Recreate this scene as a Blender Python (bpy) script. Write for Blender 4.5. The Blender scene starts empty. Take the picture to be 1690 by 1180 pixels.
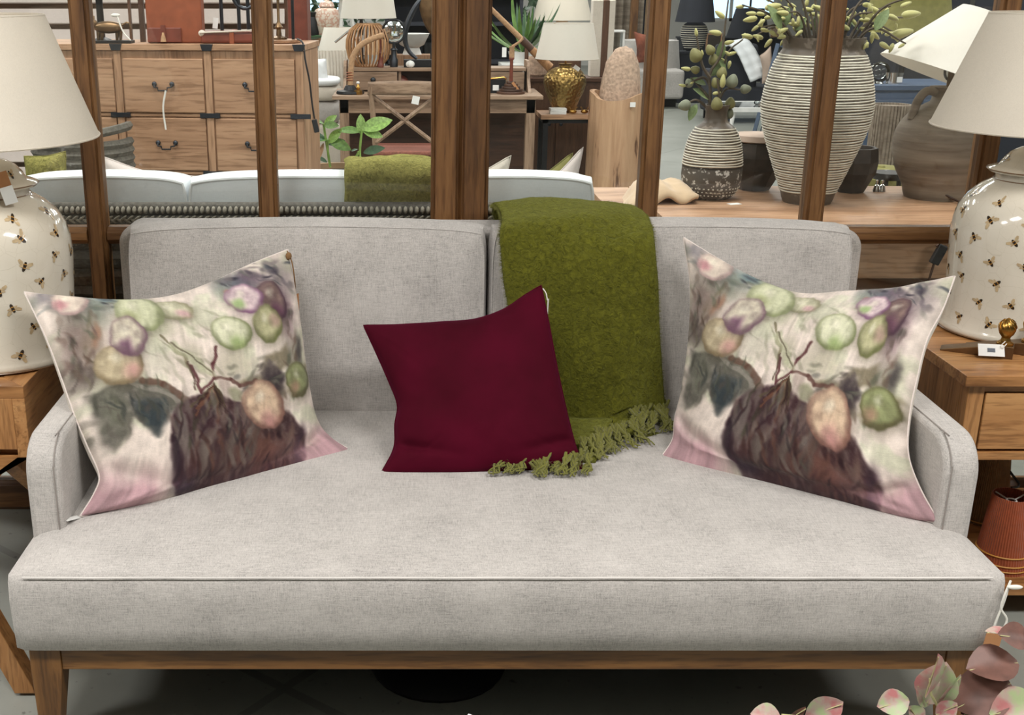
import bpy, math, random
import numpy as np
from mathutils import Vector, Matrix, noise as mnoise
R = math.radians
scn = bpy.context.scene
col = scn.collection
random.seed(7)

# ------------------------------------------------------------------ camera
F, CX, CY, H, PT = 1900.0, 670.0, 590.0, 1.58, R(18)
cam_d = bpy.data.cameras.new('camera')
cam_d.sensor_width = 36.0
cam_d.lens = F / 1690 * 36.0
cam_d.shift_x = (845 - CX) / 1690
cam_d.clip_start = 0.05
cam = bpy.data.objects.new('camera', cam_d)
col.objects.link(cam)
cam.location = (0, 0, H)
cam.rotation_euler = (R(90) - PT, 0, 0)
scn.camera = cam
scn.view_settings.view_transform = 'Standard'
scn.view_settings.look = 'None'
scn.view_settings.gamma = 1
scn.view_settings.use_curve_mapping = False
scn.view_settings.exposure = 0.0

# ------------------------------------------------------------------ world and ceiling lights
world = bpy.data.worlds.new('world')
scn.world = world
world.use_nodes = True
bg = world.node_tree.nodes['Background']
bg.inputs[0].default_value = (0.55, 0.75, 1.0, 1)
bg.inputs[1].default_value = 2.2

def area(loc, sx, sy, power, color=(1, 0.97, 0.93)):
    d = bpy.data.lights.new('ceiling_panel_light', 'AREA')
    d.shape = 'RECTANGLE'; d.size = sx; d.size_y = sy
    d.energy = power; d.color = color
    o = bpy.data.objects.new('ceiling_panel_light', d)
    col.objects.link(o); o.location = loc
for ly, pw in ((0.75, 70), (4.2, 46), (7.0, 46), (9.9, 46), (12.8, 44), (16.0, 40), (20.0, 40)):
    for lx in (-3.4, -1.1, 1.3, 3.8):
        area((lx, ly, 3.12), 1.2, 0.5, pw)

# ------------------------------------------------------------------ pixel helpers (photo is 1690 x 1180)
def ray(x, y):
    a = (x - CX) / F; b = (CY - y) / F
    return Vector((a, math.cos(PT) + b * math.sin(PT), -math.sin(PT) + b * math.cos(PT)))
def PY(x, y, Y):
    r = ray(x, y); return Vector((0, 0, H)) + r * (Y / r.y)
def PZ(x, y, Z):
    r = ray(x, y); return Vector((0, 0, H)) + r * ((Z - H) / r.z)
def XY(x, y, Y): return PY(x, y, Y).x
def ZY(y, Y): return PY(CX, y, Y).z

# ------------------------------------------------------------------ materials
def new_mat(name):
    m = bpy.data.materials.new(name); m.use_nodes = True
    nt = m.node_tree
    return m, nt, nt.nodes['Principled BSDF']
def N(nt, t, **kw):
    n = nt.nodes.new(t)
    for k, v in kw.items():
        if k.startswith('i_'):
            n.inputs[k[2:].replace('_', ' ')].default_value = v
        else:
            setattr(n, k, v)
    return n
def c4(c): return (c[0], c[1], c[2], 1)
def srgb(r, g, b):
    f = lambda u: (u / 255 / 12.92) if u <= 10 else ((u / 255 + 0.055) / 1.055) ** 2.4
    return (f(r), f(g), f(b))
def coords(nt, scale=(1, 1, 1), rnd=True):
    tc = N(nt, 'ShaderNodeTexCoord')
    mp = N(nt, 'ShaderNodeMapping'); mp.inputs['Scale'].default_value = scale
    if rnd:
        oi = N(nt, 'ShaderNodeObjectInfo')
        mu = N(nt, 'ShaderNodeMath', operation='MULTIPLY'); mu.inputs[1].default_value = 13.0
        nt.links.new(oi.outputs['Random'], mu.inputs[0])
        ad = N(nt, 'ShaderNodeVectorMath', operation='ADD')
        nt.links.new(tc.outputs['Object'], ad.inputs[0]); nt.links.new(mu.outputs[0], ad.inputs[1])
        nt.links.new(ad.outputs[0], mp.inputs['Vector'])
    else:
        nt.links.new(tc.outputs['Object'], mp.inputs['Vector'])
    return mp
def ramp(nt, fac, stops):
    r = N(nt, 'ShaderNodeValToRGB')
    e = r.color_ramp.elements
    while len(e) < len(stops): e.new(0.5)
    for i, (p, c) in enumerate(stops):
        e[i].position = p; e[i].color = c4(c)
    nt.links.new(fac, r.inputs[0])
    return r
def bump(nt, b, height, strength, dist=0.01):
    n = N(nt, 'ShaderNodeBump'); n.inputs['Strength'].default_value = strength
    n.inputs['Distance'].default_value = dist
    nt.links.new(height, n.inputs['Height'])
    nt.links.new(n.outputs[0], b.inputs['Normal'])
    return n
def plain(name, c, rough=0.5, metal=0.0, nscale=8.0, var=0.12, bstr=0.0, spec=0.5, sheen=0.0, coat=0.0):
    m, nt, b = new_mat(name)
    mp = coords(nt)
    no = N(nt, 'ShaderNodeTexNoise', i_Scale=nscale, i_Detail=5.0)
    nt.links.new(mp.outputs[0], no.inputs['Vector'])
    r = ramp(nt, no.outputs['Fac'], [(0.3, tuple(x * (1 - var) for x in c)), (0.7, tuple(min(1, x * (1 + var)) for x in c))])
    nt.links.new(r.outputs[0], b.inputs['Base Color'])
    b.inputs['Roughness'].default_value = rough
    b.inputs['Metallic'].default_value = metal
    b.inputs['Specular IOR Level'].default_value = spec
    b.inputs['Sheen Weight'].default_value = sheen
    b.inputs['Coat Weight'].default_value = coat
    if bstr: bump(nt, b, no.outputs['Fac'], bstr)
    return m
def wood(name, c1, c2, c3, ax='x', sc=1.0, rough=0.5, coat=0.0):
    m, nt, b = new_mat(name)
    long, across = 1.3 * sc, 15 * sc
    s = {'x': (long, across, across), 'y': (across, long, across), 'z': (across, across, long)}[ax]
    mp = coords(nt, s)
    n1 = N(nt, 'ShaderNodeTexNoise', i_Scale=1.0, i_Detail=6.0, i_Roughness=0.62, i_Distortion=0.9)
    nt.links.new(mp.outputs[0], n1.inputs['Vector'])
    r = ramp(nt, n1.outputs['Fac'], [(0.3, c1), (0.5, c2), (0.72, c3)])
    mp2 = coords(nt, tuple(x * 9 for x in s))
    n2 = N(nt, 'ShaderNodeTexNoise', i_Scale=1.0, i_Detail=3.0)
    nt.links.new(mp2.outputs[0], n2.inputs['Vector'])
    r2 = ramp(nt, n2.outputs['Fac'], [(0.36, (0.55, 0.5, 0.45)), (0.5, (1, 1, 1))])
    mx = N(nt, 'ShaderNodeMixRGB', blend_type='MULTIPLY'); mx.inputs[0].default_value = 0.7
    nt.links.new(r.outputs[0], mx.inputs[1]); nt.links.new(r2.outputs[0], mx.inputs[2])
    nt.links.new(mx.outputs[0], b.inputs['Base Color'])
    b.inputs['Roughness'].default_value = rough
    b.inputs['Coat Weight'].default_value = coat
    bump(nt, b, n2.outputs['Fac'], 0.25, 0.002)
    return m
def linen(name, c, weave=1.0, slub=0.2, sheen=0.25, cell=0.0030, transl=0.0):
    """plain weave cloth: slubby threads both ways over a fine over-under grid"""
    m, nt, b = new_mat(name)
    def sl(s, seed):
        mp = coords(nt, s)
        n = N(nt, 'ShaderNodeTexNoise', i_Scale=1.0, i_Detail=4.0, i_Roughness=0.7)
        nt.links.new(mp.outputs[0], n.inputs['Vector'])
        return n
    nh = sl((38, 480, 480), 0); nv = sl((480, 480, 38), 1); nw = sl((480, 38, 480), 3); nb = sl((7, 7, 7), 2)
    a0 = N(nt, 'ShaderNodeMath', operation='ADD'); a1 = N(nt, 'ShaderNodeMath', operation='ADD'); ad = N(nt, 'ShaderNodeMath', operation='MULTIPLY'); ad.inputs[1].default_value = 0.6667
    nt.links.new(nh.outputs['Fac'], a0.inputs[0]); nt.links.new(nv.outputs['Fac'], a0.inputs[1])
    nt.links.new(a0.outputs[0], a1.inputs[0]); nt.links.new(nw.outputs['Fac'], a1.inputs[1]); nt.links.new(a1.outputs[0], ad.inputs[0])
    ad2 = N(nt, 'ShaderNodeMath', operation='MULTIPLY_ADD'); ad2.inputs[1].default_value = 0.4
    nt.links.new(nb.outputs['Fac'], ad2.inputs[0]); nt.links.new(ad.outputs[0], ad2.inputs[2])
    lo = tuple(x * (1 - slub * 1.5) for x in c); hi = tuple(min(1, x * (1 + slub)) for x in c)
    md = N(nt, 'ShaderNodeMath', operation='MULTIPLY'); md.inputs[1].default_value = 0.4167
    nt.links.new(ad2.outputs[0], md.inputs[0])
    r = ramp(nt, md.outputs[0], [(0.40, lo), (0.5, c), (0.60, hi)])
    nt.links.new(r.outputs[0], b.inputs['Base Color'])
    b.inputs['Roughness'].default_value = 0.9
    b.inputs['Specular IOR Level'].default_value = 0.15
    b.inputs['Sheen Weight'].default_value = sheen
    mp = coords(nt, (1 / cell,) * 3, rnd=False)
    ck = N(nt, 'ShaderNodeTexChecker', i_Scale=1.0)
    nt.links.new(mp.outputs[0], ck.inputs['Vector'])
    ad3 = N(nt, 'ShaderNodeMath', operation='MULTIPLY_ADD'); ad3.inputs[1].default_value = 0.25
    nt.links.new(ck.outputs['Fac'], ad3.inputs[0]); nt.links.new(ad.outputs[0], ad3.inputs[2])
    bump(nt, b, ad3.outputs[0], 0.35 * weave, 0.003)
    if transl:
        tr = N(nt, 'ShaderNodeBsdfTranslucent'); tr.inputs[0].default_value = c4(c)
        mx = N(nt, 'ShaderNodeMixShader'); mx.inputs[0].default_value = transl
        out = nt.nodes['Material Output']
        nt.links.new(b.outputs[0], mx.inputs[1]); nt.links.new(tr.outputs[0], mx.inputs[2])
        nt.links.new(mx.outputs[0], out.inputs[0])
    return m

M = {}
M['linen'] = linen('oatmeal_linen', (0.492, 0.463, 0.440), slub=0.26)
M['linen_seam'] = plain('linen_seam', (0.70, 0.67, 0.64), 0.9, sheen=0.2)
M['seam_dark'] = plain('linen_seam_dark_thread', (0.30, 0.27, 0.25), 0.9)  # darker thread colour for the arm seams
M['sofa_wood'] = wood('sofa_oak', srgb(74, 47, 22), srgb(118, 80, 40), srgb(140, 99, 55), 'x', 1.0, 0.42)
M['sofa_wood_z'] = wood('sofa_oak_upright', srgb(74, 47, 22), srgb(118, 80, 40), srgb(140, 99, 55), 'z', 1.0, 0.42)
PW = (srgb(72, 46, 25), srgb(116, 80, 46), srgb(142, 103, 64))
M['frame_z'] = wood('partition_pine_upright', *PW, 'z', 0.8, 0.45)
M['frame_x'] = wood('partition_pine_level', *PW, 'x', 0.8, 0.45)
OK = (srgb(120, 78, 40), srgb(172, 122, 74), srgb(198, 150, 98))
M['oak_x'] = wood('side_table_oak_x', *OK, 'x', 0.9, 0.4)
M['oak_y'] = wood('side_table_oak_y', *OK, 'y', 0.9, 0.4)
M['oak_z'] = wood('side_table_oak_z', *OK, 'z', 0.9, 0.4)
CW = (srgb(146, 110, 82), srgb(176, 137, 106), srgb(194, 156, 124))
M['pale_x'] = wood('pale_mango_x', *CW, 'x', 0.6, 0.5)
M['pale_y'] = wood('pale_mango_y', *CW, 'y', 0.6, 0.5)
M['pale_z'] = wood('pale_mango_z', *CW, 'z', 0.6, 0.5)
DW = (srgb(112, 88, 70), srgb(150, 124, 102), srgb(172, 146, 122))
M['desk_x'] = wood('desk_weathered_x', *DW, 'x', 0.6, 0.55)
M['desk_z'] = wood('desk_weathered_z', *DW, 'z', 0.6, 0.55)
M['dark_wood'] = wood('dark_walnut', srgb(45, 28, 20), srgb(75, 48, 34), srgb(95, 64, 46), 'x', 0.6, 0.5)
M['dark_wood_z'] = wood('dark_walnut_z', srgb(60, 40, 28), srgb(92, 62, 44), srgb(112, 78, 56), 'z', 0.6, 0.5)
M['black'] = plain('black_metal', (0.02, 0.02, 0.022), 0.45, 0.6)
M['black_plastic'] = plain('black_plastic', (0.015, 0.015, 0.017), 0.5)
M['iron'] = plain('dark_iron', (0.05, 0.055, 0.065), 0.4, 0.8)
M['white_cloth'] = linen('white_outdoor_cloth', (0.80, 0.83, 0.85), 0.3, 0.05, 0.1)
M['white_pipe'] = plain('white_piping', (0.86, 0.88, 0.89), 0.8)
M['cream_cloth'] = linen('cream_cloth', (0.66, 0.60, 0.52), 0.6, 0.12, 0.2)
M['blush_cloth'] = linen('blush_cloth', (0.72, 0.64, 0.60), 0.5, 0.08, 0.2)
M['white_paint'] = plain('white_paint', (0.75, 0.75, 0.73), 0.45)
M['paper'] = plain('white_paper', (0.82, 0.82, 0.80), 0.8, var=0.03)
M['kraft'] = plain('kraft_card', srgb(180, 128, 86), 0.85, var=0.06)
M['ink'] = plain('black_ink', (0.03, 0.03, 0.03), 0.8)
M['string'] = plain('cotton_string', (0.78, 0.76, 0.70), 0.9)
M['jute'] = plain('jute_string', srgb(128, 96, 62), 0.9)
M['brass'] = plain('aged_brass', srgb(170, 132, 70), 0.3, 1.0, 20, 0.3)
M['chrome'] = plain('chrome', (0.75, 0.75, 0.76), 0.15, 1.0)
M['bronze'] = plain('bronze', srgb(120, 96, 70), 0.4, 0.9, 20, 0.3)
M['wicker'] = plain('grey_wicker', srgb(150, 144, 130), 0.75, 0, 60, 0.25, 0.2)
M['wicker_dark'] = plain('grey_wicker_dark', srgb(92, 88, 80), 0.8, 0, 80, 0.35, 0.3)
M['leather'] = plain('tan_leather', srgb(142, 76, 48), 0.5, 0, 25, 0.15, 0.1)
M['leather_red'] = plain('oxblood_leather', srgb(116, 60, 46), 0.45, 0, 25, 0.2, 0.1)
M['terracotta'] = plain('dusty_terracotta', srgb(188, 156, 124), 0.8, 0, 6, 0.2, 0.1)
M['stone'] = plain('pitted_stone', srgb(186, 160, 140), 0.9, 0, 45, 0.3, 0.6)
M['soil'] = plain('soil', (0.05, 0.035, 0.025), 0.95, 0, 60, 0.4, 0.5)
M['white_pot'] = plain('white_pot', (0.68, 0.68, 0.66), 0.6)
M['branch'] = plain('branch_bark', srgb(84, 74, 62), 0.85, 0, 40, 0.25, 0.2)
M['bud'] = plain('magnolia_bud', srgb(182, 178, 116), 0.7, 0, 30, 0.25, 0.1, sheen=0.3)
M['pod'] = plain('green_seed_pod', srgb(122, 118, 72), 0.6, 0, 20, 0.3, 0.05)
M['pod_grey'] = plain('dusty_seed_pod', srgb(124, 128, 108), 0.7, 0, 20, 0.25)
M['leaf'] = plain('green_leaf', srgb(96, 130, 62), 0.45, 0, 10, 0.35)
M['leaf_dark'] = plain('dark_leaf', srgb(52, 84, 52), 0.45, 0, 10, 0.3)
M['leaf_pale'] = plain('variegated_leaf', srgb(140, 176, 92), 0.4, 0, 14, 0.35)
M['leaf_sage'] = plain('sage_leaf', srgb(112, 128, 84), 0.6, 0, 12, 0.25)
M['charcoal'] = plain('charcoal_cloth', (0.022, 0.025, 0.035), 0.85)
M['navy'] = plain('slate_blue_paint', srgb(72, 88, 112), 0.5)
M['rust_cloth'] = plain('rust_print_cloth', srgb(130, 74, 56), 0.85, 0, 9, 0.6)
M['blush_pillow'] = plain('dusty_pink_cloth', srgb(176, 156, 142), 0.9)
M['olive_cloth'] = plain('olive_cloth', srgb(126, 122, 70), 0.95, 0, 30, 0.15)
M['red_shade'] = plain('red_fabric', srgb(150, 68, 28), 0.7, 0, 60, 0.15, sheen=0.3)
M['brown_shade'] = plain('brown_fabric', srgb(122, 92, 58), 0.8, 0, 60, 0.15)
M['gold_trim'] = plain('gold_trim', srgb(196, 140, 60), 0.5)
M['wall'] = plain('white_wall', (0.62, 0.61, 0.58), 0.85, 0, 2, 0.03)
M['ceil'] = plain('white_ceiling', (0.72, 0.72, 0.70), 0.9, 0, 2, 0.03)
M['beige_cloth'] = plain('beige_wool', srgb(204, 178, 146), 0.95, 0, 20, 0.1, 0.2, sheen=0.3)
M['bamboo'] = wood('bamboo', srgb(150, 108, 70), srgb(184, 138, 96), srgb(206, 162, 116), 'z', 1.2, 0.5)
M['rope'] = plain('rope_wrap', srgb(176, 140, 106), 0.85, 0, 60, 0.2, 0.3)
M['rush'] = plain('red_rush_seat', srgb(136, 84, 70), 0.8, 0, 70, 0.25, 0.3)
M['clear'] = None

def shade_mat(name, c, tr=0.3, slub=0.06):
    return linen(name, c, 0.35, slub, 0.1, 0.0025, tr)
M['shade'] = shade_mat('cream_lampshade_linen', srgb(243, 237, 226), 0.42)
M['shade_white'] = shade_mat('white_lampshade_linen', srgb(240, 236, 228), 0.35)

def glass_mat(name, tint=(0.97, 0.99, 0.985), ior=1.5, rough=0.0):
    m, nt, b = new_mat(name)
    nt.nodes.remove(b)
    tr = N(nt, 'ShaderNodeBsdfTransparent'); tr.inputs[0].default_value = c4(tint)
    gl = N(nt, 'ShaderNodeBsdfGlossy'); gl.inputs['Roughness'].default_value = rough
    # smudges: a little uneven gloss
    tc = coords(nt, (3, 3, 3)); no = N(nt, 'ShaderNodeTexNoise', i_Scale=1.0, i_Detail=3.0)
    nt.links.new(tc.outputs[0], no.inputs['Vector'])
    mr = N(nt, 'ShaderNodeMapRange'); mr.inputs[3].default_value = 0.0; mr.inputs[4].default_value = 0.03
    nt.links.new(no.outputs['Fac'], mr.inputs[0]); nt.links.new(mr.outputs[0], gl.inputs['Roughness'])
    fr = N(nt, 'ShaderNodeFresnel'); fr.inputs[0].default_value = ior
    mx = N(nt, 'ShaderNodeMixShader')
    nt.links.new(fr.outputs[0], mx.inputs[0]); nt.links.new(tr.outputs[0], mx.inputs[1]); nt.links.new(gl.outputs[0], mx.inputs[2])
    nt.links.new(mx.outputs[0], nt.nodes['Material Output'].inputs[0])
    return m
M['glass'] = glass_mat('window_glass')
M['clear'] = glass_mat('clear_glass', (0.9, 0.93, 0.93))

def floor_mat():
    m, nt, b = new_mat('polished_concrete')
    mp = coords(nt, (1, 1, 1), False)
    n1 = N(nt, 'ShaderNodeTexNoise', i_Scale=1.6, i_Detail=8.0, i_Roughness=0.65)
    n2 = N(nt, 'ShaderNodeTexNoise', i_Scale=34.0, i_Detail=4.0)
    nt.links.new(mp.outputs[0], n1.inputs['Vector']); nt.links.new(mp.outputs[0], n2.inputs['Vector'])
    r = ramp(nt, n1.outputs['Fac'], [(0.3, (0.27, 0.28, 0.25)), (0.7, (0.37, 0.38, 0.345))])
    r2 = ramp(nt, n2.outputs['Fac'], [(0.27, (0.4, 0.4, 0.4)), (0.34, (1, 1, 1))])
    mx = N(nt, 'ShaderNodeMixRGB', blend_type='MULTIPLY'); mx.inputs[0].default_value = 0.8
    nt.links.new(r.outputs[0], mx.inputs[1]); nt.links.new(r2.outputs[0], mx.inputs[2])
    # wide saw-cut joints on the diagonal
    mp2 = coords(nt, (1, 1, 1), False); mp2.inputs['Rotation'].default_value = (0, 0, R(38))
    br = N(nt, 'ShaderNodeTexBrick', i_Scale=0.30); br.offset = 0.0; br.inputs['Mortar Size'].default_value = 0.004
    br.inputs['Color1'].default_value = (1, 1, 1, 1); br.inputs['Color2'].default_value = (0.93, 0.93, 0.93, 1); br.inputs['Mortar'].default_value = (0.72, 0.72, 0.72, 1)
    br.inputs['Row Height'].default_value = 0.5
    nt.links.new(mp2.outputs[0], br.inputs['Vector'])
    mx2 = N(nt, 'ShaderNodeMixRGB', blend_type='MULTIPLY'); mx2.inputs[0].default_value = 1
    nt.links.new(mx.outputs[0], mx2.inputs[1]); nt.links.new(br.outputs['Color'], mx2.inputs[2])
    nt.links.new(mx2.outputs[0], b.inputs['Base Color'])
    b.inputs['Roughness'].default_value = 0.38
    return m
M['floor'] = floor_mat()

def ceramic_mat():
    m, nt, b = new_mat('cream_crackle_glaze')
    mp = coords(nt, (1, 1, 1))
    vo = N(nt, 'ShaderNodeTexVoronoi', feature='DISTANCE_TO_EDGE', i_Scale=26.0)
    nt.links.new(mp.outputs[0], vo.inputs['Vector'])
    r = ramp(nt, vo.outputs['Distance'], [(0.0, srgb(206, 198, 182)), (0.012, srgb(219, 212, 198))])
    n1 = N(nt, 'ShaderNodeTexNoise', i_Scale=5.0, i_Detail=3.0)
    nt.links.new(mp.outputs[0], n1.inputs['Vector'])
    r2 = ramp(nt, n1.outputs['Fac'], [(0.3, (0.9, 0.88, 0.85)), (0.7, (1, 1, 1))])
    mx = N(nt, 'ShaderNodeMixRGB', blend_type='MULTIPLY'); mx.inputs[0].default_value = 1
    nt.links.new(r.outputs[0], mx.inputs[1]); nt.links.new(r2.outputs[0], mx.inputs[2])
    nt.links.new(mx.outputs[0], b.inputs['Base Color'])
    b.inputs['Roughness'].default_value = 0.12
    b.inputs['Coat Weight'].default_value = 0.5
    return m
M['ceramic'] = ceramic_mat()
M['ceramic_rim'] = plain('brown_glaze_rim', srgb(120, 92, 66), 0.3)
M['bee_wing'] = plain('bee_wing_print', srgb(186, 164, 130), 0.2, 0, 90, 0.2)
M['bee_body'] = plain('bee_body_print', srgb(46, 34, 24), 0.25, 0, 90, 0.3)
M['bee_band'] = plain('bee_band_print', srgb(176, 128, 62), 0.25, 0, 90, 0.2)

def velvet_mat():
    m, nt, b = new_mat('burgundy_velvet')
    mp = coords(nt, (1, 1, 1))
    n1 = N(nt, 'ShaderNodeTexNoise', i_Scale=5.0, i_Detail=4.0)
    nt.links.new(mp.outputs[0], n1.inputs['Vector'])
    r = ramp(nt, n1.outputs['Fac'], [(0.3, (0.040, 0.0006, 0.0055)), (0.7, (0.075, 0.0011, 0.012))])
    nt.links.new(r.outputs[0], b.inputs['Base Color'])
    b.inputs['Roughness'].default_value = 0.85
    b.inputs['Specular IOR Level'].default_value = 0.1
    b.inputs['Sheen Weight'].default_value = 0.22
    b.inputs['Sheen Tint'].default_value = (0.7, 0.03, 0.28, 1)
    b.inputs['Sheen Roughness'].default_value = 0.35
    n2 = N(nt, 'ShaderNodeTexNoise', i_Scale=700.0, i_Detail=2.0)
    nt.links.new(mp.outputs[0], n2.inputs['Vector'])
    bump(nt, b, n2.outputs['Fac'], 0.15, 0.001)
    return m
M['velvet'] = velvet_mat()

def mohair_mat(name, c):
    m, nt, b = new_mat(name)
    mp = coords(nt, (1, 1, 1))
    n1 = N(nt, 'ShaderNodeTexNoise', i_Scale=70.0, i_Detail=5.0, i_Roughness=0.7, i_Distortion=1.2)
    nt.links.new(mp.outputs[0], n1.inputs['Vector'])
    r = ramp(nt, n1.outputs['Fac'], [(0.32, tuple(x * 0.5 for x in c)), (0.5, c), (0.7, tuple(x * 1.45 for x in c))])
    nt.links.new(r.outputs[0], b.inputs['Base Color'])
    b.inputs['Roughness'].default_value = 0.95
    b.inputs['Specular IOR Level'].default_value = 0.05
    b.inputs['Sheen Weight'].default_value = 0.3
    b.inputs['Sheen Tint'].default_value = (0.75, 0.8, 0.25, 1)
    bump(nt, b, n1.outputs['Fac'], 0.9, 0.012)
    return m
M['mohair'] = mohair_mat('olive_mohair', (0.112, 0.110, 0.013))
M['mohair_fuzz'] = plain('olive_mohair_fibre', (0.140, 0.138, 0.020), 0.9, sheen=0.3)
M['mohair_light'] = mohair_mat('lime_mohair', (0.30, 0.27, 0.085))
M['mohair_light_fuzz'] = plain('lime_mohair_fibre', (0.36, 0.33, 0.11), 0.9)

def print_mat():
    m, nt, b = new_mat('fig_painting_linen')
    at = N(nt, 'ShaderNodeVertexColor'); at.layer_name = 'Print'
    def sl(s):
        mp = coords(nt, s)
        n = N(nt, 'ShaderNodeTexNoise', i_Scale=1.0, i_Detail=4.0, i_Roughness=0.7)
        nt.links.new(mp.outputs[0], n.inputs['Vector']); return n
    a, c = sl((60, 60, 600)), sl((600, 600, 60))
    ad = N(nt, 'ShaderNodeMath', operation='ADD')
    nt.links.new(a.outputs['Fac'], ad.inputs[0]); nt.links.new(c.outputs['Fac'], ad.inputs[1])
    hf = N(nt, 'ShaderNodeMath', operation='MULTIPLY'); hf.inputs[1].default_value = 0.5
    nt.links.new(ad.outputs[0], hf.inputs[0])
    r = ramp(nt, hf.outputs[0], [(0.35, (0.82, 0.82, 0.82)), (0.65, (1.0, 1.0, 1.0))])
    mx = N(nt, 'ShaderNodeMixRGB', blend_type='MULTIPLY'); mx.inputs[0].default_value = 1
    nt.links.new(at.outputs['Color'], mx.inputs[1]); nt.links.new(r.outputs[0], mx.inputs[2])
    nt.links.new(mx.outputs[0], b.inputs['Base Color'])
    b.inputs['Roughness'].default_value = 0.9
    b.inputs['Specular IOR Level'].default_value = 0.15
    b.inputs['Sheen Weight'].default_value = 0.15
    bump(nt, b, ad.outputs[0], 0.25, 0.002)
    return m
M['print'] = print_mat()

def hammered():
    m, nt, b = new_mat('hammered_brass')
    mp = coords(nt, (1, 1, 1))
    vo = N(nt, 'ShaderNodeTexVoronoi', i_Scale=42.0)
    nt.links.new(mp.outputs[0], vo.inputs['Vector'])
    b.inputs['Base Color'].default_value = c4(srgb(150, 124, 74))
    b.inputs['Metallic'].default_value = 1.0; b.inputs['Roughness'].default_value = 0.36
    bump(nt, b, vo.outputs['Distance'], 0.8, 0.01)
    return m
M['hammered'] = hammered()

def stripe_glaze(name, c1, c2, sc):
    m, nt, b = new_mat(name)
    mp = coords(nt, (1, 1, 1))
    n1 = N(nt, 'ShaderNodeTexNoise', i_Scale=sc, i_Detail=6.0, i_Roughness=0.7)
    nt.links.new(mp.outputs[0], n1.inputs['Vector'])
    r = ramp(nt, n1.outputs['Fac'], [(0.40, c1), (0.56, c1), (0.60, c2)])
    nt.links.new(r.outputs[0], b.inputs['Base Color'])
    b.inputs['Roughness'].default_value = 0.45
    bump(nt, b, n1.outputs['Fac'], 0.2, 0.003)
    return m
M['vase_dark'] = stripe_glaze('dark_brown_glaze', srgb(86, 74, 62), srgb(120, 108, 96), 20)
M['vase_flake'] = stripe_glaze('dark_glaze_with_white_flakes', srgb(82, 76, 70), srgb(205, 202, 196), 38)
M['vase_ridge'] = plain('white_glazed_ridge', srgb(206, 200, 184), 0.5, 0, 30, 0.15)
def urn_mat():
    m, nt, b = new_mat('washed_grey_clay')
    mp = coords(nt, (2, 2, 22))
    n1 = N(nt, 'ShaderNodeTexNoise', i_Scale=1.0, i_Detail=6.0, i_Roughness=0.65)
    nt.links.new(mp.outputs[0], n1.inputs['Vector'])
    r = ramp(nt, n1.outputs['Fac'], [(0.3, srgb(100, 86, 74)), (0.55, srgb(136, 124, 110)), (0.75, srgb(156, 146, 132))])
    nt.links.new(r.outputs[0], b.inputs['Base Color'])
    b.inputs['Roughness'].default_value = 0.8
    bump(nt, b, n1.outputs['Fac'], 0.25, 0.004)
    return m
M['urn'] = urn_mat()
M['dark_stone'] = plain('dark_faceted_stone', srgb(62, 54, 48), 0.6, 0, 30, 0.3, 0.15)
def trunk_mat():
    m, nt, b = new_mat('split_trunk')
    mp = coords(nt, (16, 16, 1.6))
    n1 = N(nt, 'ShaderNodeTexNoise', i_Scale=1.0, i_Detail=7.0, i_Roughness=0.65, i_Distortion=0.6)
    nt.links.new(mp.outputs[0], n1.inputs['Vector'])
    r = ramp(nt, n1.outputs['Fac'], [(0.34, srgb(96, 66, 46)), (0.40, srgb(176, 138, 106)), (0.7, srgb(204, 168, 134))])
    nt.links.new(r.outputs[0], b.inputs['Base Color'])
    b.inputs['Roughness'].default_value = 0.7
    bump(nt, b, n1.outputs['Fac'], 0.4, 0.01)
    return m
M['trunk'] = trunk_mat()
def jar_mat():
    m, nt, b = new_mat('painted_porcelain')
    mp = coords(nt, (1, 1, 1))
    n1 = N(nt, 'ShaderNodeTexNoise', i_Scale=26.0, i_Detail=3.0)
    nt.links.new(mp.outputs[0], n1.inputs['Vector'])
    r = ramp(nt, n1.outputs['Fac'], [(0.42, srgb(206, 192, 178)), (0.55, srgb(180, 130, 110)), (0.62, srgb(205, 195, 180))])
    nt.links.new(r.outputs[0], b.inputs['Base Color']); b.inputs['Roughness'].default_value = 0.3
    return m
M['jar'] = jar_mat()
def pinkleaf():
    m, nt, b = new_mat('pink_green_leaf')
    mp = coords(nt, (2.2, 2.2, 2.2))
    n1 = N(nt, 'ShaderNodeTexNoise', i_Scale=1.0, i_Detail=5.0)
    nt.links.new(mp.outputs[0], n1.inputs['Vector'])
    r = ramp(nt, n1.outputs['Fac'], [(0.36, srgb(176, 112, 112)), (0.5, srgb(172, 152, 140)), (0.62, srgb(158, 172, 128))])
    nt.links.new(r.outputs[0], b.inputs['Base Color']); b.inputs['Roughness'].default_value = 0.45
    return m
M['pink_leaf'] = pinkleaf()
M['maroon_leaf'] = plain('maroon_leaf', srgb(100, 66, 56), 0.5, 0, 3, 0.3)
M['leaf_stem'] = plain('leaf_stem', srgb(172, 168, 120), 0.6)
M['mirror'] = plain('lens_glass', (0.8, 0.86, 0.9), 0.03, 1.0, 8, 0.02)
M['petal'] = plain('white_petal', (0.82, 0.82, 0.80), 0.6)
M['bulb'] = glass_mat('bulb_glass', (0.85, 0.88, 0.9))

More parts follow.
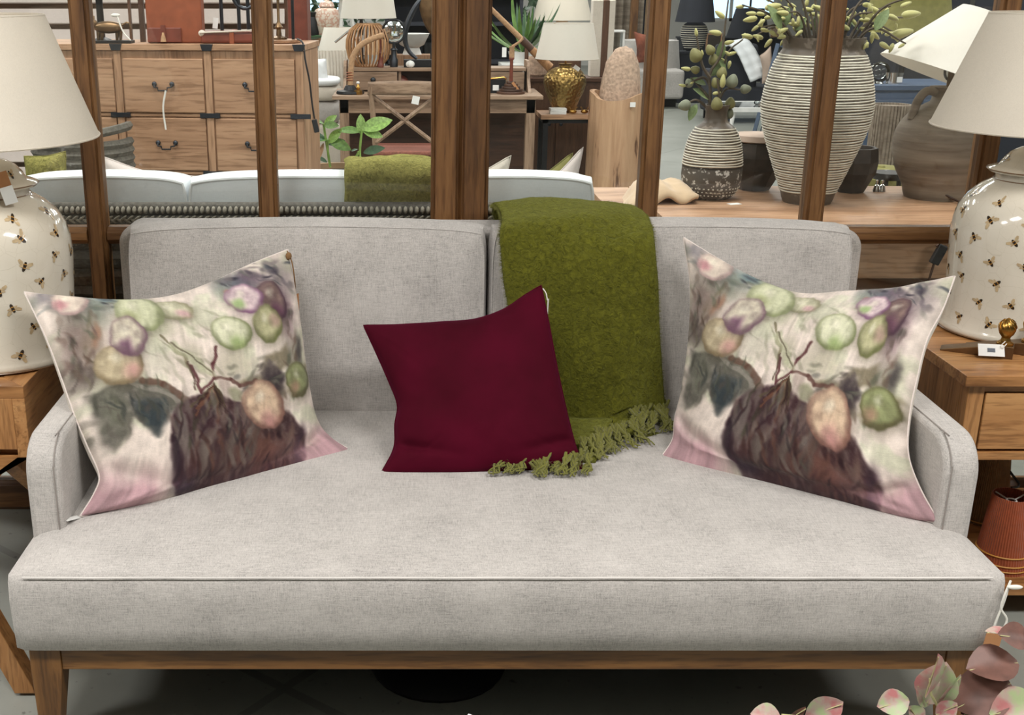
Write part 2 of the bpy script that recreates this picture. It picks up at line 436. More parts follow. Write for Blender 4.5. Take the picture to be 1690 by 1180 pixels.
# ------------------------------------------------------------------ mesh builder
class MB:
    def __init__(s): s.v = []; s.f = []; s.m = []
    def add(s, vs, fs, mi=0):
        o = len(s.v); s.v += [tuple(v) for v in vs]
        s.f += [tuple(i + o for i in f) for f in fs]; s.m += [mi] * len(fs); return s
    def box(s, c, d, rz=0.0, mi=0, rx=0.0, ry=0.0):
        m = Matrix.Rotation(rz, 3, 'Z') @ Matrix.Rotation(ry, 3, 'Y') @ Matrix.Rotation(rx, 3, 'X')
        c = Vector(c); vs = []
        for k in (-.5, .5):
            for j in (-.5, .5):
                for i in (-.5, .5):
                    vs.append(c + m @ Vector((i * d[0], j * d[1], k * d[2])))
        return s.add(vs, [(0, 2, 3, 1), (4, 5, 7, 6), (0, 1, 5, 4), (2, 6, 7, 3), (0, 4, 6, 2), (1, 3, 7, 5)], mi)
    def bx(s, x0, x1, y0, y1, z0, z1, mi=0):
        return s.box(((x0 + x1) / 2, (y0 + y1) / 2, (z0 + z1) / 2), (abs(x1 - x0), abs(y1 - y0), abs(z1 - z0)), mi=mi)
    def lathe(s, prof, n=40, c=(0, 0, 0), mi=0, cap=True, mat=None):
        vs = []; fs = []
        for (r, z) in prof:
            for k in range(n):
                a = 2 * math.pi * k / n
                vs.append(Vector((r * math.cos(a), r * math.sin(a), z)))
        if mat is not None: vs = [mat @ v for v in vs]
        c = Vector(c); vs = [v + c for v in vs]
        for j in range(len(prof) - 1):
            for k in range(n):
                k2 = (k + 1) % n
                fs.append((j * n + k, j * n + k2, (j + 1) * n + k2, (j + 1) * n + k))
        if cap:
            fs.append(tuple(range(n - 1, -1, -1))); b = (len(prof) - 1) * n
            fs.append(tuple(range(b, b + n)))
        return s.add(vs, fs, mi)
    def tube(s, pts, r, n=8, mi=0, cap=True, closed=False):
        pts = [Vector(p) for p in pts]; L = len(pts)
        rr = r if isinstance(r, (list, tuple)) else [r] * L
        vs = []; fs = []; up = None
        for i, p in enumerate(pts):
            a = pts[(i - 1) % L] if (i > 0 or closed) else p
            b = pts[(i + 1) % L] if (i < L - 1 or closed) else p
            t = (b - a)
            if t.length < 1e-9: t = Vector((0, 0, 1))
            t.normalize()
            if up is None:
                up = Vector((0, 0, 1)) if abs(t.z) < 0.9 else Vector((1, 0, 0))
            sx = t.cross(up)
            if sx.length < 1e-6: sx = t.orthogonal()
            sx.normalize(); up = sx.cross(t).normalized()
            for k in range(n):
                w = 2 * math.pi * k / n
                vs.append(p + (sx * math.cos(w) + up * math.sin(w)) * rr[i])
        for j in range(L if closed else L - 1):
            j2 = (j + 1) % L
            for k in range(n):
                k2 = (k + 1) % n
                fs.append((j * n + k, j * n + k2, j2 * n + k2, j2 * n + k))
        if cap and not closed:
            fs.append(tuple(range(n - 1, -1, -1))); b = (L - 1) * n
            fs.append(tuple(range(b, b + n)))
        return s.add(vs, fs, mi)
    def ell(s, c, r, nu=16, nv=10, mi=0, rot=None, shape=None):
        vs = []; fs = []; c = Vector(c)
        for j in range(nv + 1):
            t = math.pi * j / nv
            for k in range(nu):
                a = 2 * math.pi * k / nu
                p = Vector((math.sin(t) * math.cos(a), math.sin(t) * math.sin(a), -math.cos(t)))
                if shape: p = shape(p)
                p = Vector((p.x * r[0], p.y * r[1], p.z * r[2]))
                if rot is not None: p = rot @ p
                vs.append(c + p)
        for j in range(nv):
            for k in range(nu):
                k2 = (k + 1) % nu
                fs.append((j * nu + k, j * nu + k2, (j + 1) * nu + k2, (j + 1) * nu + k))
        return s.add(vs, fs, mi)
    def prism(s, poly, y0, y1, plane='xz', mi=0):
        """extrude a 2-D outline; plane names the outline's axes"""
        n = len(poly); vs = []
        for w in (y0, y1):
            for (a, b) in poly:
                vs.append({'xz': (a, w, b), 'yz': (w, a, b), 'xy': (a, b, w)}[plane])
        fs = [tuple(range(n)), tuple(range(2 * n - 1, n - 1, -1))]
        for i in range(n):
            j = (i + 1) % n; fs.append((i, i + n, j + n, j))
        return s.add(vs, fs, mi)
    def grid(s, P, mi=0, closed_u=False):
        """P[j][i] points"""
        nj = len(P); ni = len(P[0]); vs = [p for row in P for p in row]; fs = []
        for j in range(nj - 1):
            for i in range(ni if closed_u else ni - 1):
                i2 = (i + 1) % ni
                fs.append((j * ni + i, j * ni + i2, (j + 1) * ni + i2, (j + 1) * ni + i))
        return s.add(vs, fs, mi)
    def mesh(s, name, mats, smooth=True, ang=40):
        me = bpy.data.meshes.new(name)
        me.from_pydata(s.v, [], s.f)
        for m in (mats if isinstance(mats, (list, tuple)) else [mats]):
            me.materials.append(M[m] if isinstance(m, str) else m)
        if len(me.materials) > 1: me.polygons.foreach_set('material_index', s.m)
        me.update()
        import bmesh
        b = bmesh.new(); b.from_mesh(me); bmesh.ops.recalc_face_normals(b, faces=b.faces); b.to_mesh(me); b.free()
        if smooth:
            me.shade_smooth(); me.set_sharp_from_angle(angle=R(ang))
        return me
    def build(s, name, mats, parent=None, loc=(0, 0, 0), rot=(0, 0, 0), smooth=True, ang=40, bevel=0, seg=2):
        return link(name, s.mesh(name, mats, smooth, ang), parent, loc, rot, bevel, seg)
def link(name, me, parent=None, loc=(0, 0, 0), rot=(0, 0, 0), bevel=0, seg=2):
    o = bpy.data.objects.new(name, me); col.objects.link(o)
    o.location = loc; o.rotation_euler = rot; o.parent = parent
    if bevel:
        b = o.modifiers.new('bevel', 'BEVEL'); b.width = bevel; b.segments = seg; b.limit_method = 'ANGLE'; b.angle_limit = R(35)
        b.harden_normals = False
    return o
def tag(o, label, cat, group=None, kind=None):
    o['label'] = label; o['category'] = cat
    if group: o['group'] = group
    if kind: o['kind'] = kind
    return o
def thing(name, label, cat, loc=(0, 0, 0), rz=0.0, group=None):
    o = bpy.data.objects.new(name, None); col.objects.link(o)
    o.empty_display_size = 0.1
    o.location = loc; o.rotation_euler = (0, 0, rz)
    return tag(o, label, cat, group)
def copy_tree(o, parent=None):
    c = o.copy(); col.objects.link(c); c.parent = parent
    for ch in [x for x in o.children]: copy_tree(ch, c)
    return c
def struct(o):
    o['kind'] = 'structure'; return o
def smoothstep(a, b, x):
    t = min(1, max(0, (x - a) / (b - a))); return t * t * (3 - 2 * t)
def spline(pts, n):
    """Catmull-Rom through points, n samples, roughly even in arc length"""
    P = [Vector(p) for p in pts]; out = []
    P2 = [P[0] * 2 - P[1]] + P + [P[-1] * 2 - P[-2]]
    dense = []
    for i in range(1, len(P2) - 2):
        for k in range(24):
            t = k / 24; a, b, c, d = P2[i - 1], P2[i], P2[i + 1], P2[i + 2]
            dense.append(0.5 * ((2 * b) + (c - a) * t + (2 * a - 5 * b + 4 * c - d) * t * t + (3 * b - a - 3 * c + d) * t ** 3))
    dense.append(P[-1].copy())
    L = [0]
    for i in range(1, len(dense)): L.append(L[-1] + (dense[i] - dense[i - 1]).length)
    j = 0
    for k in range(n):
        s_ = L[-1] * k / (n - 1)
        while j < len(L) - 2 and L[j + 1] < s_: j += 1
        d = L[j + 1] - L[j]; t = 0 if d < 1e-9 else (s_ - L[j]) / d
        out.append(dense[j].lerp(dense[j + 1], t))
    return out
# ================================================================== SETTING
b = MB(); b.bx(-9, 12, -9, 24, -0.06, 0.0)
struct(tag(b.build('floor', 'floor', smooth=False), 'pale grey polished concrete floor of the showroom', 'floor'))
b = MB(); b.bx(-9, 12, -9, 24, 3.2, 3.3)
struct(tag(b.build('ceiling', 'ceil', smooth=False), 'plain white showroom ceiling', 'ceiling'))
for nm, (x0, x1, y0, y1) in {'wall_left': (-9.1, -9, -9, 24), 'wall_right': (12, 12.1, -9, 24), 'wall_front': (-9, 12, -9.1, -9)}.items():
    b = MB(); b.bx(x0, x1, y0, y1, 0, 3.2)
    struct(tag(b.build(nm, 'wall', smooth=False), 'plain white %s of the showroom' % nm.replace('_', ' '), 'wall'))
# back wall with two window openings
b = MB(); WN = [(-2.2, 0.9), (5.6, 7.4)]
WZ0, WZ1 = .86, 2.4
b.bx(-9, 12, 24, 24.15, 0, WZ0); b.bx(-9, 12, 24, 24.15, WZ1, 3.2)
xs = [-9] + [x for w in WN for x in w] + [12]
for i in range(0, len(xs), 2): b.bx(xs[i], xs[i + 1], 24, 24.15, WZ0, WZ1)
struct(tag(b.build('wall_back', 'wall', smooth=False), 'far white wall of the showroom with daylight windows', 'wall'))
for i, (x0, x1) in enumerate(WN):
    o = thing('window_%d' % (i + 2), ['bright daylight window in far wall behind the desk', 'blue daylight window above the dark lamps'][i], 'window', ((x0 + x1) / 2, 24.05, WZ0)); struct(o)
    w = x1 - x0; h = WZ1 - WZ0
    for xx in (-w / 2 + .03, 0, w / 2 - .03):
        b = MB(); b.bx(xx - .03, xx + .03, -.03, .03, 0, h); b.build('window_frame', 'white_paint', o, smooth=False)
    for zz in (.03, h - .03):
        b = MB(); b.bx(-w / 2, w / 2, -.03, .03, zz - .03, zz + .03); b.build('window_rail', 'white_paint', o, smooth=False)
    for sx in (-1, 1):
        b = MB(); b.bx(min(0, sx * w / 2), max(0, sx * w / 2), -.004, .004, .05, h - .05); b.build('pane', 'glass', o, smooth=False)

# ------------------------------------------------------------------ timber and glass partition behind the sofa
GY = 3.33
win = struct(thing('window_1', 'brown timber glazed partition standing behind the linen sofa', 'partition', (0, GY, 0)))
def post_profile(x0, x1, d=0.036):
    w = x1 - x0; e = min(.012, w * .2)
    return [(x0, -d * .55), (x0 + e * .5, -d * .75), (x0 + e, -d * .7), (x0 + e, -d), (x1 - e, -d), (x1 - e, -d * .7), (x1 - e * .5, -d * .75), (x1, -d * .55),
            (x1, d * .55), (x1 - e, d), (x0 + e, d), (x0, d * .55)]
def edge(x, y=375): return XY(x, y, GY - .036)
posts = []
for (a, c) in ((141, 174), (427, 459), (711, 757.8), (758.0, 805), (1052, 1085), (1326, 1360)):
    posts.append((edge(a), edge(c)))
posts.append((XY(1596, 330, GY), XY(1596, 330, GY) + .06))
posts.insert(0, (posts[0][0] - .49, posts[0][0] - .43))
posts.append((posts[-1][0] + .46, posts[-1][0] + .52))
for i, (x0, x1) in enumerate(posts):
    big = i in (3, 4)
    b = MB(); b.prism(post_profile(x0, x1, .045 if big else .036), 0, 2.7, 'xy')
    b.build('post', 'frame_z', win, smooth=False, bevel=.0015)
RZ = ZY(380, GY - .036)
for i in range(len(posts) - 1):
    x0, x1 = posts[i][1], posts[i + 1][0]
    if x1 - x0 < .02: continue
    z1 = RZ - .006 + .012; z0 = z1 - .05
    for (za, zb) in ((z0, z1), (.0, .10), (2.6, 2.7)):
        b = MB(); d = .03
        b.prism([(-d * .6, za), (-d * .8, za + .008), (-d, za + .014), (-d, zb - .014), (-d * .8, zb - .008), (-d * .6, zb), (d * .6, zb), (d, zb - .012), (d, za + .012), (d * .6, za)], x0, x1, 'yz')
        b.build('rail', 'frame_x', win, smooth=False, bevel=.0015)
    for (za, zb) in ((z1, 2.6), (.10, z0)):
        b = MB(); b.bx(x0 - .004, x1 + .004, -.003, .003, za - .004, zb + .004)
        b.build('pane', 'glass', win, smooth=False)

# ================================================================== SOFA
SX0, SX1, SYF, SYB = -.822, 1.237, 2.105, 3.10
SC = (SX0 + SX1) / 2
def seat_z(x, y):
    u = (x - SX0) / (SX1 - SX0); v = (y - SYF) / (SYB - SYF)
    e = max(0, min(x - SX0, SX1 - x)); f = max(0, y - SYF)
    return .424 + .040 * (1 - math.exp(-e / .055)) * (1 - math.exp(-f / .11))
sofa = thing('sofa', 'three seat oatmeal linen sofa with low oak legs and bench seat', 'sofa', (SC, 2.6, 0))
def L(p): return (p[0] - SC, p[1] - 2.6, p[2])
# bench seat
P = []; nu = 60
prof_y = [(SYF + .02, .238), (SYF + .008, .245), (SYF + .002, .30), (SYF - .004, .36), (SYF, .405), (SYF + .008, .420)]
for j in range(len(prof_y) + 30):
    row = []
    for i in range(nu + 1):
        u = i / nu; u -= .06 * math.sin(2 * math.pi * u); x = SX0 + (SX1 - SX0) * u
        e = min(u, 1 - u) * (SX1 - SX0)
        inset = .012 * max(0, 1 - e / .03) ** 2
        if j < len(prof_y):
            y, z = prof_y[j]; y += inset
            if j == 5: z = .424 - .006 * (1 - min(1, e / .03))
        else:
            t = (j - len(prof_y) + 1) / 30
            y = SYF + .008 + inset + (SYB - SYF - .02) * t ** 1.3; z = seat_z(x, y) - .006 * max(0, 1 - e / .03) ** 2 + .0015 * mnoise.noise((x * 5, y * 5, 0))
        row.append(L((x, y, z)))
    P.append(row)
b = MB(); b.grid(P)
n = nu + 1
for i in (0, nu):   # side walls
    ring = [P[j][i] for j in range(len(P))]
    ring.append((ring[-1][0], ring[-1][1], .238)); b.add(ring, [tuple(range(len(ring)))])
b.build('seat', 'linen', sofa, ang=60)
# top seam piping round the seat front
pts = [L((SX0 + (SX1 - SX0) * i / 60, SYF - .0005 + .012 * max(0, 1 - min(i, 60 - i) / 1.2) ** 2, .4215 + .0004 * math.sin(i * .9))) for i in range(1, 60)]
b = MB(); b.tube(pts, .0016, 6); b.build('seam', 'linen_seam', sofa)
# arms
def arm_poly():
    y0, y1, z0, z1, r = 2.275, SYB + .02, .26, .652, .085
    p = [(y1, z0), (y1, z1 + .01)]
    for k in range(9):
        a = math.pi / 2 * k / 8
        p.append((y0 + r - r * math.sin(a), z1 - r + r * math.cos(a)))
    p.append((y0 + .005, z0)); return p
for s, x0, x1 in ((-1, SX0 + .002, SX0 + .078), (1, SX1 - .078, SX1 - .002)):
    b = MB(); b.prism([(y - 2.6, z) for y, z in arm_poly()], x0 - SC, x1 - SC, 'yz')
    a = b.build('arm', 'linen', sofa, bevel=.014, seg=3, ang=50)
    ap = arm_poly()[2:]
    xi = (x1 if s < 0 else x0) - SC + .012 * s
    pts = spline([(xi + .0 , y - 2.6 - .002, z + .001) for y, z in [(SYB - .05, .655)] + ap], 60)
    c = MB(); c.tube(pts, .0016, 5); c.build('arm_seam', 'seam_dark', a)
# back frame with rounded top corners
BX0, BX1 = XY(200, 450, 3.13), XY(1417, 450, 3.13)
pz = ZY(371, 3.13)
p = [(BX0, .26)]; r = .055
for k in range(9):
    a = math.pi / 2 * k / 8; p.append((BX0 + r - r * math.cos(a), pz - r + r * math.sin(a)))
for k in range(9):
    a = math.pi / 2 * k / 8; p.append((BX1 - r + r * math.sin(a), pz - .012 - r + r * math.cos(a)))
p.append((BX1, .26))
b = MB(); b.prism([(x - SC, z) for x, z in p], 3.12 - 2.6, 3.245 - 2.6, 'xz')
b.build('back_frame', 'linen', sofa, bevel=.016, seg=3, ang=50)
# two loose back cushions
def box_cushion(name, parent, x0, x1, z0, z1, yb, yt, th, bul, mat, pipe, seed, org, pr=.003):
    """boxed cushion; front plane runs from (yb,z0) to (yt,z1), th thick"""
    n = 26; b = MB(); rows = {}
    def pos(u, v, side):
        x = x0 + (x1 - x0) * u; z = z0 + (z1 - z0) * v; y = yb + (yt - yb) * v
        f = max(0, (1 - abs(2 * u - 1) ** 4) * (1 - abs(2 * v - 1) ** 4)) ** .7
        # softly rounded outline
        x += (.5 - u) * .020 * abs(2 * v - 1) ** 8
        z += (.5 - v) * .020 * abs(2 * u - 1) ** 8 + (.010 * math.sin(u * math.pi * 1) if v > .5 else 0) * (2 * v - 1)
        nz = mnoise.noise((x * 4 + seed, z * 4, seed)) * .010 + mnoise.noise((x * 11 + seed, z * 11, seed)) * .003
        off = -(bul + nz) * f if side == 0 else th + (bul * .5) * f
        return Vector((x - org[0], y + off - org[1], z - org[2]))
    for side in (0, 1):
        b.grid([[pos(i / n, j / n, side) for i in range(n + 1)] for j in range(n + 1)])
    ring = [(i / n, 0) for i in range(n)] + [(1, j / n) for j in range(n)] + [(1 - i / n, 1) for i in range(n)] + [(0, 1 - j / n) for j in range(n)]
    K = 6; G = []
    for k in range(K + 1):
        t = k / K; row = []
        for (u, v) in ring:
            p = pos(u, v, 0).lerp(pos(u, v, 1), t); o = .011 * math.sin(math.pi * t)
            p.x += o * (2 * u - 1) * (abs(2 * u - 1) > .99); p.z += o * (2 * v - 1) * (abs(2 * v - 1) > .99)
            row.append(p)
        G.append(row)
    b.grid(G, closed_u=True)
    c = b.build(name, mat, parent, ang=70)
    for side in (0, 1):
        q = MB(); q.tube([pos(u, v, side) for (u, v) in ring], pr, 6, closed=True); q.build('piping', pipe, c)
    return c
org = (SC, 2.6, 0)
CL = (XY(221, 520, 2.99), XY(797, 520, 2.99)); CR = (XY(811, 520, 2.99), XY(1392, 520, 2.99))
box_cushion('back_cushion', sofa, CL[0], CL[1], .435, .962, 2.968, 2.985, .125, .014, 'linen', 'linen', 1, org, .0018)
box_cushion('back_cushion', sofa, CR[0], CR[1], .435, .962, 2.968, 2.985, .125, .014, 'linen', 'linen', 9, org, .0018)
# wooden base
lx0, lx1 = SX0 + .022, SX0 + .088
b = MB(); b.bx(lx1 - SC, SX1 - .088 - SC, SYF + .028 - 2.6, SYF + .055 - 2.6, .186, .236); b.build('rail', 'sofa_wood', sofa, smooth=False, bevel=.002)
b = MB(); b.bx(lx1 - SC, SX1 - .088 - SC, 3.15 - 2.6, 3.18 - 2.6, .186, .236); b.build('rail', 'sofa_wood', sofa, smooth=False, bevel=.002)
for xx in (SX0 + .06, SX1 - .06):
    b = MB(); b.bx(xx - .014 - SC, xx + .014 - SC, SYF + .09 - 2.6, 3.15 - 2.6, .186, .236); b.build('side_rail', 'sofa_wood', sofa, smooth=False)
for (xa, xb, ya) in ((lx0, lx1, SYF + .024), (SX1 - .088, SX1 - .022, SYF + .024), (lx0, lx1, 3.13), (SX1 - .088, SX1 - .022, 3.13)):
    b = MB(); s = -1 if xa < SC else 1; yb_ = ya + .066
    top = [(xa, ya, .238), (xb, ya, .238), (xb, yb_, .238), (xa, yb_, .238)]
    mid = [(x, y, .186) for x, y, z in top]
    ix = .022
    bot = [(xa + (ix if s > 0 else .004), ya + .004, 0), (xb - (ix if s < 0 else .004), ya + .004, 0), (xb - (ix if s < 0 else .004), yb_ - .02, 0), (xa + (ix if s > 0 else .004), yb_ - .02, 0)]
    b.add([L(q) for q in top + mid + bot], [(3, 2, 1, 0), (0, 1, 5, 4), (1, 2, 6, 5), (2, 3, 7, 6), (3, 0, 4, 7), (4, 5, 9, 8), (5, 6, 10, 9), (6, 7, 11, 10), (7, 4, 8, 11), (8, 9, 10, 11)])
    b.build('leg', 'sofa_wood_z', sofa, smooth=False, bevel=.002)
b = MB(); b.bx(-.035 + .55, .035 + .55, -.05, .02, 0, .236); b.build('support_leg', 'black', sofa, smooth=False)
b = MB(); b.bx(SX0 + .06 - SC, SX1 - .06 - SC, SYF + .06 - 2.6, 3.14 - 2.6, .225, .237); b.build('dust_cover', 'black_plastic', sofa, smooth=False)
b = MB(); b.lathe([(.02, 0), (.16, 0), (.165, .01), (.13, .045), (.03, .06), (.03, .19)], 28); b.build('support_foot', 'black', sofa, (-.13, -.16, 0))
# cord and kraft swing tag on the right front corner
q = PY(1668, 958, SYF - .004)
b = MB(); b.tube(spline([L(q + Vector(t)) for t in ((0, 0, 0), (-.010, -.006, -.05), (-.02, -.006, -.10), (-.017, -.006, -.118))], 16), .0022, 6)
b.tube(spline([L(q + Vector(t)) for t in ((0, 0, 0), (-.012, -.008, -.03), (-.014, -.008, -.06), (.002, -.008, -.085), (-.004, -.008, -.11), (-.017, -.006, -.118))], 20), .0022, 6)
b.ell(L(q + Vector((.008, -.006, -.012))), (.016, .005, .005)); b.build('cord', 'string', sofa)
b = MB(); b.box(L(q + Vector((-.022, -.007, -.165))), (.034, .0015, .09), 0, ry=R(6)); b.build('swing_tag', 'kraft', sofa, smooth=False)

# ================================================================== CUSHIONS ON THE SEAT
def vnoise(x, y, seed):
    rs = np.random.RandomState(seed); G = rs.rand(64, 64)
    xi = np.floor(x).astype(int); yi = np.floor(y).astype(int); fx = x - xi; fy = y - yi
    fx = fx * fx * (3 - 2 * fx); fy = fy * fy * (3 - 2 * fy)
    g = lambda a, c: G[a % 64, c % 64]
    return (g(xi, yi) * (1 - fx) + g(xi + 1, yi) * fx) * (1 - fy) + (g(xi, yi + 1) * (1 - fx) + g(xi + 1, yi + 1) * fx) * fy
def fbm(x, y, seed, o=4):
    s = 0; a = .5
    for k in range(o):
        s = s + a * vnoise(x * 2 ** k, y * 2 ** k, seed + k); a *= .5
    return s / (1 - .5 ** o)
def sst(a, c, x):
    t = np.clip((x - a) / (c - a), 0, 1); return t * t * (3 - 2 * t)
def paint_figs(X, Y):
    """watercolour figs, leaves and a dark bowl; X, Y run 0..1316 by 0..1180 over the cloth"""
    wx = X + (fbm(X / 80, Y / 80, 3, 2) - .5) * 24 + (vnoise(X / 16, Y / 16, 4) - .5) * 7; wy = Y + (fbm(X / 80, Y / 80, 11, 2) - .5) * 24 + (vnoise(X / 16, Y / 16, 12) - .5) * 7
    f1 = fbm(X / 26, Y / 26, 21); f2 = fbm(X / 90, Y / 90, 31); st = fbm(X / 9, Y / 60, 41)
    C = np.zeros(X.shape + (3,))
    def col3(c): return np.array(c, float)
    C[:] = col3((214, 199, 188)); C += ((f2 - .5) * 36)[..., None]
    C += (sst(.5, .75, fbm(X / 70, Y / 70, 55)))[..., None] * col3((-14, -2, -14))
    def lay(mask, c):
        nonlocal C
        C = C * (1 - mask[..., None]) + (col3(c) if not isinstance(c, np.ndarray) else c) * mask[..., None]
    def blob(cx, cy, rx, ry, c, a=1.0, soft=.5, rot=0.0):
        dx, dy = wx - cx, wy - cy; cr, sr = math.cos(rot), math.sin(rot)
        d = np.sqrt(((dx * cr + dy * sr) / rx) ** 2 + ((-dx * sr + dy * cr) / ry) ** 2)
        lay((1 - sst(1 - soft, 1 + soft * .3, d)) * a * (.95 + .7 * (f1 - .5)).clip(0, 1), c)
    def poly(pts, c, a=1.0, soft=10):
        n = len(pts); inside = np.zeros(X.shape, bool); dist = np.full(X.shape, 1e9)
        for i in range(n):
            (x0, y0), (x1, y1) = pts[i], pts[(i + 1) % n]
            cond = ((y0 > wy) != (y1 > wy)) & (wx < (x1 - x0) * (wy - y0) / (y1 - y0 + 1e-9) + x0)
            inside ^= cond
            t = np.clip(((wx - x0) * (x1 - x0) + (wy - y0) * (y1 - y0)) / ((x1 - x0) ** 2 + (y1 - y0) ** 2 + 1e-9), 0, 1)
            dist = np.minimum(dist, np.hypot(wx - x0 - t * (x1 - x0), wy - y0 - t * (y1 - y0)))
        sd = np.where(inside, dist, -dist)
        lay(sst(-soft, soft, sd) * a * (.92 + .8 * (f1 - .5)).clip(0, 1), c)
    def line(pts, w, c, a=1.0):
        for (x0, y0), (x1, y1) in zip(pts[:-1], pts[1:]):
            t = np.clip(((wx - x0) * (x1 - x0) + (wy - y0) * (y1 - y0)) / ((x1 - x0) ** 2 + (y1 - y0) ** 2 + 1e-9), 0, 1)
            d = np.hypot(wx - x0 - t * (x1 - x0), wy - y0 - t * (y1 - y0))
            lay((1 - sst(w * .4, w, d)) * a, c)
    # foliage washes
    for (x, y, rx, ry, c, a) in ((300, 300, 130, 60, (128, 146, 150), .75), (250, 360, 110, 80, (112, 120, 106), .7), (200, 450, 60, 120, (128, 110, 104), .8),
                                 (260, 470, 50, 100, (120, 104, 90), .7), (240, 580, 60, 60, (96, 84, 80), .8), (400, 290, 120, 40, (150, 158, 120), .6),
                                 (330, 290, 40, 28, (96, 130, 150), .7), (110, 270, 60, 40, (120, 118, 128), .7), (270, 430, 16, 60, (168, 112, 84), .5),
                                 (500, 410, 90, 70, (166, 168, 140), .6), (490, 540, 80, 90, (184, 182, 162), .6), (620, 520, 50, 70, (160, 160, 130), .5),
                                 (830, 215, 110, 55, (96, 98, 112), .85), (770, 240, 50, 60, (140, 150, 138), .6), (880, 190, 60, 40, (118, 92, 108), .6),
                                 (980, 200, 80, 110, (134, 122, 126), .7), (1000, 330, 50, 110, (120, 92, 104), .7), (790, 540, 110, 70, (180, 174, 150), .7),
                                 (790, 250, 18, 12, (190, 96, 76), .7), (960, 160, 28, 24, (70, 64, 80), .8), (1020, 470, 50, 90, (126, 118, 106), .6), (1050, 450, 20, 70, (78, 72, 74), .8)):
        blob(x, y, rx, ry, c, a, .8)
    # leaves
    poly([(232, 645), (410, 612), (560, 665), (590, 700), (520, 740), (505, 760), (478, 835), (430, 800), (392, 758), (375, 830), (350, 865), (310, 830), (275, 740)], (98, 96, 88), .9, 14)
    poly([(385, 690), (500, 690), (520, 735), (474, 835), (420, 770)], (68, 78, 84), .85, 16)
    blob(330, 720, 50, 90, (120, 122, 104), .6, .8)
    line([(420, 615), (500, 640), (590, 685)], 16, (112, 84, 72), .8)
    line([(380, 625), (560, 690)], 10, (160, 152, 142), .6)
    poly([(780, 600), (880, 570), (905, 500), (1000, 440), (1012, 505), (960, 545), (985, 640), (900, 640), (840, 610)], (132, 122, 100), .9, 12)
    poly([(885, 560), (920, 512), (985, 560), (960, 650), (880, 630)], (82, 72, 78), .9, 14)
    poly([(1000, 520), (1080, 500), (1095, 560), (1040, 640), (985, 620)], (148, 140, 106), .8, 14)
    # bowl
    poly([(515, 760), (560, 700), (650, 650), (760, 670), (900, 690), (1000, 690), (1065, 770), (1092, 880), (1085, 940), (960, 985), (800, 1010), (600, 1030), (560, 980), (525, 880)], (84, 62, 66), 1.0, 10)
    blob(880, 860, 190, 110, (124, 88, 78), .9, .9); blob(700, 900, 120, 90, (100, 78, 74), .7, .9); blob(950, 930, 110, 60, (112, 78, 76), .8, .9)
    blob(1060, 850, 30, 130, (66, 50, 62), .9, .8); blob(1010, 810, 22, 100, (132, 108, 96), .7, .8); blob(555, 850, 36, 140, (66, 54, 64), .9, .8); blob(600, 975, 70, 50, (66, 58, 72), .8, .8)
    # hanging leaves over the bowl
    rs = np.random.RandomState(5)
    for k in range(26):
        x = 530 + rs.rand() * 330; y = 690 + rs.rand() * 190; h = 45 + rs.rand() * 60
        g = rs.choice(4); c = ((134, 124, 116), (112, 106, 98), (86, 74, 76), (150, 132, 122))[g]
        blob(x, y, 12 + rs.rand() * 16, h, c, .55, .8, (x - 690) / 500)
    for k in range(14):
        x = 590 + rs.rand() * 150
        line([(690, 620), (x, 700 + rs.rand() * 60)], 6, ((70, 50, 52), (104, 92, 70), (130, 90, 70))[k % 3], .7)
    pal = {'t': ((118, 136, 142), (92, 102, 108), (140, 146, 128), (162, 158, 150), (86, 84, 92)), 'b': ((126, 104, 92), (150, 138, 112), (98, 86, 82), (142, 118, 110), (112, 118, 100)),
           'd': ((84, 88, 102), (118, 108, 118), (70, 66, 80), (140, 142, 132), (158, 146, 146)), 'g': ((98, 98, 88), (78, 82, 82), (122, 122, 106), (110, 102, 96), (146, 142, 128)),
           'w': ((72, 50, 58), (98, 68, 64), (130, 92, 80), (60, 48, 58), (110, 84, 78), (86, 62, 70)), 'h': ((148, 136, 126), (112, 106, 96), (84, 72, 76), (132, 112, 104), (96, 92, 76)), 'o': ((166, 168, 138), (182, 176, 156), (150, 150, 122))}
    for (x0, x1, y0, y1, key, cnt, la, lb, an0, al) in ((90, 420, 235, 335, 't', 46, 16, 42, .1, .55), (150, 285, 330, 620, 'b', 40, 20, 46, 1.3, .55), (730, 1040, 120, 255, 'd', 44, 14, 38, .3, .6), (975, 1065, 300, 640, 'b', 22, 18, 40, 1.4, .5),
                                                 (245, 520, 625, 800, 'g', 40, 20, 50, 1.0, .55), (540, 1070, 720, 990, 'w', 90, 24, 70, 1.5, .55), (530, 850, 680, 900, 'h', 46, 26, 64, 1.45, .6), (430, 760, 330, 600, 'o', 26, 24, 60, .8, .45), (760, 1000, 500, 640, 'g', 22, 18, 40, -.5, .5)):
        for k in range(cnt):
            x = x0 + rs.rand() * (x1 - x0); y = y0 + rs.rand() * (y1 - y0); p_ = pal[key]
            if key == 'w' and (y < 700 + abs(x - 790) * .30): continue
            blob(x, y, la + rs.rand() * (lb - la), 4 + rs.rand() * 9, tuple(q_ * .88 for q_ in p_[rs.randint(len(p_))]), al * (.6 + .7 * rs.rand()), .7, an0 + (rs.rand() - .5) * 1.2)
    # stems
    line([(610, 560), (640, 650), (690, 600), (700, 540), (712, 485)], 9, (112, 68, 72), .85)
    line([(515, 440), (590, 520), (610, 600)], 7, (130, 122, 96), .8)
    line([(560, 480), (650, 560), (690, 580)], 22, (176, 176, 146), .7)
    line([(555, 470), (640, 545), (690, 575)], 5, (110, 100, 84), .7); line([(600, 545), (620, 640)], 6, (100, 76, 70), .7)
    line([(700, 600), (760, 590), (800, 610), (860, 590)], 10, (112, 80, 74), .8)
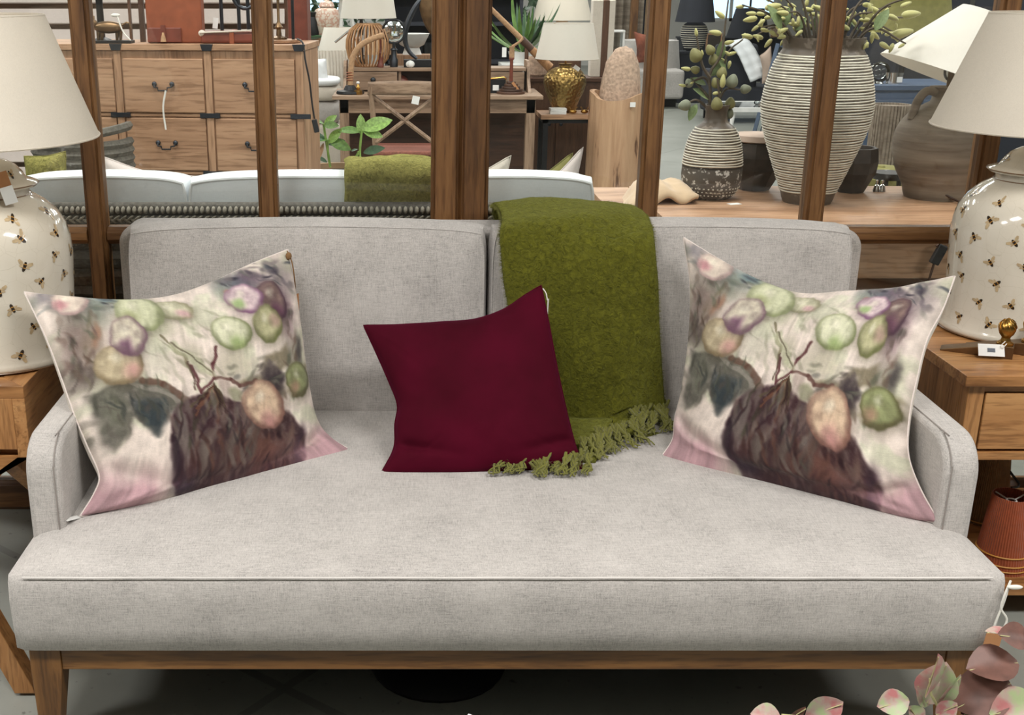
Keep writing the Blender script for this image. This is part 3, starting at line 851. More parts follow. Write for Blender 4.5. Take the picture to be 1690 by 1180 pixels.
    blob(735, 630, 30, 40, (178, 160, 150), .8); blob(780, 645, 40, 34, (140, 140, 112), .8)
    # figs: body, shaded rim, coloured cheek, light
    def fig(cx, cy, rx, ry, body, rim, cheek, ca, rot=0.0):
        rx *= 1.24; ry *= 1.24; blob(cx + 4, cy + 7, rx * 1.16, ry * 1.16, tuple(x * .62 for x in rim), .6, .6, rot)
        blob(cx, cy, rx * 1.0, ry * 1.0, rim, 1, .09, rot); blob(cx - rx * .08, cy - ry * .1, rx * .92, ry * .92, body, 1, .34, rot)
        blob(cx + rx * .55 * math.cos(ca), cy + ry * .55 * math.sin(ca), rx * .48, ry * .48, cheek, .85, .9, rot)
        blob(cx - rx * .2, cy - ry * .3, rx * .3, ry * .3, (224, 218, 196), .6, .95, rot)
    fig(195, 300, 56, 46, (212, 196, 180), (176, 150, 146), (196, 128, 138), 2.9)
    fig(578, 337, 60, 38, (196, 192, 164), (150, 146, 116), (198, 156, 160), .6)
    fig(445, 352, 80, 64, (196, 198, 164), (140, 146, 108), (170, 176, 124), 2.5)
    fig(345, 555, 70, 66, (194, 178, 146), (134, 118, 92), (196, 148, 140), .6)
    fig(388, 448, 62, 66, (196, 186, 166), (128, 102, 112), (118, 78, 108), 2.0)
    fig(950, 282, 44, 64, (142, 118, 112), (96, 74, 86), (112, 72, 98), .8, -.5)
    fig(845, 278, 60, 48, (206, 184, 186), (138, 100, 128), (150, 184, 112), 2.4)
    fig(925, 372, 50, 62, (182, 178, 138), (120, 122, 82), (178, 146, 134), -.4)
    fig(782, 420, 64, 58, (202, 202, 172), (130, 136, 98), (150, 170, 108), 1.0)
    fig(1040, 570, 46, 60, (150, 156, 110), (104, 100, 70), (176, 136, 116), 2.2)
    fig(892, 682, 72, 76, (204, 176, 148), (140, 104, 92), (186, 132, 128), 1.2)
    # dry-brush texture and the pink ground at the foot
    return (128 + (C - 128) * 1.28 - 9) * (1 + (st - .5) * .16)[..., None] * (1 + (f1 - .5) * .20)[..., None]
LTOP = [(40, 482), (75, 487), (160, 497), (230, 497), (290, 488), (350, 466), (415, 436), (475, 412)]
LRIGHT = [(475, 412), (488, 490), (497, 560), (506, 630), (520, 690), (545, 722), (582, 745)]
LBOT = [(132, 852), (200, 842), (280, 834), (350, 818), (430, 806), (500, 786), (545, 768), (582, 745)]
LLEFT = [(40, 482), (75, 555), (102, 625), (125, 690), (146, 740), (164, 785), (155, 815), (132, 852)]
def coons(top, right, bot, left, n):
    T = spline([(x, y, 0) for x, y in top], n + 1); B = spline([(x, y, 0) for x, y in bot], n + 1)
    Lf = spline([(x, y, 0) for x, y in left], n + 1); Rt = spline([(x, y, 0) for x, y in right], n + 1)
    arr = lambda q: np.array([[p.x, p.y] for p in q])
    T, B, Lf, Rt = arr(T), arr(B), arr(Lf), arr(Rt)
    u = np.linspace(0, 1, n + 1); U, V = np.meshgrid(u, u)
    U_, V_ = U[..., None], V[..., None]
    S = (1 - V_) * T[None] + V_ * B[None] + (1 - U_) * Lf[:, None] + U_ * Rt[:, None]
    S -= (1 - U_) * (1 - V_) * T[0] + U_ * (1 - V_) * T[-1] + (1 - U_) * V_ * B[0] + U_ * V_ * B[-1]
    return S, U, V
def unproj(S, Yd):
    a = (S[..., 0] - CX) / F; bb = (CY - S[..., 1]) / F
    ry = math.cos(PT) + bb * math.sin(PT); rz = -math.sin(PT) + bb * math.cos(PT); k = Yd / ry
    return np.stack([a * k, Yd, H + rz * k], -1)
_painted = {}
def pillow(name, top, right, bot, left, Yc, T, mat, n, label, cat, seed=0, paint=None, wr=.004, back_mat=None, group=None, seam=.0022, seam_mat=None):
    S, U, V = coons(top, right, bot, left, n)
    Yd = (1 - V) * ((1 - U) * Yc[0] + U * Yc[1]) + V * ((1 - U) * Yc[3] + U * Yc[2])
    C = unproj(S, Yd)
    du = np.gradient(C, axis=1); dv = np.gradient(C, axis=0)
    nn = np.cross(du, dv); nn /= np.linalg.norm(nn, axis=-1, keepdims=True) + 1e-12
    if nn[n // 2, n // 2, 1] > 0: nn = -nn
    for _ in range(12):
        nn = (nn + np.roll(nn, 1, 0) + np.roll(nn, -1, 0) + np.roll(nn, 1, 1) + np.roll(nn, -1, 1)) / 5
    nn /= np.linalg.norm(nn, axis=-1, keepdims=True) + 1e-12
    su = np.clip(1 - np.abs(2 * U - 1) ** 2.1, 0, 1); sv = np.clip(1 - np.abs(2 * V - 1) ** 2.1, 0, 1)
    t = T * (su * sv) ** .45
    env = np.clip(su * sv * 6, 0, 1)
    # creases running in from the corners and edges
    w = np.zeros_like(U); rs = np.random.RandomState(seed)
    for k in range(16):
        cx, cy = [(0, 0), (1, 0), (1, 1), (0, 1)][k % 4]
        ang = math.atan2(.5 - cy, .5 - cx) + (rs.rand() - .5) * 1.1
        dx, dy = U - cx, V - cy; along = dx * math.cos(ang) + dy * math.sin(ang); acr = -dx * math.sin(ang) + dy * math.cos(ang)
        L_ = .14 + rs.rand() * .22
        w += np.exp(-(acr / (.012 + .02 * rs.rand())) ** 2) * np.exp(-((along - L_ * .6) / (L_ * .5)) ** 2) * (rs.rand() - .35) * 2
    w += (fbm(U * 6, V * 6, seed + 3, 2) - .5) * 2.4
    # slump folds low on the sides
    w += np.exp(-((V - .80 - .25 * (U)) / .03) ** 2) * np.exp(-(U / .26) ** 2) * -4.0
    w += np.exp(-((V - .84 - .2 * (1 - U)) / .03) ** 2) * np.exp(-((1 - U) / .24) ** 2) * -4.0
    front = C + nn * (t + w * wr * env)[..., None]; back = C - nn * (t * .85 )[..., None]
    o0 = C[n, n // 2].copy(); o0 = Vector((float(C[..., 0].mean()), float(C[n, n // 2, 1]), float(C[..., 2].min())))
    ov = np.array(o0)
    b = MB()
    b.grid((front - ov).tolist(), 0); b.grid((back - ov).tolist(), 1)
    root = thing(name, label, cat, o0, 0, group)
    me = b.mesh('cover', [mat, back_mat or mat], True, 180)
    if paint is not None:
        SL, _, _ = coons(LTOP, LRIGHT, LBOT, LLEFT, n)
        if 'p' not in _painted: _painted['p'] = np.clip(paint((SL[..., 0] - 20) * 2.269, (SL[..., 1] - 380) * 2.269), 0, 255)
        rgb = _painted['p']; rgb = rgb * .72 + rgb.mean(-1, keepdims=True) * .28
        # pink brushed ground along the foot of the print
        ft = sst(.80, .93, V + (fbm(U * 9, V * 9, 77) - .5) * .10 + .05 * np.abs(2 * U - 1)) * (1 - np.clip(1 - np.abs((U - .52) / .33) ** 6, 0, 1) * .9)
        pk = np.array((176, 138, 146)) * (1 + (fbm(U * 40, V * 5, 88) - .5) * .5)[..., None]
        rgb = rgb * (1 - ft[..., None] * .85) + pk * ft[..., None] * .85
        s_ = np.clip(rgb, 0, 255) / 255.0
        lin = np.where(s_ <= .04045, s_ / 12.92, ((s_ + .055) / 1.055) ** 2.4)
        ca = me.color_attributes.new('Print', 'FLOAT_COLOR', 'POINT')
        m = (n + 1) ** 2
        data = np.ones((2 * m, 4)); data[:m, :3] = lin.reshape(-1, 3); data[m:, :3] = (.5, .45, .42)
        ca.data.foreach_set('color', data.astype(np.float32).ravel())
    link('cover', me, root)
    ring = [C[0, i] for i in range(0, n, 2)] + [C[j, n] for j in range(0, n, 2)] + [C[n, n - i] for i in range(0, n, 2)] + [C[n - j, 0] for j in range(0, n, 2)]
    q = MB(); q.tube([Vector(p) - o0 for p in ring], seam, 6, closed=True); q.build('seam', seam_mat or mat if paint is None else 'blush_cloth', root)
    return root, o0
zs = .464
def yb(x, y): return PZ(x, y, zs).y
pl, o0 = pillow('scatter_cushion', LTOP, LRIGHT, LBOT, LLEFT, (2.58, 2.90, yb(582, 745) + .02, yb(132, 852) + .015), .115, 'print', 215,
       'fig print linen scatter cushion leaning on the left arm of the sofa', 'cushion', 4, paint_figs, .0065, 'cream_cloth', 'fig print cushions')
q = Vector(PY(474, 414, 2.88)) - o0
b = MB(); b.tube(spline([q, q + Vector((.012, -.005, -.03)), q + Vector((.018, -.005, -.09)), q + Vector((.016, -.005, -.14))], 14), .0018, 5)
b.ell(q + Vector((.004, -.006, -.012)), (.008, .006, .01)); b.build('tag_string', 'jute', pl)
b = MB(); b.box(q + Vector((.020, .004, -.155)), (.018, .0015, .08), R(60)); b.build('swing_tag', 'kraft', pl, smooth=False)
q = Vector(PZ(132, 853, .45)) - o0
b = MB(); b.box(q + Vector((-.012, -.02, .006)), (.045, .018, .0012), R(60), ry=R(12)); b.build('care_label', 'paper', pl, smooth=False)
RTOP = [(1128, 392), (1180, 424), (1250, 462), (1322, 486), (1400, 483), (1480, 477), (1530, 466), (1576, 456)]
RRIGHT = [(1576, 456), (1556, 510), (1530, 560), (1514, 620), (1500, 690), (1499, 750), (1518, 805), (1550, 862)]
RBOT = [(1090, 756), (1130, 778), (1200, 798), (1290, 814), (1370, 832), (1450, 850), (1500, 858), (1550, 862)]
RLEFT = [(1128, 392), (1139, 470), (1137, 560), (1126, 640), (1114, 690), (1110, 725), (1090, 756)]
pillow('scatter_cushion', RTOP, RRIGHT, RBOT, RLEFT, (2.90, 2.58, yb(1550, 862) + .015, yb(1090, 756) + .02), .115, 'print', 215,
       'fig print linen scatter cushion leaning on the right arm of the sofa', 'cushion', 14, paint_figs, .0065, 'cream_cloth', 'fig print cushions')
VT = [(600, 537), (660, 536), (720, 533), (780, 528), (830, 511), (865, 488), (893, 471)]
VR = [(893, 471), (905, 530), (918, 600), (933, 670), (948, 730), (960, 765), (957, 780)]
VB = [(628, 783), (680, 785), (760, 785), (850, 777), (920, 772), (957, 780)]
VL = [(600, 537), (620, 580), (642, 630), (656, 668), (652, 700), (650, 740), (628, 783)]
pl, o0 = pillow('velvet_cushion', VT, VR, VB, VL, (2.80, 2.80, yb(957, 780) + .02, yb(628, 783) + .02), .085, 'velvet', 90,
       'burgundy velvet scatter cushion in the middle of the sofa seat', 'cushion', 24, None, .004)
q = Vector(PY(896, 476, 2.79)) - o0
b = MB(); b.tube(spline([q, q + Vector((.008, -.002, -.012)), q + Vector((.012, -.002, -.03))], 8), .0016, 5); b.build('tag_string', 'string', pl)
b = MB(); b.box(q + Vector((.014, .0, -.05)), (.010, .0012, .045), R(70), ry=R(8)); b.build('swing_tag', 'paper', pl, smooth=False)

# ================================================================== OLIVE THROW OVER THE BACK
def fuzz(fn, nrm, count, ln, seed, w=.0007):
    rs = random.Random(seed); b = MB()
    vs = []; fs = []
    for k in range(count):
        u, v = rs.random(), rs.random(); p = fn(u, v); nv = nrm(u, v)
        d = (nv * (.35 + rs.random() * .7) + Vector((rs.gauss(0, .7), rs.gauss(0, .7), rs.gauss(0, .7)))).normalized()
        t = d.orthogonal().normalized() * w; l_ = ln * (.4 + rs.random())
        m = p + d * l_ * .6; e = p + d * l_ + Vector((rs.gauss(0, .3), rs.gauss(0, .3), rs.gauss(0, .3))) * l_ * .5
        o = len(vs); vs += [p - t, p + t, m + t * .8, m - t * .8, e]; fs += [(o, o + 1, o + 2, o + 3), (o + 3, o + 2, o + 4)]
    b.add(vs, fs); return b
thr = thing('throw_blanket', 'olive green fuzzy mohair throw hanging over the sofa back', 'blanket', (.55, 3.0, .45))
TO = Vector((.55, 3.0, .45))
rows = []
xl, xr = XY(824, 345, 3.05), XY(1062, 372, 3.05)
rows.append((Vector((xl + .01, 3.272, .62)), Vector((xr, 3.272, .62))))
rows.append((Vector((xl + .01, 3.275, .90)), Vector((xr, 3.275, .88))))
rows.append((Vector((xl, 3.255, .968)), Vector((xr, 3.255, .95))))
rows.append((Vector((xl - .004, 3.17, .995)), Vector((xr - .01, 3.17, .984))))
rows.append((Vector((xl + .006, 3.06, .993)), Vector((xr, 3.06, .986))))
rows.append((Vector((xl + .004, 2.975, .978)), Vector((xr + .004, 2.972, .970))))
rows.append((PY(826, 392, 2.940), PY(1078, 408, 2.930)))
rows.append((PY(834, 470, 2.925), PY(1083, 470, 2.925)))
rows.append((PY(852, 560, 2.920), PY(1087, 560, 2.920)))
rows.append((PY(880, 640, 2.905), PY(1092, 635, 2.915)))
rows.append((PY(915, 700, 2.88), PY(1096, 690, 2.895)))
rows.append((PY(950, 735, 2.82), PY(1100, 706, 2.87)))
rows.append((PZ(968, 752, .462), PZ(1092, 716, .462)))
NV = 90; LE = spline([r_[0] for r_ in rows], NV + 1); RE = spline([r_[1] for r_ in rows], NV + 1)
def throw_pt(u, v):
    f = v * NV; j = min(NV - 1, int(f)); t = f - j
    a = LE[j].lerp(LE[j + 1], t); c = RE[j].lerp(RE[j + 1], t)
    p = a.lerp(c, u)
    bulge = .018 * math.sin(math.pi * u) ** .6
    n_ = mnoise.noise((p.x * 9, p.z * 9, p.y * 9)) * .006 + mnoise.noise((p.x * 30, p.z * 30, p.y * 30)) * .003
    nd = throw_n(u, v)
    fold = .010 * math.sin(u * 9 + v * 3) * smoothstep(.55, 1, v)
    return p + nd * (n_ + bulge + fold)
def throw_n(u, v):
    f = v * NV; j = min(NV - 1, max(1, int(f)))
    d = (LE[j + 1 if j < NV else j] - LE[j - 1]); c = (RE[j] - LE[j])
    nd = c.cross(d).normalized()
    return nd
if throw_n(.5, .5).y > 0:
    _tn = throw_n
    throw_n = lambda u, v: -_tn(u, v)
NU = 60
b = MB(); b.grid([[throw_pt(i / NU, j / 150) - TO for i in range(NU + 1)] for j in range(151)])
sheet = b.build('blanket_fabric', 'mohair', thr, ang=180)
so = sheet.modifiers.new('thickness', 'SOLIDIFY'); so.thickness = .016; so.offset = 0 
fz = fuzz(lambda u, v: throw_pt(u, .12 + v * .88) - TO, lambda u, v: throw_n(u, .12 + v * .88), 52000, .009, 3).build('mohair_fuzz', 'mohair_fuzz', thr, smooth=False); fz['kind'] = 'stuff'
rs = random.Random(11); ed = MB(); vs = []; fs = []
for k in range(5000):
    v = .15 + rs.random() * .85; u = 0 if rs.random() < .5 else 1
    p = throw_pt(u, v) - TO; d = Vector(((-1 if u == 0 else 1) * (.5 + rs.random()), rs.gauss(0, .5) - .2, rs.gauss(0, .5))).normalized()
    t = d.orthogonal().normalized() * .0006; l_ = .012 * (.3 + rs.random()); o = len(vs)
    vs += [p - t, p + t, p + d * l_]; fs.append((o, o + 1, o + 2))
ed.add(vs, fs); fz2 = ed.build('edge_fuzz', 'mohair_fuzz', thr, smooth=False); fz2['kind'] = 'stuff'
# second layer: lower fold running forward under the velvet cushion to its fringe
def low_pt(u, v):
    a = Vector(PZ(860, 690, .47)).lerp(Vector(PZ(835, 765, .455)), v); c = Vector(PZ(1010, 715, .47)).lerp(Vector(PZ(982, 770, .455)), v)
    p = a.lerp(c, u); p.z = seat_z(p.x, p.y) + .006 + .004 * mnoise.noise((p.x * 20, p.y * 20, 1)) + .03 * (1 - v) * u + .012 * (1 - v); return p
b = MB(); b.grid([[low_pt(i / 20, j / 14) - TO for i in range(21)] for j in range(15)])
o = b.build('lower_fold', 'mohair', thr, ang=180); so = o.modifiers.new('thickness', 'SOLIDIFY'); so.thickness = .008
def tassel(p, d, ln, seed):
    rs = random.Random(seed); b = MB()
    for k in range(7):
        pts = []; ph = rs.random() * 6; am = .004 + rs.random() * .006
        sd = Vector((-d.y, d.x, 0))
        e = (rs.random() - .5) * .02; l_ = ln * (.7 + rs.random() * .5)
        for i in range(9):
            t = i / 8
            w = d * (l_ * t) + sd * (e * t + am * math.sin(ph + t * 9)) + Vector((0, 0, .003 + .030 * (1 - t) ** 1.6 + .012 * abs(math.sin(ph + t * 7)) * (1 - t * .5)))
            pts.append(w)
        b.tube(pts, [.0036 - .0018 * i / 8 for i in range(9)], 5)
    b.ell((0, 0, .034), (.007, .007, .006), 8, 6)
    for q_ in range(60):
        t = rs.random(); w = d * (ln * t) + Vector((rs.gauss(0, .006), rs.gauss(0, .006), .006 + .026 * (1 - t) ** 1.6)); e = w + Vector((rs.gauss(0, .008), rs.gauss(0, .008), abs(rs.gauss(0, .006))))
        s_ = Vector((.0005, .0005, 0)); b.add([w - s_, w + s_, e], [(0, 1, 2)])
    return b.build('tassel', 'mohair_fuzz', thr, loc=p - TO)
k = 0
for (x0, y0, x1, y1, n_, ln, dx) in ((832, 779, 972, 777, 13, .050, -.25), (960, 752, 1000, 742, 5, .055, .1), (985, 738, 1096, 702, 14, .070, .1), (1040, 706, 1098, 688, 7, .06, .15)):
    for i in range(n_):
        t = i / (n_ - 1); q = Vector(PZ(x0 + (x1 - x0) * t, y0 + (y1 - y0) * t + random.uniform(-4, 4), .46)); q.z = seat_z(q.x, q.y) + .004
        tassel(q, Vector((dx + random.uniform(-.6, .6), -1, 0)).normalized(), ln * random.uniform(.8, 1.2), 100 + k); k += 1
# ================================================================== SIDE TABLES
def plank_top(parent, x0, x1, y0, y1, z0, z1, nb, mat, brd=.0):
    w = (y1 - y0) / nb
    for i in range(nb):
        b = MB(); b.bx(x0, x1, y0 + w * i + .0004, y0 + w * (i + 1) - .0004, z0, z1)
        b.build('top_plank', mat, parent, smooth=False, bevel=.0018)
TZ = .68
# right table: oak, drawer, low shelf
RX0, RX1, RY0, RY1 = 1.352, 2.02, 2.625, 3.272
tb = thing('side_table', 'square oak side table with drawer and low shelf right of the sofa', 'side table', ((RX0 + RX1) / 2, 2.95, 0))
ox, oy = (RX0 + RX1) / 2, 2.95
plank_top(tb, RX0 - ox, RX1 - ox, RY0 - oy, RY1 - oy, TZ - .028, TZ, 4, 'oak_x')
b = MB(); b.bx(RX0 + .02 - ox, RX0 + .042 - ox, RY0 + .0605 - oy, RY1 - .0605 - oy, .475, TZ - .028); b.build('side_panel', 'oak_z', tb, smooth=False, bevel=.001)
b = MB(); b.bx(RX1 - .042 - ox, RX1 - .02 - ox, RY0 + .0605 - oy, RY1 - .0605 - oy, .475, TZ - .028); b.build('side_panel', 'oak_z', tb, smooth=False, bevel=.001)
b = MB(); b.bx(RX0 + .042 - ox, RX1 - .0605 - ox, RY1 - .04 - oy, RY1 - .02 - oy, .475, TZ - .028); b.build('back_panel', 'oak_x', tb, smooth=False)
b = MB(); b.bx(RX0 + .0605 - ox, RX1 - .0605 - ox, RY0 + .014 - oy, RY1 - .02 - oy, .455, .475); b.build('bottom_board', 'oak_x', tb, smooth=False, bevel=.001)
b = MB(); b.bx(RX0 + .06 - ox, RX1 - .06 - ox, RY0 + .022 - oy, RY0 + .04 - oy, .632, TZ - .028); b.build('rail', 'oak_x', tb, smooth=False, bevel=.001)
dr = MB().bx(RX0 + .064 - ox, RX1 - .064 - ox, RY0 + .018 - oy, RY0 + .045 - oy, .482, .629).build('drawer', 'oak_x', tb, smooth=False, bevel=.002)
MB().lathe([(.006, 0), (.006, .012), (.014, .018), (.014, .026), (.004, .03)], 16, mat=Matrix.Rotation(R(90), 3, 'X')).build('knob', 'brass', dr, loc=(0.05, RY0 + .018 - oy, .555))
for (lx, ly) in ((RX0 + .02, RY0 + .02), (RX1 - .06, RY0 + .02), (RX0 + .02, RY1 - .06), (RX1 - .06, RY1 - .06)):
    b = MB(); b.bx(lx - ox, lx + .04 - ox, ly - oy, ly + .04 - oy, 0, TZ - .0285); b.build('leg', 'oak_z', tb, smooth=False, bevel=.002)
w = (RY1 - RY0 - .03) / 4
for i in range(4):
    b = MB(); b.bx(RX0 + .012 - ox, RX1 - .012 - ox, RY0 + .015 + w * i - oy, RY0 + .015 + w * (i + 1) - .001 - oy, .075, .10); b.build('shelf_plank', 'oak_x', tb, smooth=False, bevel=.0015)
b = MB(); b.bx(RX0 + .06 - ox, RX1 - .06 - ox, RY1 - .05 - oy, RY1 - .03 - oy, .32, .40); b.build('back_rail', 'dark_wood', tb, smooth=False, bevel=.001)

# left table: chunky oak box on splayed braces
LX1 = PZ(38, 638, TZ).x; LX0 = LX1 - .66; LY0, LY1 = PZ(38, 638, TZ).y, 3.272
tl = thing('side_table', 'chunky framed oak side table on crossed legs left of the sofa', 'side table', ((LX0 + LX1) / 2, 2.9, 0))
ox, oy = (LX0 + LX1) / 2, 2.9
# mitred top frame and inner planks
fw = .07
b = MB(); b.prism([(LX0 - ox, LY0 - oy), (LX1 - ox, LY0 - oy), (LX1 - fw - ox, LY0 + fw - oy), (LX0 + fw - ox, LY0 + fw - oy)], TZ - .03, TZ, 'xy'); b.build('top_border', 'oak_x', tl, smooth=False, bevel=.0015)
b = MB(); b.prism([(LX1 - ox, LY0 - oy), (LX1 - ox, LY1 - oy), (LX1 - fw - ox, LY1 - fw - oy), (LX1 - fw - ox, LY0 + fw - oy)], TZ - .03, TZ, 'xy'); b.build('top_border', 'oak_y', tl, smooth=False, bevel=.0015)
b = MB(); b.prism([(LX0 - ox, LY0 - oy), (LX0 + fw - ox, LY0 + fw - oy), (LX0 + fw - ox, LY1 - fw - oy), (LX0 - ox, LY1 - oy)], TZ - .03, TZ, 'xy'); b.build('top_border', 'oak_y', tl, smooth=False, bevel=.0015)
b = MB(); b.prism([(LX0 - ox, LY1 - oy), (LX0 + fw - ox, LY1 - fw - oy), (LX1 - fw - ox, LY1 - fw - oy), (LX1 - ox, LY1 - oy)], TZ - .03, TZ, 'xy'); b.build('top_border', 'oak_x', tl, smooth=False, bevel=.0015)
plank_top(tl, LX0 + fw - ox, LX1 - fw - ox, LY0 + fw - oy, LY1 - fw - oy, TZ - .03, TZ - .0015, 4, 'oak_x')
# right side board, front frame and inset panel
b = MB(); b.bx(LX1 - .03 - ox, LX1 - ox, LY0 - oy, LY1 - oy, .50, TZ - .03); b.build('side_panel', 'oak_y', tl, smooth=False, bevel=.0015)
b = MB(); b.bx(LX0 - ox, LX0 + .03 - ox, LY0 - oy, LY1 - oy, .50, TZ - .03); b.build('side_panel', 'oak_y', tl, smooth=False, bevel=.0015)
b = MB(); b.bx(LX0 + .03 - ox, LX1 - .03 - ox, LY0 + .028 - oy, LY1 - .03 - oy, .50, .52); b.build('bottom_board', 'oak_x', tl, smooth=False)
for (x0, x1, z0, z1, mt) in ((LX1 - .03 - .05, LX1 - .03, .52, TZ - .03, 'oak_z'), (LX0 + .03, LX0 + .08, .52, TZ - .03, 'oak_z'), (LX0 + .08, LX1 - .08, .62, TZ - .03, 'oak_x'), (LX0 + .08, LX1 - .08, .50, .53, 'oak_x')):
    b = MB(); b.bx(x0 - ox, x1 - ox, LY0 - oy, LY0 + .028 - oy, z0, z1); b.build('frame_rail', mt, tl, smooth=False, bevel=.0015)
dr = MB().bx(LX0 + .083 - ox, LX1 - .083 - ox, LY0 + .008 - oy, LY0 + .03 - oy, .532, .618).build('drawer', 'oak_x', tl, smooth=False, bevel=.002)
MB().lathe([(.006, 0), (.006, .012), (.014, .018), (.014, .026), (.004, .03)], 16, mat=Matrix.Rotation(R(90), 3, 'X')).build('knob', 'brass', dr, loc=(0, LY0 + .008 - oy, .575))
def beam(parent, a, c, w, d, mat, name='leg'):
    a, c = Vector(a), Vector(c); t = (c - a).normalized(); sx = Vector((1, 0, 0)); up = t.cross(sx).normalized()
    b = MB(); vs = []
    for p in (a, c):
        for (i, j) in ((-1, -1), (1, -1), (1, 1), (-1, 1)): vs.append(p + sx * i * w / 2 + up * j * d / 2)
    b.add(vs, [(0, 1, 2, 3), (7, 6, 5, 4), (0, 4, 5, 1), (1, 5, 6, 2), (2, 6, 7, 3), (3, 7, 4, 0)])
    return b.build(name, mat, parent, smooth=False, bevel=.002)
for sx in (LX1 - .06, LX0 + .06):
    beam(tl, (sx - ox, LY0 + .03 - oy, .50), (sx - ox, 3.16 - oy, .02), .045, .065, 'oak_z')
# wedge corbel below the front edge and low stretcher that runs out in front
b = MB(); b.prism([(LX1 - .0 - ox, .50), (LX1 - .03 - ox, .50), (LX1 - .13 - ox, .40), (LX1 - .17 - ox, .40), (LX1 - .17 - ox, .50)], LY0 - oy, LY0 + .04 - oy, 'xz'); b.build('corbel', 'oak_x', tl, smooth=False, bevel=.001)
beam(tl, (-1.045 - ox, 2.34 - oy, .39), (-.885 - ox, 2.33 - oy, .008), .05, .05, 'oak_z', 'splayed_leg')
beam(tl, (-1.045 - ox, 2.33 - oy, .37), (-1.16 - ox, LY0 + .05 - oy, .50), .05, .05, 'oak_z', 'leg_link')

# ================================================================== BEE LAMPS
LP = [(.170, 0), (.186, .006), (.190, .014), (.186, .022), (.183, .03), (.180, .06), (.179, .10), (.181, .16), (.185, .22), (.187, .26), (.184, .30), (.175, .335), (.157, .366), (.130, .392), (.104, .408), (.098, .412)]
def lp_r(z):
    for (r0, z0), (r1, z1) in zip(LP[:-1], LP[1:]):
        if z0 <= z <= z1: return r0 + (r1 - r0) * (z - z0) / max(1e-6, z1 - z0)
    return LP[-1][0]
LID = [(.096, .410), (.098, .428), (.116, .430), (.120, .436), (.112, .441), (.094, .446), (.084, .462), (.070, .480), (.046, .493), (.020, .498)]
def lid_r(z):
    for (r0, z0), (r1, z1) in zip(LID[5:-1], LID[6:]):
        if z0 <= z <= z1: return r0 + (r1 - r0) * (z - z0) / max(1e-6, z1 - z0)
    return .05
def bee(parent, rf, th, z, rot, sc):
    b = MB(); r = rf(z)
    def mp(a, h, off):
        c, s = math.cos(rot), math.sin(rot); a, h = (a * c - h * s) * sc, (a * s + h * c) * sc
        zz = z + h; rr = rf(zz) + off; t = th + a / r
        return Vector((rr * math.cos(t), rr * math.sin(t), zz))
    def shape(pts, off, mi): b.add([mp(a, h, off) for a, h in pts], [tuple(range(len(pts)))], mi)
    for s in (-1, 1):
        shape([(s * .003, .001), (s * .009, .009), (s * .019, .013), (s * .022, .008), (s * .016, .001), (s * .006, -.002)], .0009, 0)
        shape([(s * .003, -.002), (s * .012, -.001), (s * .015, -.005), (s * .009, -.007), (s * .003, -.005)], .0010, 0)
    el = lambda cx, cy, rx, ry: [(cx + rx * math.cos(k * math.pi / 5), cy + ry * math.sin(k * math.pi / 5)) for k in range(10)]
    shape(el(0, .007, .0035, .003), .0012, 1); shape(el(0, .001, .005, .005), .0012, 1); shape(el(0, -.008, .0048, .009), .0012, 1)
    shape([(-.0044, .002), (.0044, .002), (.0044, .0045), (-.0044, .0045)], .0014, 2)
    shape([(-.0044, -.008), (.0044, -.008), (.0044, -.0055), (-.0044, -.0055)], .0014, 2)
    return b.build('bee_print', ['bee_wing', 'bee_body', 'bee_band'], parent, smooth=False)
def shade_obj(name, parent, rb, rt, z0, z1, mat, loc=(0, 0, 0), rot=(0, 0, 0), trim=True):
    b = MB(); n = 64
    b.lathe([(rb, z0), (rt, z1), (rt - .003, z1), (rb - .003, z0), (rb, z0)], n, cap=False)
    o = b.build(name, mat, parent, loc, rot)
    if trim:
        for (r_, z_) in ((rb, z0 + .003), (rt, z1 - .003)):
            q = MB(); q.tube([(r_ * math.cos(k * math.pi / 24), r_ * math.sin(k * math.pi / 24), z_) for k in range(48)], .0022, 6, closed=True); q.build('rim_trim', mat, o)
    q = MB(); q.tube([(.014 * math.cos(k * math.pi / 8), .014 * math.sin(k * math.pi / 8), z1 - .03) for k in range(16)], .002, 5, closed=True)
    for k in range(3):
        a = k * 2.094; q.tube([(.014 * math.cos(a), .014 * math.sin(a), z1 - .03), ((rt - .003) * math.cos(a), (rt - .003) * math.sin(a), z1 - .006)], .0015, 5)
    q.build('spider', 'brass', o)
    return o
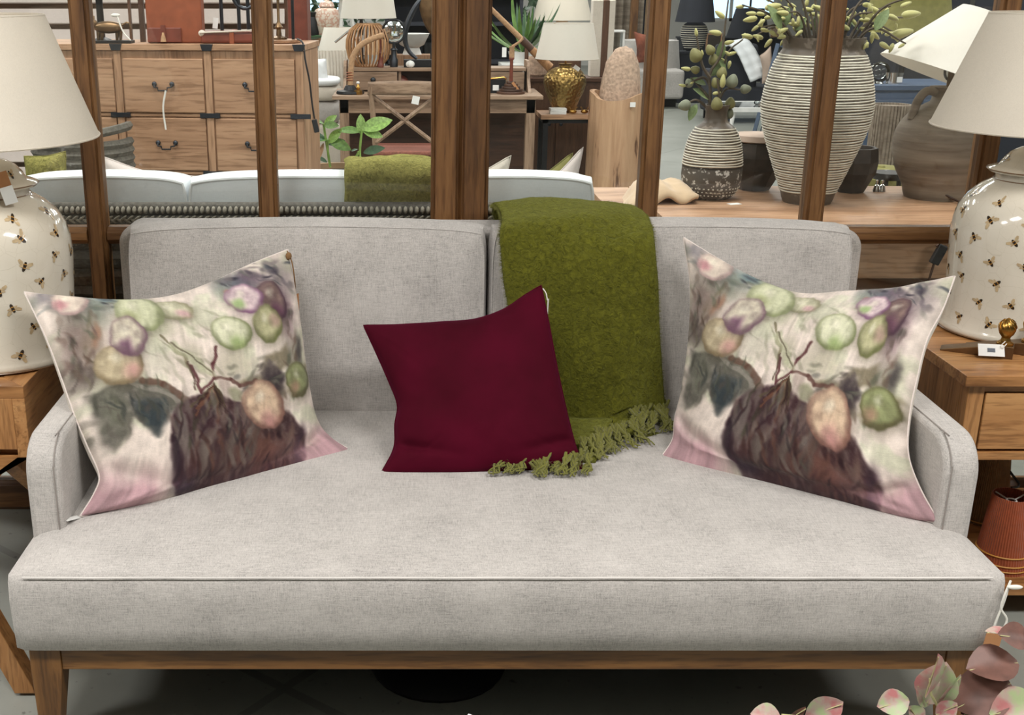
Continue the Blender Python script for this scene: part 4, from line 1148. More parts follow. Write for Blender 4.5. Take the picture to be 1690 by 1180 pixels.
def bee_lamp(label, loc, seed, with_tag):
    root = thing('table_lamp', label, 'lamp', loc, 0, 'bee print ceramic table lamps')
    b = MB(); b.lathe(LP, 64); body = b.build('jar_body', 'ceramic', root, ang=60)
    for z_, r_ in ((.006, .187), (.4105, .1005)):
        q = MB(); q.tube([(r_ * math.cos(k * math.pi / 24), r_ * math.sin(k * math.pi / 24), z_) for k in range(48)], .0016, 5, closed=True); q.build('rim_line', 'ceramic_rim', body)
    b = MB(); b.lathe(LID, 64); lid = b.build('jar_lid', 'ceramic', root, ang=60)
    q = MB(); q.tube([(.120 * math.cos(k * math.pi / 24), .120 * math.sin(k * math.pi / 24), .436) for k in range(48)], .0016, 5, closed=True); q.build('rim_line', 'ceramic_rim', lid)
    b = MB(); b.lathe([(.018, .495), (.020, .502), (.010, .508), (.010, .53), (.017, .535), (.017, .585), (.004, .59), (.004, .80), (.010, .80), (.010, .815), (.002, .83)], 20); b.build('fitting', 'brass', root)
    rs = random.Random(seed)
    for j, z in enumerate((.05, .105, .16, .215, .27, .325, .37)):
        r = lp_r(z); n_ = int(round(2 * math.pi * r / .092))
        for k in range(n_):
            th = 2 * math.pi * (k + .5 * (j % 2) + rs.uniform(-.12, .12)) / n_ + seed
            bee(body, lp_r, th, z + rs.uniform(-.006, .006), rs.choice([.6, -.6, 2.4, -2.6, .3]) + rs.uniform(-.3, .3), rs.uniform(.75, .95))
    for k in range(7): bee(lid, lid_r, 2 * math.pi * k / 7 + .4, .466, rs.uniform(-.8, .8), .7)
    shade_obj('lamp_shade', root, .275, .170, .545, .832, 'shade')
    if with_tag:
        a = R(-52); p = Vector((.124 * math.cos(a), .124 * math.sin(a), .432))
        tg = MB().box(p + Vector((.004, -.006, .012)), (.028, .0016, .075), R(20), ry=R(-14)).build('swing_tag', 'kraft', root, smooth=False)
        MB().box(p + Vector((.010, -.009, -.006)), (.030, .0014, .042), R(20), ry=R(-14)).build('barcode_sticker', 'paper', tg, smooth=False)
        for k in range(6): MB().box(p + Vector((.002 + .0035 * k, -.0106 + .0013 * k, -.004 - .0009 * k)), (.0008 + .0008 * (k % 2), .0006, .022), R(20), ry=R(-14)).build('barcode_bar', 'ink', tg, smooth=False)
    return root
bee_lamp('cream bee print ginger jar lamp with hanging tag left of the sofa', (XY(-10, 400, 2.80), 2.80, TZ), 1, True)
bee_lamp('cream bee print ginger jar lamp on the oak table right of the sofa', (XY(1692, 400, 3.02), 3.02, TZ), 5, False)

# brass door wedges with acorn knobs on the right table
def wedge(label, loc, tagged):
    root = thing('door_wedge', label, 'door stop', loc, R(-28), 'brass door wedges')
    b = MB(); b.prism([(-.145, 0), (.022, 0), (.022, .032), (-.02, .032), (-.145, .004)], -.022, .022, 'xz'); b.build('wedge_body', 'bronze', root, smooth=False, bevel=.0015)
    b = MB(); b.lathe([(.020, .032), (.020, .037), (.012, .042), (.010, .050), (.013, .055), (.017, .060), (.0205, .070), (.020, .082), (.015, .092), (.007, .098), (.002, .101)], 24); kn = b.build('acorn_knob', 'brass', root)
    for k in range(10):
        a0 = k * math.pi / 5; q = MB()
        q.tube([((lambda t: (.0208 * math.sin(.5 + 2.1 * t) * math.cos(a0 + 1.2 * t), .0208 * math.sin(.5 + 2.1 * t) * math.sin(a0 + 1.2 * t), .097 - .036 * t))(i / 8)) for i in range(9)], .0012, 5); q.build('knob_rib', 'brass', kn)
    if tagged:
        m = MB().box((-.028, -.036, .022), (.062, .0014, .032), R(18), rx=R(-35)).build('price_tag', 'paper', root, smooth=False)
        MB().box((-.028, -.0372, .0228), (.018, .0008, .010), R(18), rx=R(-35)).build('barcode', 'iron', m, smooth=False)
        MB().tube(spline([(0, -.016, .044), (-.008, -.024, .034), (-.004, -.03, .03), (.004, -.022, .04)], 12), .0012, 5).build('tag_string', 'string', root)
p = PZ(1655, 588, TZ)
wedge('brass door wedge with acorn knob and white price tag', (p.x, p.y, TZ), True)
p = PZ(1696, 584, TZ)
wedge('untagged brass door wedge behind the tagged one at frame edge', (p.x, p.y, TZ), False)

# small pleated shades on the low shelf of the right table
def pleat_shade(label, loc, rb, rt, h, mat, trims):
    root = thing('pleated_lampshade', label, 'lampshade', loc)
    n = 120; P = []
    for j in range(9):
        t = j / 8; P.append([Vector(((rb + (rt - rb) * t + .0016 * (k % 2)) * math.cos(2 * math.pi * k / n), (rb + (rt - rb) * t + .0016 * (k % 2)) * math.sin(2 * math.pi * k / n), h * t)) for k in range(n)])
    b = MB(); b.grid(P, closed_u=True); o = b.build('pleated_fabric', mat, root, smooth=False)
    m = o.modifiers.new('thickness', 'SOLIDIFY'); m.thickness = .002; m.offset = -1
    for z in trims:
        r_ = rb + (rt - rb) * z / h + .003
        q = MB(); q.tube([(r_ * math.cos(k * math.pi / 20), r_ * math.sin(k * math.pi / 20), z) for k in range(40)], .0022, 5, closed=True); q.build('gold_braid', 'gold_trim', root)
    q = MB()
    for k in range(3):
        a = k * 2.094 + .3; q.tube([(.01 * math.cos(a), .01 * math.sin(a), h - .016), ((rt - .004) * math.cos(a), (rt - .004) * math.sin(a), h - .004)], .0022, 5)
    q.tube([(.012 * math.cos(k * math.pi / 8), .012 * math.sin(k * math.pi / 8), h - .016) for k in range(16)], .0022, 5, closed=True); q.build('wire_ring', 'white_paint', root)
    return root
p = PY(1655, 930, 2.74)
pleat_shade('burnt orange pleated lampshade with gold braid on the low shelf', (XY(1651, 930, 2.76), 2.76, .10), .068, .046, .205, 'red_shade', (.012, .026, .05))
pleat_shade('small brown pleated lampshade behind the burnt orange one', (XY(1633, 800, 3.04), 3.04, .10), .062, .040, .22, 'brown_shade', (.01,))
p = [PY(1652, 730, 3.05), PY(1662, 770, 3.02), PY(1682, 800, 2.98), PY(1668, 806, 2.95), PY(1690, 812, 2.95), PY(1700, 800, 2.95)]
p.append(Vector((p[-1].x + .05, 3.0, .104))); p.append(Vector((p[-1].x + .1, 3.1, .104)))
o = MB().tube(spline(p, 50), .0035, 6).build('lamp_cord', 'black_plastic'); tag(o, 'black lamp cord looping down behind the right oak table drawer', 'cord')

# ================================================================== FOREGROUND LEAVES
def leaf_mesh(name, ln, wd, mat, curl=.15, fold=.2, n=8, thick=0):
    P = []
    for j in range(n + 1):
        t = j / n; w = wd * (math.sin(math.pi * min(1, t * .98 + .02)) ** .75) * (1.1 - .25 * t)
        row = []
        for i in range(7):
            s = (i - 3) / 3; row.append(Vector((s * w, ln * t, curl * ln * (t * t - t) * -1 - abs(s) * w * -fold)))
        P.append(row)
    b = MB(); b.grid(P); return b.mesh(name, mat, True, 180)
def orient(o, p, d, up=Vector((0, -1, .3)), roll=0.0):
    y = Vector(d).normalized(); z = (Vector(up) - y * Vector(up).dot(y)).normalized(); x = y.cross(z)
    m = Matrix((x, y, z)).transposed() @ Matrix.Rotation(roll, 3, 'Y')
    o.matrix_local = Matrix.Translation(p) @ m.to_4x4()
fg = thing('leafy_plant', 'pink and maroon rounded leaf plant in the lower right foreground', 'plant', (1.02, 1.34, 0))
FO = Vector((1.02, 1.34, 0))
b = MB(); b.lathe([(.09, 0), (.115, .02), (.125, .12), (.11, .22), (.095, .235), (.085, .23), (.08, .2)], 36); b.build('pot', 'terracotta', fg)
b = MB(); b.lathe([(.001, .205), (.083, .205)], 24, cap=False); b.build('soil', 'soil', fg)
def stemp(pts, r=.002): return MB().tube(spline([p - FO for p in pts], 18), r, 6).build('stem', 'leaf_stem', fg)
base = FO + Vector((0, 0, .2))
stemp([base, PY(1620, 1230, 1.48), PY(1545, 1165, 1.50), PY(1535, 1120, 1.50)])
stemp([base, PY(1500, 1240, 1.47), PY(1400, 1195, 1.48), PY(1290, 1180, 1.48)])
stemp([base, PY(1700, 1180, 1.50), PY(1720, 1110, 1.53), PY(1705, 1055, 1.55)])
lm = {k: leaf_mesh('leaf', 1, .43, k) for k in ('pink_leaf', 'maroon_leaf')}
lmn = {k: leaf_mesh('leaf', 1, .22, k) for k in ('pink_leaf', 'maroon_leaf')}
def px_leaf(x0, y0, x1, y1, Y, mat, narrow=False, roll=0.0, dY=0.0):
    a = PY(x0, y0, Y); c = PY(x1, y1, Y + dY)
    o = link('leaf', (lmn if narrow else lm)[mat], fg); orient(o, a - FO, c - a, Vector((0, -1, .5)), roll); s = (c - a).length; o.scale = (s, s, s)
    MB().tube([PY(x0, y0, Y) - FO, a.lerp(c, .25) - FO, a.lerp(c, .95) - FO + Vector((0, -.004, 0))], .0009, 4).build('midrib', 'leaf_stem', fg)
for (x0, y0, x1, y1, Y, mt, nr, ro) in (
    (1500, 1155, 1447, 1166, 1.50, 'pink_leaf', 0, .3), (1527, 1150, 1548, 1078, 1.49, 'pink_leaf', 0, .9), (1530, 1160, 1562, 1092, 1.51, 'pink_leaf', 0, -.2),
    (1535, 1162, 1512, 1128, 1.515, 'pink_leaf', 0, .2), (1548, 1160, 1586, 1112, 1.50, 'pink_leaf', 1, .6), (1330, 1184, 1392, 1158, 1.47, 'pink_leaf', 0, .2),
    (1290, 1190, 1238, 1178, 1.48, 'pink_leaf', 0, .5), (1300, 1190, 1330, 1166, 1.49, 'maroon_leaf', 1, .3), (1545, 1180, 1580, 1160, 1.49, 'pink_leaf', 0, 0),
    (1680, 1094, 1594, 1104, 1.54, 'maroon_leaf', 0, .7), (1668, 1128, 1572, 1168, 1.53, 'maroon_leaf', 0, .5), (1700, 1055, 1646, 1046, 1.55, 'maroon_leaf', 0, .4),
    (1715, 1160, 1632, 1178, 1.50, 'pink_leaf', 0, .2), (1668, 1165, 1585, 1178, 1.52, 'maroon_leaf', 0, .6), (1668, 1042, 1625, 1042, 1.56, 'pink_leaf', 1, .9), (1520, 1195, 1500, 1165, 1.50, 'pink_leaf', 0, .2)):
    px_leaf(x0, y0, x1, y1, Y, mt, nr, ro)
# white blossom just peeping in at the bottom edge
fl = thing('flowering_plant', 'white blossom peeping in at the bottom edge of the view', 'flower', (.10, 1.40, 0)); FO2 = Vector((.10, 1.40, 0))
MB().lathe([(.06, 0), (.075, .02), (.085, .22), (.08, .24), (.07, .235), (.065, .2)], 32).build('pot', 'white_pot', fl)
q = PY(783, 1206, 1.44) - FO2
MB().tube(spline([(0, 0, .2), (.01, 0, .35), q], 14), .003, 6).build('stem', 'leaf_stem', fl)
pm = leaf_mesh('petal', .026, .009, 'petal', .3, .1)
for k in range(7):
    o = link('petal', pm, fl); a = 2 * math.pi * k / 7; orient(o, q, (math.cos(a), math.sin(a) * .5, .45), Vector((0, 0, 1)))
# ================================================================== BEHIND THE GLASS: WICKER SOFA
wy = 3.47
wx0, wx1 = XY(30, 345, wy), XY(978, 345, wy)
zt = ZY(341, wy)
ws = thing('wicker_sofa', 'grey wicker outdoor sofa seen from behind through the glass', 'sofa', (0, wy, 0))
b = MB(); b.bx(wx0, wx1, .012, .05, .16, zt - .012); b.build('back_panel', 'wicker_dark', ws, smooth=False)
for j in range(13):   # woven courses below the rail
    z = zt - .05 - j * .055
    b = MB(); b.tube([(wx0 + (wx1 - wx0) * i / 60, .010 + .004 * (-1) ** (i + j), z) for i in range(61)], .024, 6); b.build('weave_course', 'wicker_dark', ws)
b = MB(); b.tube([(wx0, .025, zt - .012), (wx1, .025, zt - .012)], .022, 10); b.build('top_rail', 'wicker_dark', ws)
loop = MB().ell((0, 0, 0), (.0072, .026, .0125), 8, 6).mesh('wicker_loop', 'wicker')
n_ = int((wx1 - wx0) / .0172)
for i in range(n_): link('wicker_loop', loop, ws, (wx0 + .0172 * (i + .5), .012, zt - .012))
br = MB().ell((0, 0, 0), (.0045, .006, .014), 6, 5).mesh('braid_strand', 'wicker')
n2 = int((wx1 - wx0) / .0105)
for i in range(n2):
    link('braid_strand', br, ws, (wx0 + .0105 * (i + .5), -.010, zt - .034), (0, R(55), 0)) if i % 2 == 0 else link('braid_strand', br, ws, (wx0 + .0105 * (i + .5), -.010, zt - .042), (0, R(-55), 0))
for x in (wx0 + .05, wx1 - .05):
    for y in (.04, .75):
        b = MB(); b.bx(x - .03, x + .03, y - .03, y + .03, 0, .2); b.build('leg', 'wicker_dark', ws, smooth=False)
    b = MB(); b.bx(x - .05, x + .05, .05, .80, .16, .62); b.build('arm', 'wicker_dark', ws, smooth=False, bevel=.02)
b = MB(); b.bx(wx0 + .1, wx1 - .1, .05, .80, .16, .34); b.build('seat_base', 'wicker_dark', ws, smooth=False)
for (a, c) in ((30, 309), (314, 700), (704, 978)):
    xa, xb = XY(a, 310, wy + .1), XY(c, 310, wy + .1)
    zc = ZY(296, wy + .10)
    box_cushion('back_cushion', ws, xa, xb, .52, zc, wy + .075, wy + .075, .13, .022, 'white_cloth', 'white_pipe', a, (0, wy, 0), .0055)
    b = MB(); b.bx(xa, xb, .22, .80, .34, .50); b.build('seat_cushion', 'white_cloth', ws, smooth=False, bevel=.03, seg=3)
def quad_pillow(name, label, TL, TR, BR, BL, Yc, T, mat, seed, sag=.06, cat='cushion', n=26, stripes=None):
    def ed(a, c, s, inw):
        a, c = Vector((a[0], a[1], 0)), Vector((c[0], c[1], 0)); m = (a + c) / 2 + Vector((inw[0], inw[1], 0)) * (c - a).length * s
        return [(a.x, a.y), (m.x, m.y), (c.x, c.y)]
    cen = Vector(((TL[0] + TR[0] + BR[0] + BL[0]) / 4, (TL[1] + TR[1] + BR[1] + BL[1]) / 4, 0))
    def inw(a, c):
        m = Vector(((a[0] + c[0]) / 2, (a[1] + c[1]) / 2, 0)); d = (cen - m).normalized(); return (d.x, d.y)
    return pillow(name, ed(TL, TR, sag, inw(TL, TR)), ed(TR, BR, sag, inw(TR, BR)), ed(BL, BR, sag, inw(BL, BR)), ed(TL, BL, sag, inw(TL, BL)), Yc, T, mat, n, label, cat, seed, None, .003, None, None, .003)
ys = wy + .32
quad_pillow('scatter_cushion', 'pale blush cushion corner rising behind the white sofa cushion', (168, 258), (330, 292), (320, 420), (150, 400), (ys, ys + .1, ys, ys), .06, 'blush_cloth', 31)
quad_pillow('scatter_cushion', 'cream cushion corner beside the double post', (745, 300), (843, 257), (830, 400), (735, 400), (ys, ys, ys, ys), .05, 'cream_cloth', 32)
quad_pillow('scatter_cushion', 'pale green cushion peeping above the white sofa cushion end', (850, 312), (945, 252), (935, 420), (850, 420), (ys + .06, ys + .06, ys + .04, ys + .04), .05, 'olive_cloth', 34)
quad_pillow('scatter_cushion', 'white cushion with sharp corner at the end of the wicker sofa', (880, 318), (962, 243), (950, 400), (870, 400), (ys, ys, ys, ys), .04, 'blush_cloth', 33)
# lime throw folded over the middle white cushion
ft = thing('throw_blanket', 'lime green fluffy throw folded over the white wicker sofa cushion', 'blanket', (0, wy, .8)); FT = Vector((0, wy, .8))
fx0, fx1 = XY(572, 305, wy + .06), XY(716, 305, wy + .06)
fp = [(wy + .052, zt + .005), (wy + .046, ZY(320, wy + .05)), (wy + .048, ZY(290, wy + .05)), (wy + .075, ZY(275, wy + .08)), (wy + .14, ZY(270, wy + .14)), (wy + .21, ZY(276, wy + .2)), (wy + .235, .86), (wy + .24, .72)]
fs_ = spline([(0, y, z) for y, z in fp], 41)
def fold_pt(u, v):
    f = v * 40; j = min(39, int(f)); p = fs_[j].lerp(fs_[j + 1], f - j)
    x = fx0 + (fx1 - fx0) * u; e = .012 * (1 - math.sin(math.pi * u) ** .3)
    nz = mnoise.noise((x * 14, p.y * 14, p.z * 14)) * .010
    return Vector((x + .006 * math.sin(v * 9), p.y + e - nz, p.z - e + nz)) - FT
b = MB(); b.grid([[fold_pt(i / 30, j / 60) for i in range(31)] for j in range(61)])
o = b.build('blanket_fabric', 'mohair_light', ft, ang=180); so = o.modifiers.new('thickness', 'SOLIDIFY'); so.thickness = .02; so.offset = 1
fz = fuzz(fold_pt, lambda u, v: Vector((0, -1, .5)).normalized() if v < .5 else Vector((0, .3, 1)).normalized(), 12000, .014, 5, .0009).build('mohair_fuzz', 'mohair_light_fuzz', ft, smooth=False); fz['kind'] = 'stuff'

# wicker armchair beyond, with a lime cloth
wc = thing('wicker_armchair', 'dark grey wicker armchair back beside the left bee lamp', 'chair', (XY(118, 260, 4.45), 4.42, 0))
zc = ZY(232, 4.25)
for j in range(22):
    z = zc - .02 - j * .032; pts = [(.185 * math.sin(a) * (1.5 if j > 9 else 1.0), -.16 * math.cos(a) + .2, z + (.03 * math.sin(abs(a)) if j == 0 else 0)) for a in [R(-100 + 200 * i / 24) for i in range(25)]]
    b = MB(); b.tube(pts, .018, 6); b.build('weave_course', 'wicker_dark', wc)
b = MB(); b.lathe([(.25, .0), (.28, .05), (.30, .40), (.28, .42)], 24); b.build('seat_base', 'wicker_dark', wc, loc=(0, .2, 0))
quad_pillow('scatter_cushion', 'lime yellow cushion tucked behind the left ginger jar lamp', (40, 258), (108, 250), (120, 330), (40, 330), (4.05, 4.05, 4.05, 4.05), .05, 'mohair_light', 35)

# ================================================================== CHEST OF DRAWERS
cy_ = 4.95; ch_top = ZY(74, cy_)
ch = thing('chest_of_drawers', 'tall pale wood campaign chest with many drawers and dark brackets', 'chest', (XY(499, 80, cy_), cy_, 0), R(-5))
cw, rows_, colw = 1.20, 5, .385
rh = (ch_top - .035 - .07) / rows_
b = MB(); b.bx(-cw, 0, .012, .40, .05, ch_top - .025); b.build('carcass', 'pale_z', ch, smooth=False, bevel=.002)
b = MB(); b.bx(-cw - .006, .006, -.004, .41, ch_top - .025, ch_top); b.build('top', 'pale_x', ch, smooth=False, bevel=.002)
b = MB(); b.bx(-cw + .01, -.01, .02, .39, 0, .05); b.build('plinth', 'dark_wood', ch, smooth=False)
for c in range(4):
    x = -cw + c * (cw - .03) / 3
    b = MB(); b.bx(x, x + .03, .0, .02, .05, ch_top - .025); b.build('stile', 'pale_z', ch, smooth=False, bevel=.002)
    for r in range(rows_ + 1):
        z = .06 + r * rh
        if r == rows_: MB().prism([(x - .012, ch_top + .001), (x + .042, ch_top + .001), (x + .034, ch_top - .026), (x - .004, ch_top - .026)], -.008, .004, 'xz').build('corner_bracket', 'iron', ch, smooth=False, bevel=.001)
        else: MB().bx(x - .028, x + .058, -.005, .004, z - .012, z + .008).build('bracket', 'iron', ch, smooth=False, bevel=.001)
for r in range(1, rows_):
    z = .06 + r * rh
    b = MB(); b.bx(-cw, 0, .004, .02, z - .008, z + .004); b.build('rail', 'pale_x', ch, smooth=False, bevel=.001)
dw = (cw - .03) / 3 - .03
def bail(parent, loc):
    b = MB(); w = .038
    for s in (-1, 1): b.ell((s * w, -.006, 0), (.011, .009, .011), 10, 8)
    b.tube([(-w, -.014, -.002), (-w * .95, -.018, -.012), (-w * .55, -.02, -.014), (-w * .5, -.02, -.026), (w * .5, -.02, -.026), (w * .55, -.02, -.014), (w * .95, -.018, -.012), (w, -.014, -.002)], .0035, 6)
    return b.build('handle', 'iron', parent, loc)
for c in range(3):
    for r in range(rows_):
        x = -cw + .03 + c * (cw - .03) / 3; z = .06 + r * rh
        d = MB().bx(x + .006, x + dw - .006, .000, .022, z + .008, z + rh - .014).build('drawer', 'pale_x', ch, smooth=False, bevel=.004)
        bail(d, (x + dw / 2, 0, z + rh * .52))
MB().tube(spline([(-cw + .03 + 1.5 * (cw - .03) / 3 - .0, -.024, .06 + 4 * rh + rh * .5 - .02), (-.6, -.026, .06 + 4 * rh + .03), (-.595, -.024, .06 + 4 * rh - .06)], 14), .004, 6).build('raffia_tie', 'string', ch)
# things on the chest
def onchest(px, y_off): return XY(px, 60, cy_ + y_off)
cyo = .16
lf = thing('leather_satchel', 'tan leather satchel with front pocket and tassel on the chest', 'bag', (onchest(291, cyo), cy_ + cyo, ch_top))
b = MB(); b.bx(-.118, .118, -.035, .045, .001, .30); b.build('bag_body', 'leather', lf, smooth=False, bevel=.008, seg=3)
b = MB(); b.bx(-.112, .03, -.046, -.034, .004, .065); b.build('front_pocket', 'leather_red', lf, smooth=False, bevel=.004)
b = MB(); b.bx(-.055, -.035, -.052, -.044, .03, .075); b.build('strap', 'leather_red', lf, smooth=False)
b = MB(); b.lathe([(.004, .045), (.006, .035), (.009, .028), (.012, .012), (.013, .008)], 12, c=(-.045, -.055, 0)); b.build('tassel', 'rope', lf)
lb = thing('leather_case', 'flat oxblood leather case with buckled strap on the chest', 'case', (onchest(382, .14), cy_ + .14, ch_top))
b = MB(); b.bx(-.125, .13, -.05, .07, .001, .05); b.build('case_body', 'leather_red', lb, smooth=False, bevel=.012, seg=3)
b = MB(); b.bx(-.002, .018, -.054, .074, .0, .054); b.build('strap', 'leather', lb, smooth=False, bevel=.003)
b = MB(); b.tube([(-.125, -.052, .045), (0, -.053, .05), (.13, -.052, .056)], .004, 6); b.ell((-.118, -.04, .042), (.016, .014, .014), 10, 8); b.build('piping', 'cream_cloth', lb)
q = thing('scroll_stand', 'dark scrolled iron stand holding a white tag above leather case', 'stand', (onchest(388, .24), cy_ + .24, ch_top))
b = MB(); b.bx(-.09, .09, -.02, .02, 0, .012)
for s in (-.055, .02, .06): b.tube([(s, 0, .01), (s, 0, .26)], .008, 8)
b.tube([(.05 + .05 * math.cos(t), 0, .19 + .05 * math.sin(t)) for t in [R(20 * k) for k in range(16)]], .009, 8); b.build('frame', 'iron', q)
b = MB(); b.box((-.078, -.03, .08), (.022, .0015, .045), R(10), ry=R(8)); b.build('tag', 'paper', q, smooth=False)
an = thing('animal_figurine', 'small bronze animal figurine with ribbon on a black base', 'figurine', (onchest(180, .14), cy_ + .14, ch_top))
MB().bx(-.10, .10, -.04, .04, 0, .012).build('base', 'black', an, smooth=False, bevel=.002)
b = MB(); b.ell((0, 0, .065), (.065, .022, .026), 16, 10); b.ell((-.066, 0, .082), (.022, .016, .018), 12, 8); b.ell((-.088, 0, .078), (.012, .009, .009), 10, 8)
for x in (-.045, -.03, .035, .05): b.tube([(x, .008, .06), (x - .004, .008, .012)], [.010, .006], 8)
b.tube(spline([(.06, 0, .075), (.085, 0, .085), (.095, 0, .06)], 8), .004, 6)
for s in (-1, 1): b.tube([(-.062, s * .008, .095), (-.060, s * .012, .112)], [.006, .002], 6)
b.build('body', 'bronze', an)
b = MB(); b.tube(spline([(.045, -.024, .12), (.06, -.03, .07), (.075, -.035, .04), (.10, -.04, .014)], 12), .003, 5); b.ell((.04, -.024, .115), (.02, .006, .008), 10, 6); b.build('ribbon', 'string', an)
sm = thing('candle_stand', 'slim dark metal stand with round post beside bronze figurine', 'stand', (onchest(168, .26), cy_ + .26, ch_top))
b = MB(); b.lathe([(.04, 0), (.04, .01), (.015, .02), (.015, .27), (.03, .28)], 20); b.build('post', 'black', sm)
pl_ = thing('dark_rack', 'dark iron rack with two uprights on the chest', 'rack', (onchest(232, .26), cy_ + .26, ch_top))
b = MB(); b.bx(-.045, -.035, -.01, .01, 0, .27); b.bx(.0, .022, -.01, .01, 0, .27); b.bx(-.045, .022, -.01, .01, .255, .27); b.build('rack_frame', 'dark_wood_z', pl_, smooth=False)
# pale slatted screen on the far side of the chest
sl = thing('slatted_screen', 'pale slatted board screen standing beyond the wooden chest', 'screen', (XY(260, 30, 6.6), 6.6, 0))
for xx in (-1.1, .70): MB().bx(xx - .03, xx + .03, 0, .05, 0, 1.75).build('upright', 'dark_wood_z', sl, smooth=False)
for j in range(15):
    MB().box((-.2, -.02, .22 + j * .108), (1.80, .02, .078), rx=R(-20)).build('slat', 'blush_cloth', sl, smooth=False)
MB().bx(-1.1, .70, .06, .08, 0, 1.75).build('backing', 'desk_x', sl, smooth=False)
# slim brass lamp stem on a tray at the right end of the chest
tl2 = thing('table_lamp', 'slim brass stem lamp on a round wooden tray at chest end', 'lamp', (XY(462, 70, cy_ + .2), cy_ + .17, ch_top))
MB().lathe([(.09, 0), (.095, .004), (.095, .014), (.085, .014)], 30).build('tray', 'pale_x', tl2)
MB().lathe([(.035, .014), (.035, .022), (.012, .03), (.010, .055), (.018, .065), (.010, .078), (.006, .09), (.006, .30)], 20).build('stem', 'bronze', tl2)
MB().bx(.055, .067, -.006, .006, .014, .30).build('upright', 'black', tl2, smooth=False)
pts = [PY(500, 72, cy_ + .02), PY(504, 100, cy_ + .0), PY(511, 135, cy_ + .01), PY(515, 170, cy_ + .02), PY(519, 196, cy_ + .02)]
cd = thing('lamp_cord', 'black flex and plug dangling beside the right chest side', 'cord', pts[0])
MB().tube([p - pts[0] for p in spline([Vector((pts[0].x - .03, cy_ + .1, ch_top + .02))] + pts, 30)], .004, 6).build('flex', 'black_plastic', cd)
MB().box(pts[-1] - pts[0] + Vector((.004, 0, -.03)), (.022, .02, .055), ry=R(-12)).build('plug', 'black_plastic', cd, smooth=False, bevel=.003)
rp = thing('leather_panel_bag', 'dark red leather bag standing right behind the chest end', 'bag', (XY(498, 40, 5.6), 5.6, 0))
MB().bx(-.055, .035, -.1, .1, .0, 1.2).build('plinth', 'dark_wood_z', rp, smooth=False); MB().bx(-.055, .035, -.1, .1, 1.2, 1.62).build('bag_body', 'leather_red', rp, smooth=False, bevel=.01)

# ================================================================== POTTED DUMB CANE BEHIND THE WICKER SOFA
pp = Vector((XY(556, 280, 6.2), 6.2, 0)); zp = ZY(277, 6.2)
pt = thing('potted_plant', 'variegated green leafy plant in a wide terracotta pot', 'plant', pp)
MB().lathe([(.14, 0), (.16, .02), (.19, zp * .5), (.185, zp - .05), (.20, zp - .03), (.20, zp), (.18, zp), (.17, zp - .04)], 40).build('pot', 'terracotta', pt)
MB().lathe([(.001, zp - .03), (.172, zp - .03)], 24, cap=False).build('soil', 'soil', pt)
def pleaf(parent, org, x0, y0, x1, y1, Y, mesh, roll=0.0, dY=0.0, name='leaf', up=(0, -.7, .7)):
    a = PY(x0, y0, Y); c = PY(x1, y1, Y + dY)
    o = link(name, mesh, parent); orient(o, a - org, c - a, Vector(up), roll); s = (c - a).length; o.scale = (s, s, s); return o
dl = {'p': leaf_mesh('leaf', 1, .24, 'leaf_pale', .12), 'd': leaf_mesh('leaf', 1, .24, 'leaf', .12), 'k': leaf_mesh('leaf', 1, .22, 'leaf_dark', .1), 'r': leaf_mesh('leaf', 1, .16, 'rope', .1)}
for (x0, y0, x1, y1, k, ro) in ((596, 222, 595, 188, 'p', .1), (597, 214, 648, 198, 'p', .2), (598, 215, 632, 226, 'p', .3), (596, 217, 556, 216, 'd', .2), (600, 252, 636, 244, 'k', .2), (590, 246, 580, 250, 'k', .3),
                               (535, 206, 556, 190, 'p', .3), (534, 204, 516, 198, 'd', .2), (534, 206, 560, 208, 'd', .3), (540, 232, 502, 218, 'k', .2), (541, 231, 476, 224, 'd', .3), (542, 236, 565, 212, 'p', .2),
                               (510, 228, 488, 246, 'd', .2), (505, 240, 490, 252, 'p', .4), (545, 232, 580, 248, 'd', .3), (520, 225, 500, 212, 'k', .2), (540, 268, 520, 258, 'k', .2), (534, 236, 528, 262, 'r', .5), (540, 238, 570, 232, 'k', .2), (512, 228, 532, 222, 'k', .1)):
    pleaf(pt, pp, x0, y0, x1, y1, 6.2, dl[k], ro, random.uniform(-.05, .05))
for pts in (((596, 275), (594, 250), (597, 215)), ((545, 276), (541, 250), (541, 230)), ((518, 274), (512, 252), (512, 228)), ((545, 274), (537, 225), (534, 204)), ((575, 276), (588, 258), (592, 250))):
    MB().tube(spline([PY(x, y, 6.2) - pp for x, y in pts], 10), .007, 6).build('stem', 'leaf_pale', pt)

# ================================================================== DESK WITH HUTCH
DY = 8.62; dx0, dx1 = XY(548, 160, DY), XY(897, 160, DY); dm = (dx0 + dx1) / 2
dk = thing('writing_desk', 'weathered wood writing desk with drawered hutch behind the glass', 'desk', (dm, DY, 0))
hw = (dx1 - dx0) / 2; dz = ZY(158, DY)
MB().bx(-hw, hw, 0, .62, dz - .03, dz).build('desk_top', 'desk_x', dk, smooth=False, bevel=.006)
MB().bx(-hw + .05, hw - .05, .05, .58, dz - .13, dz - .03).build('apron', 'desk_x', dk, smooth=False)
for sx in (-1, 1):
    for yy in (.05, .52):
        MB().bx(sx * (hw - .085) - .035, sx * (hw - .085) + .035, yy, yy + .07, 0, dz - .03).build('leg', 'desk_z', dk, smooth=False, bevel=.004)
    MB().bx(sx * (hw - .085) - .02, sx * (hw - .085) + .02, .1, .55, .10, .14).build('stretcher', 'desk_x', dk, smooth=False)
MB().bx(-hw + .08, hw - .08, .50, .53, .15, dz - .1).build('modesty_panel', 'dark_wood', dk, smooth=False)
hz = ZY(112, DY + .35)
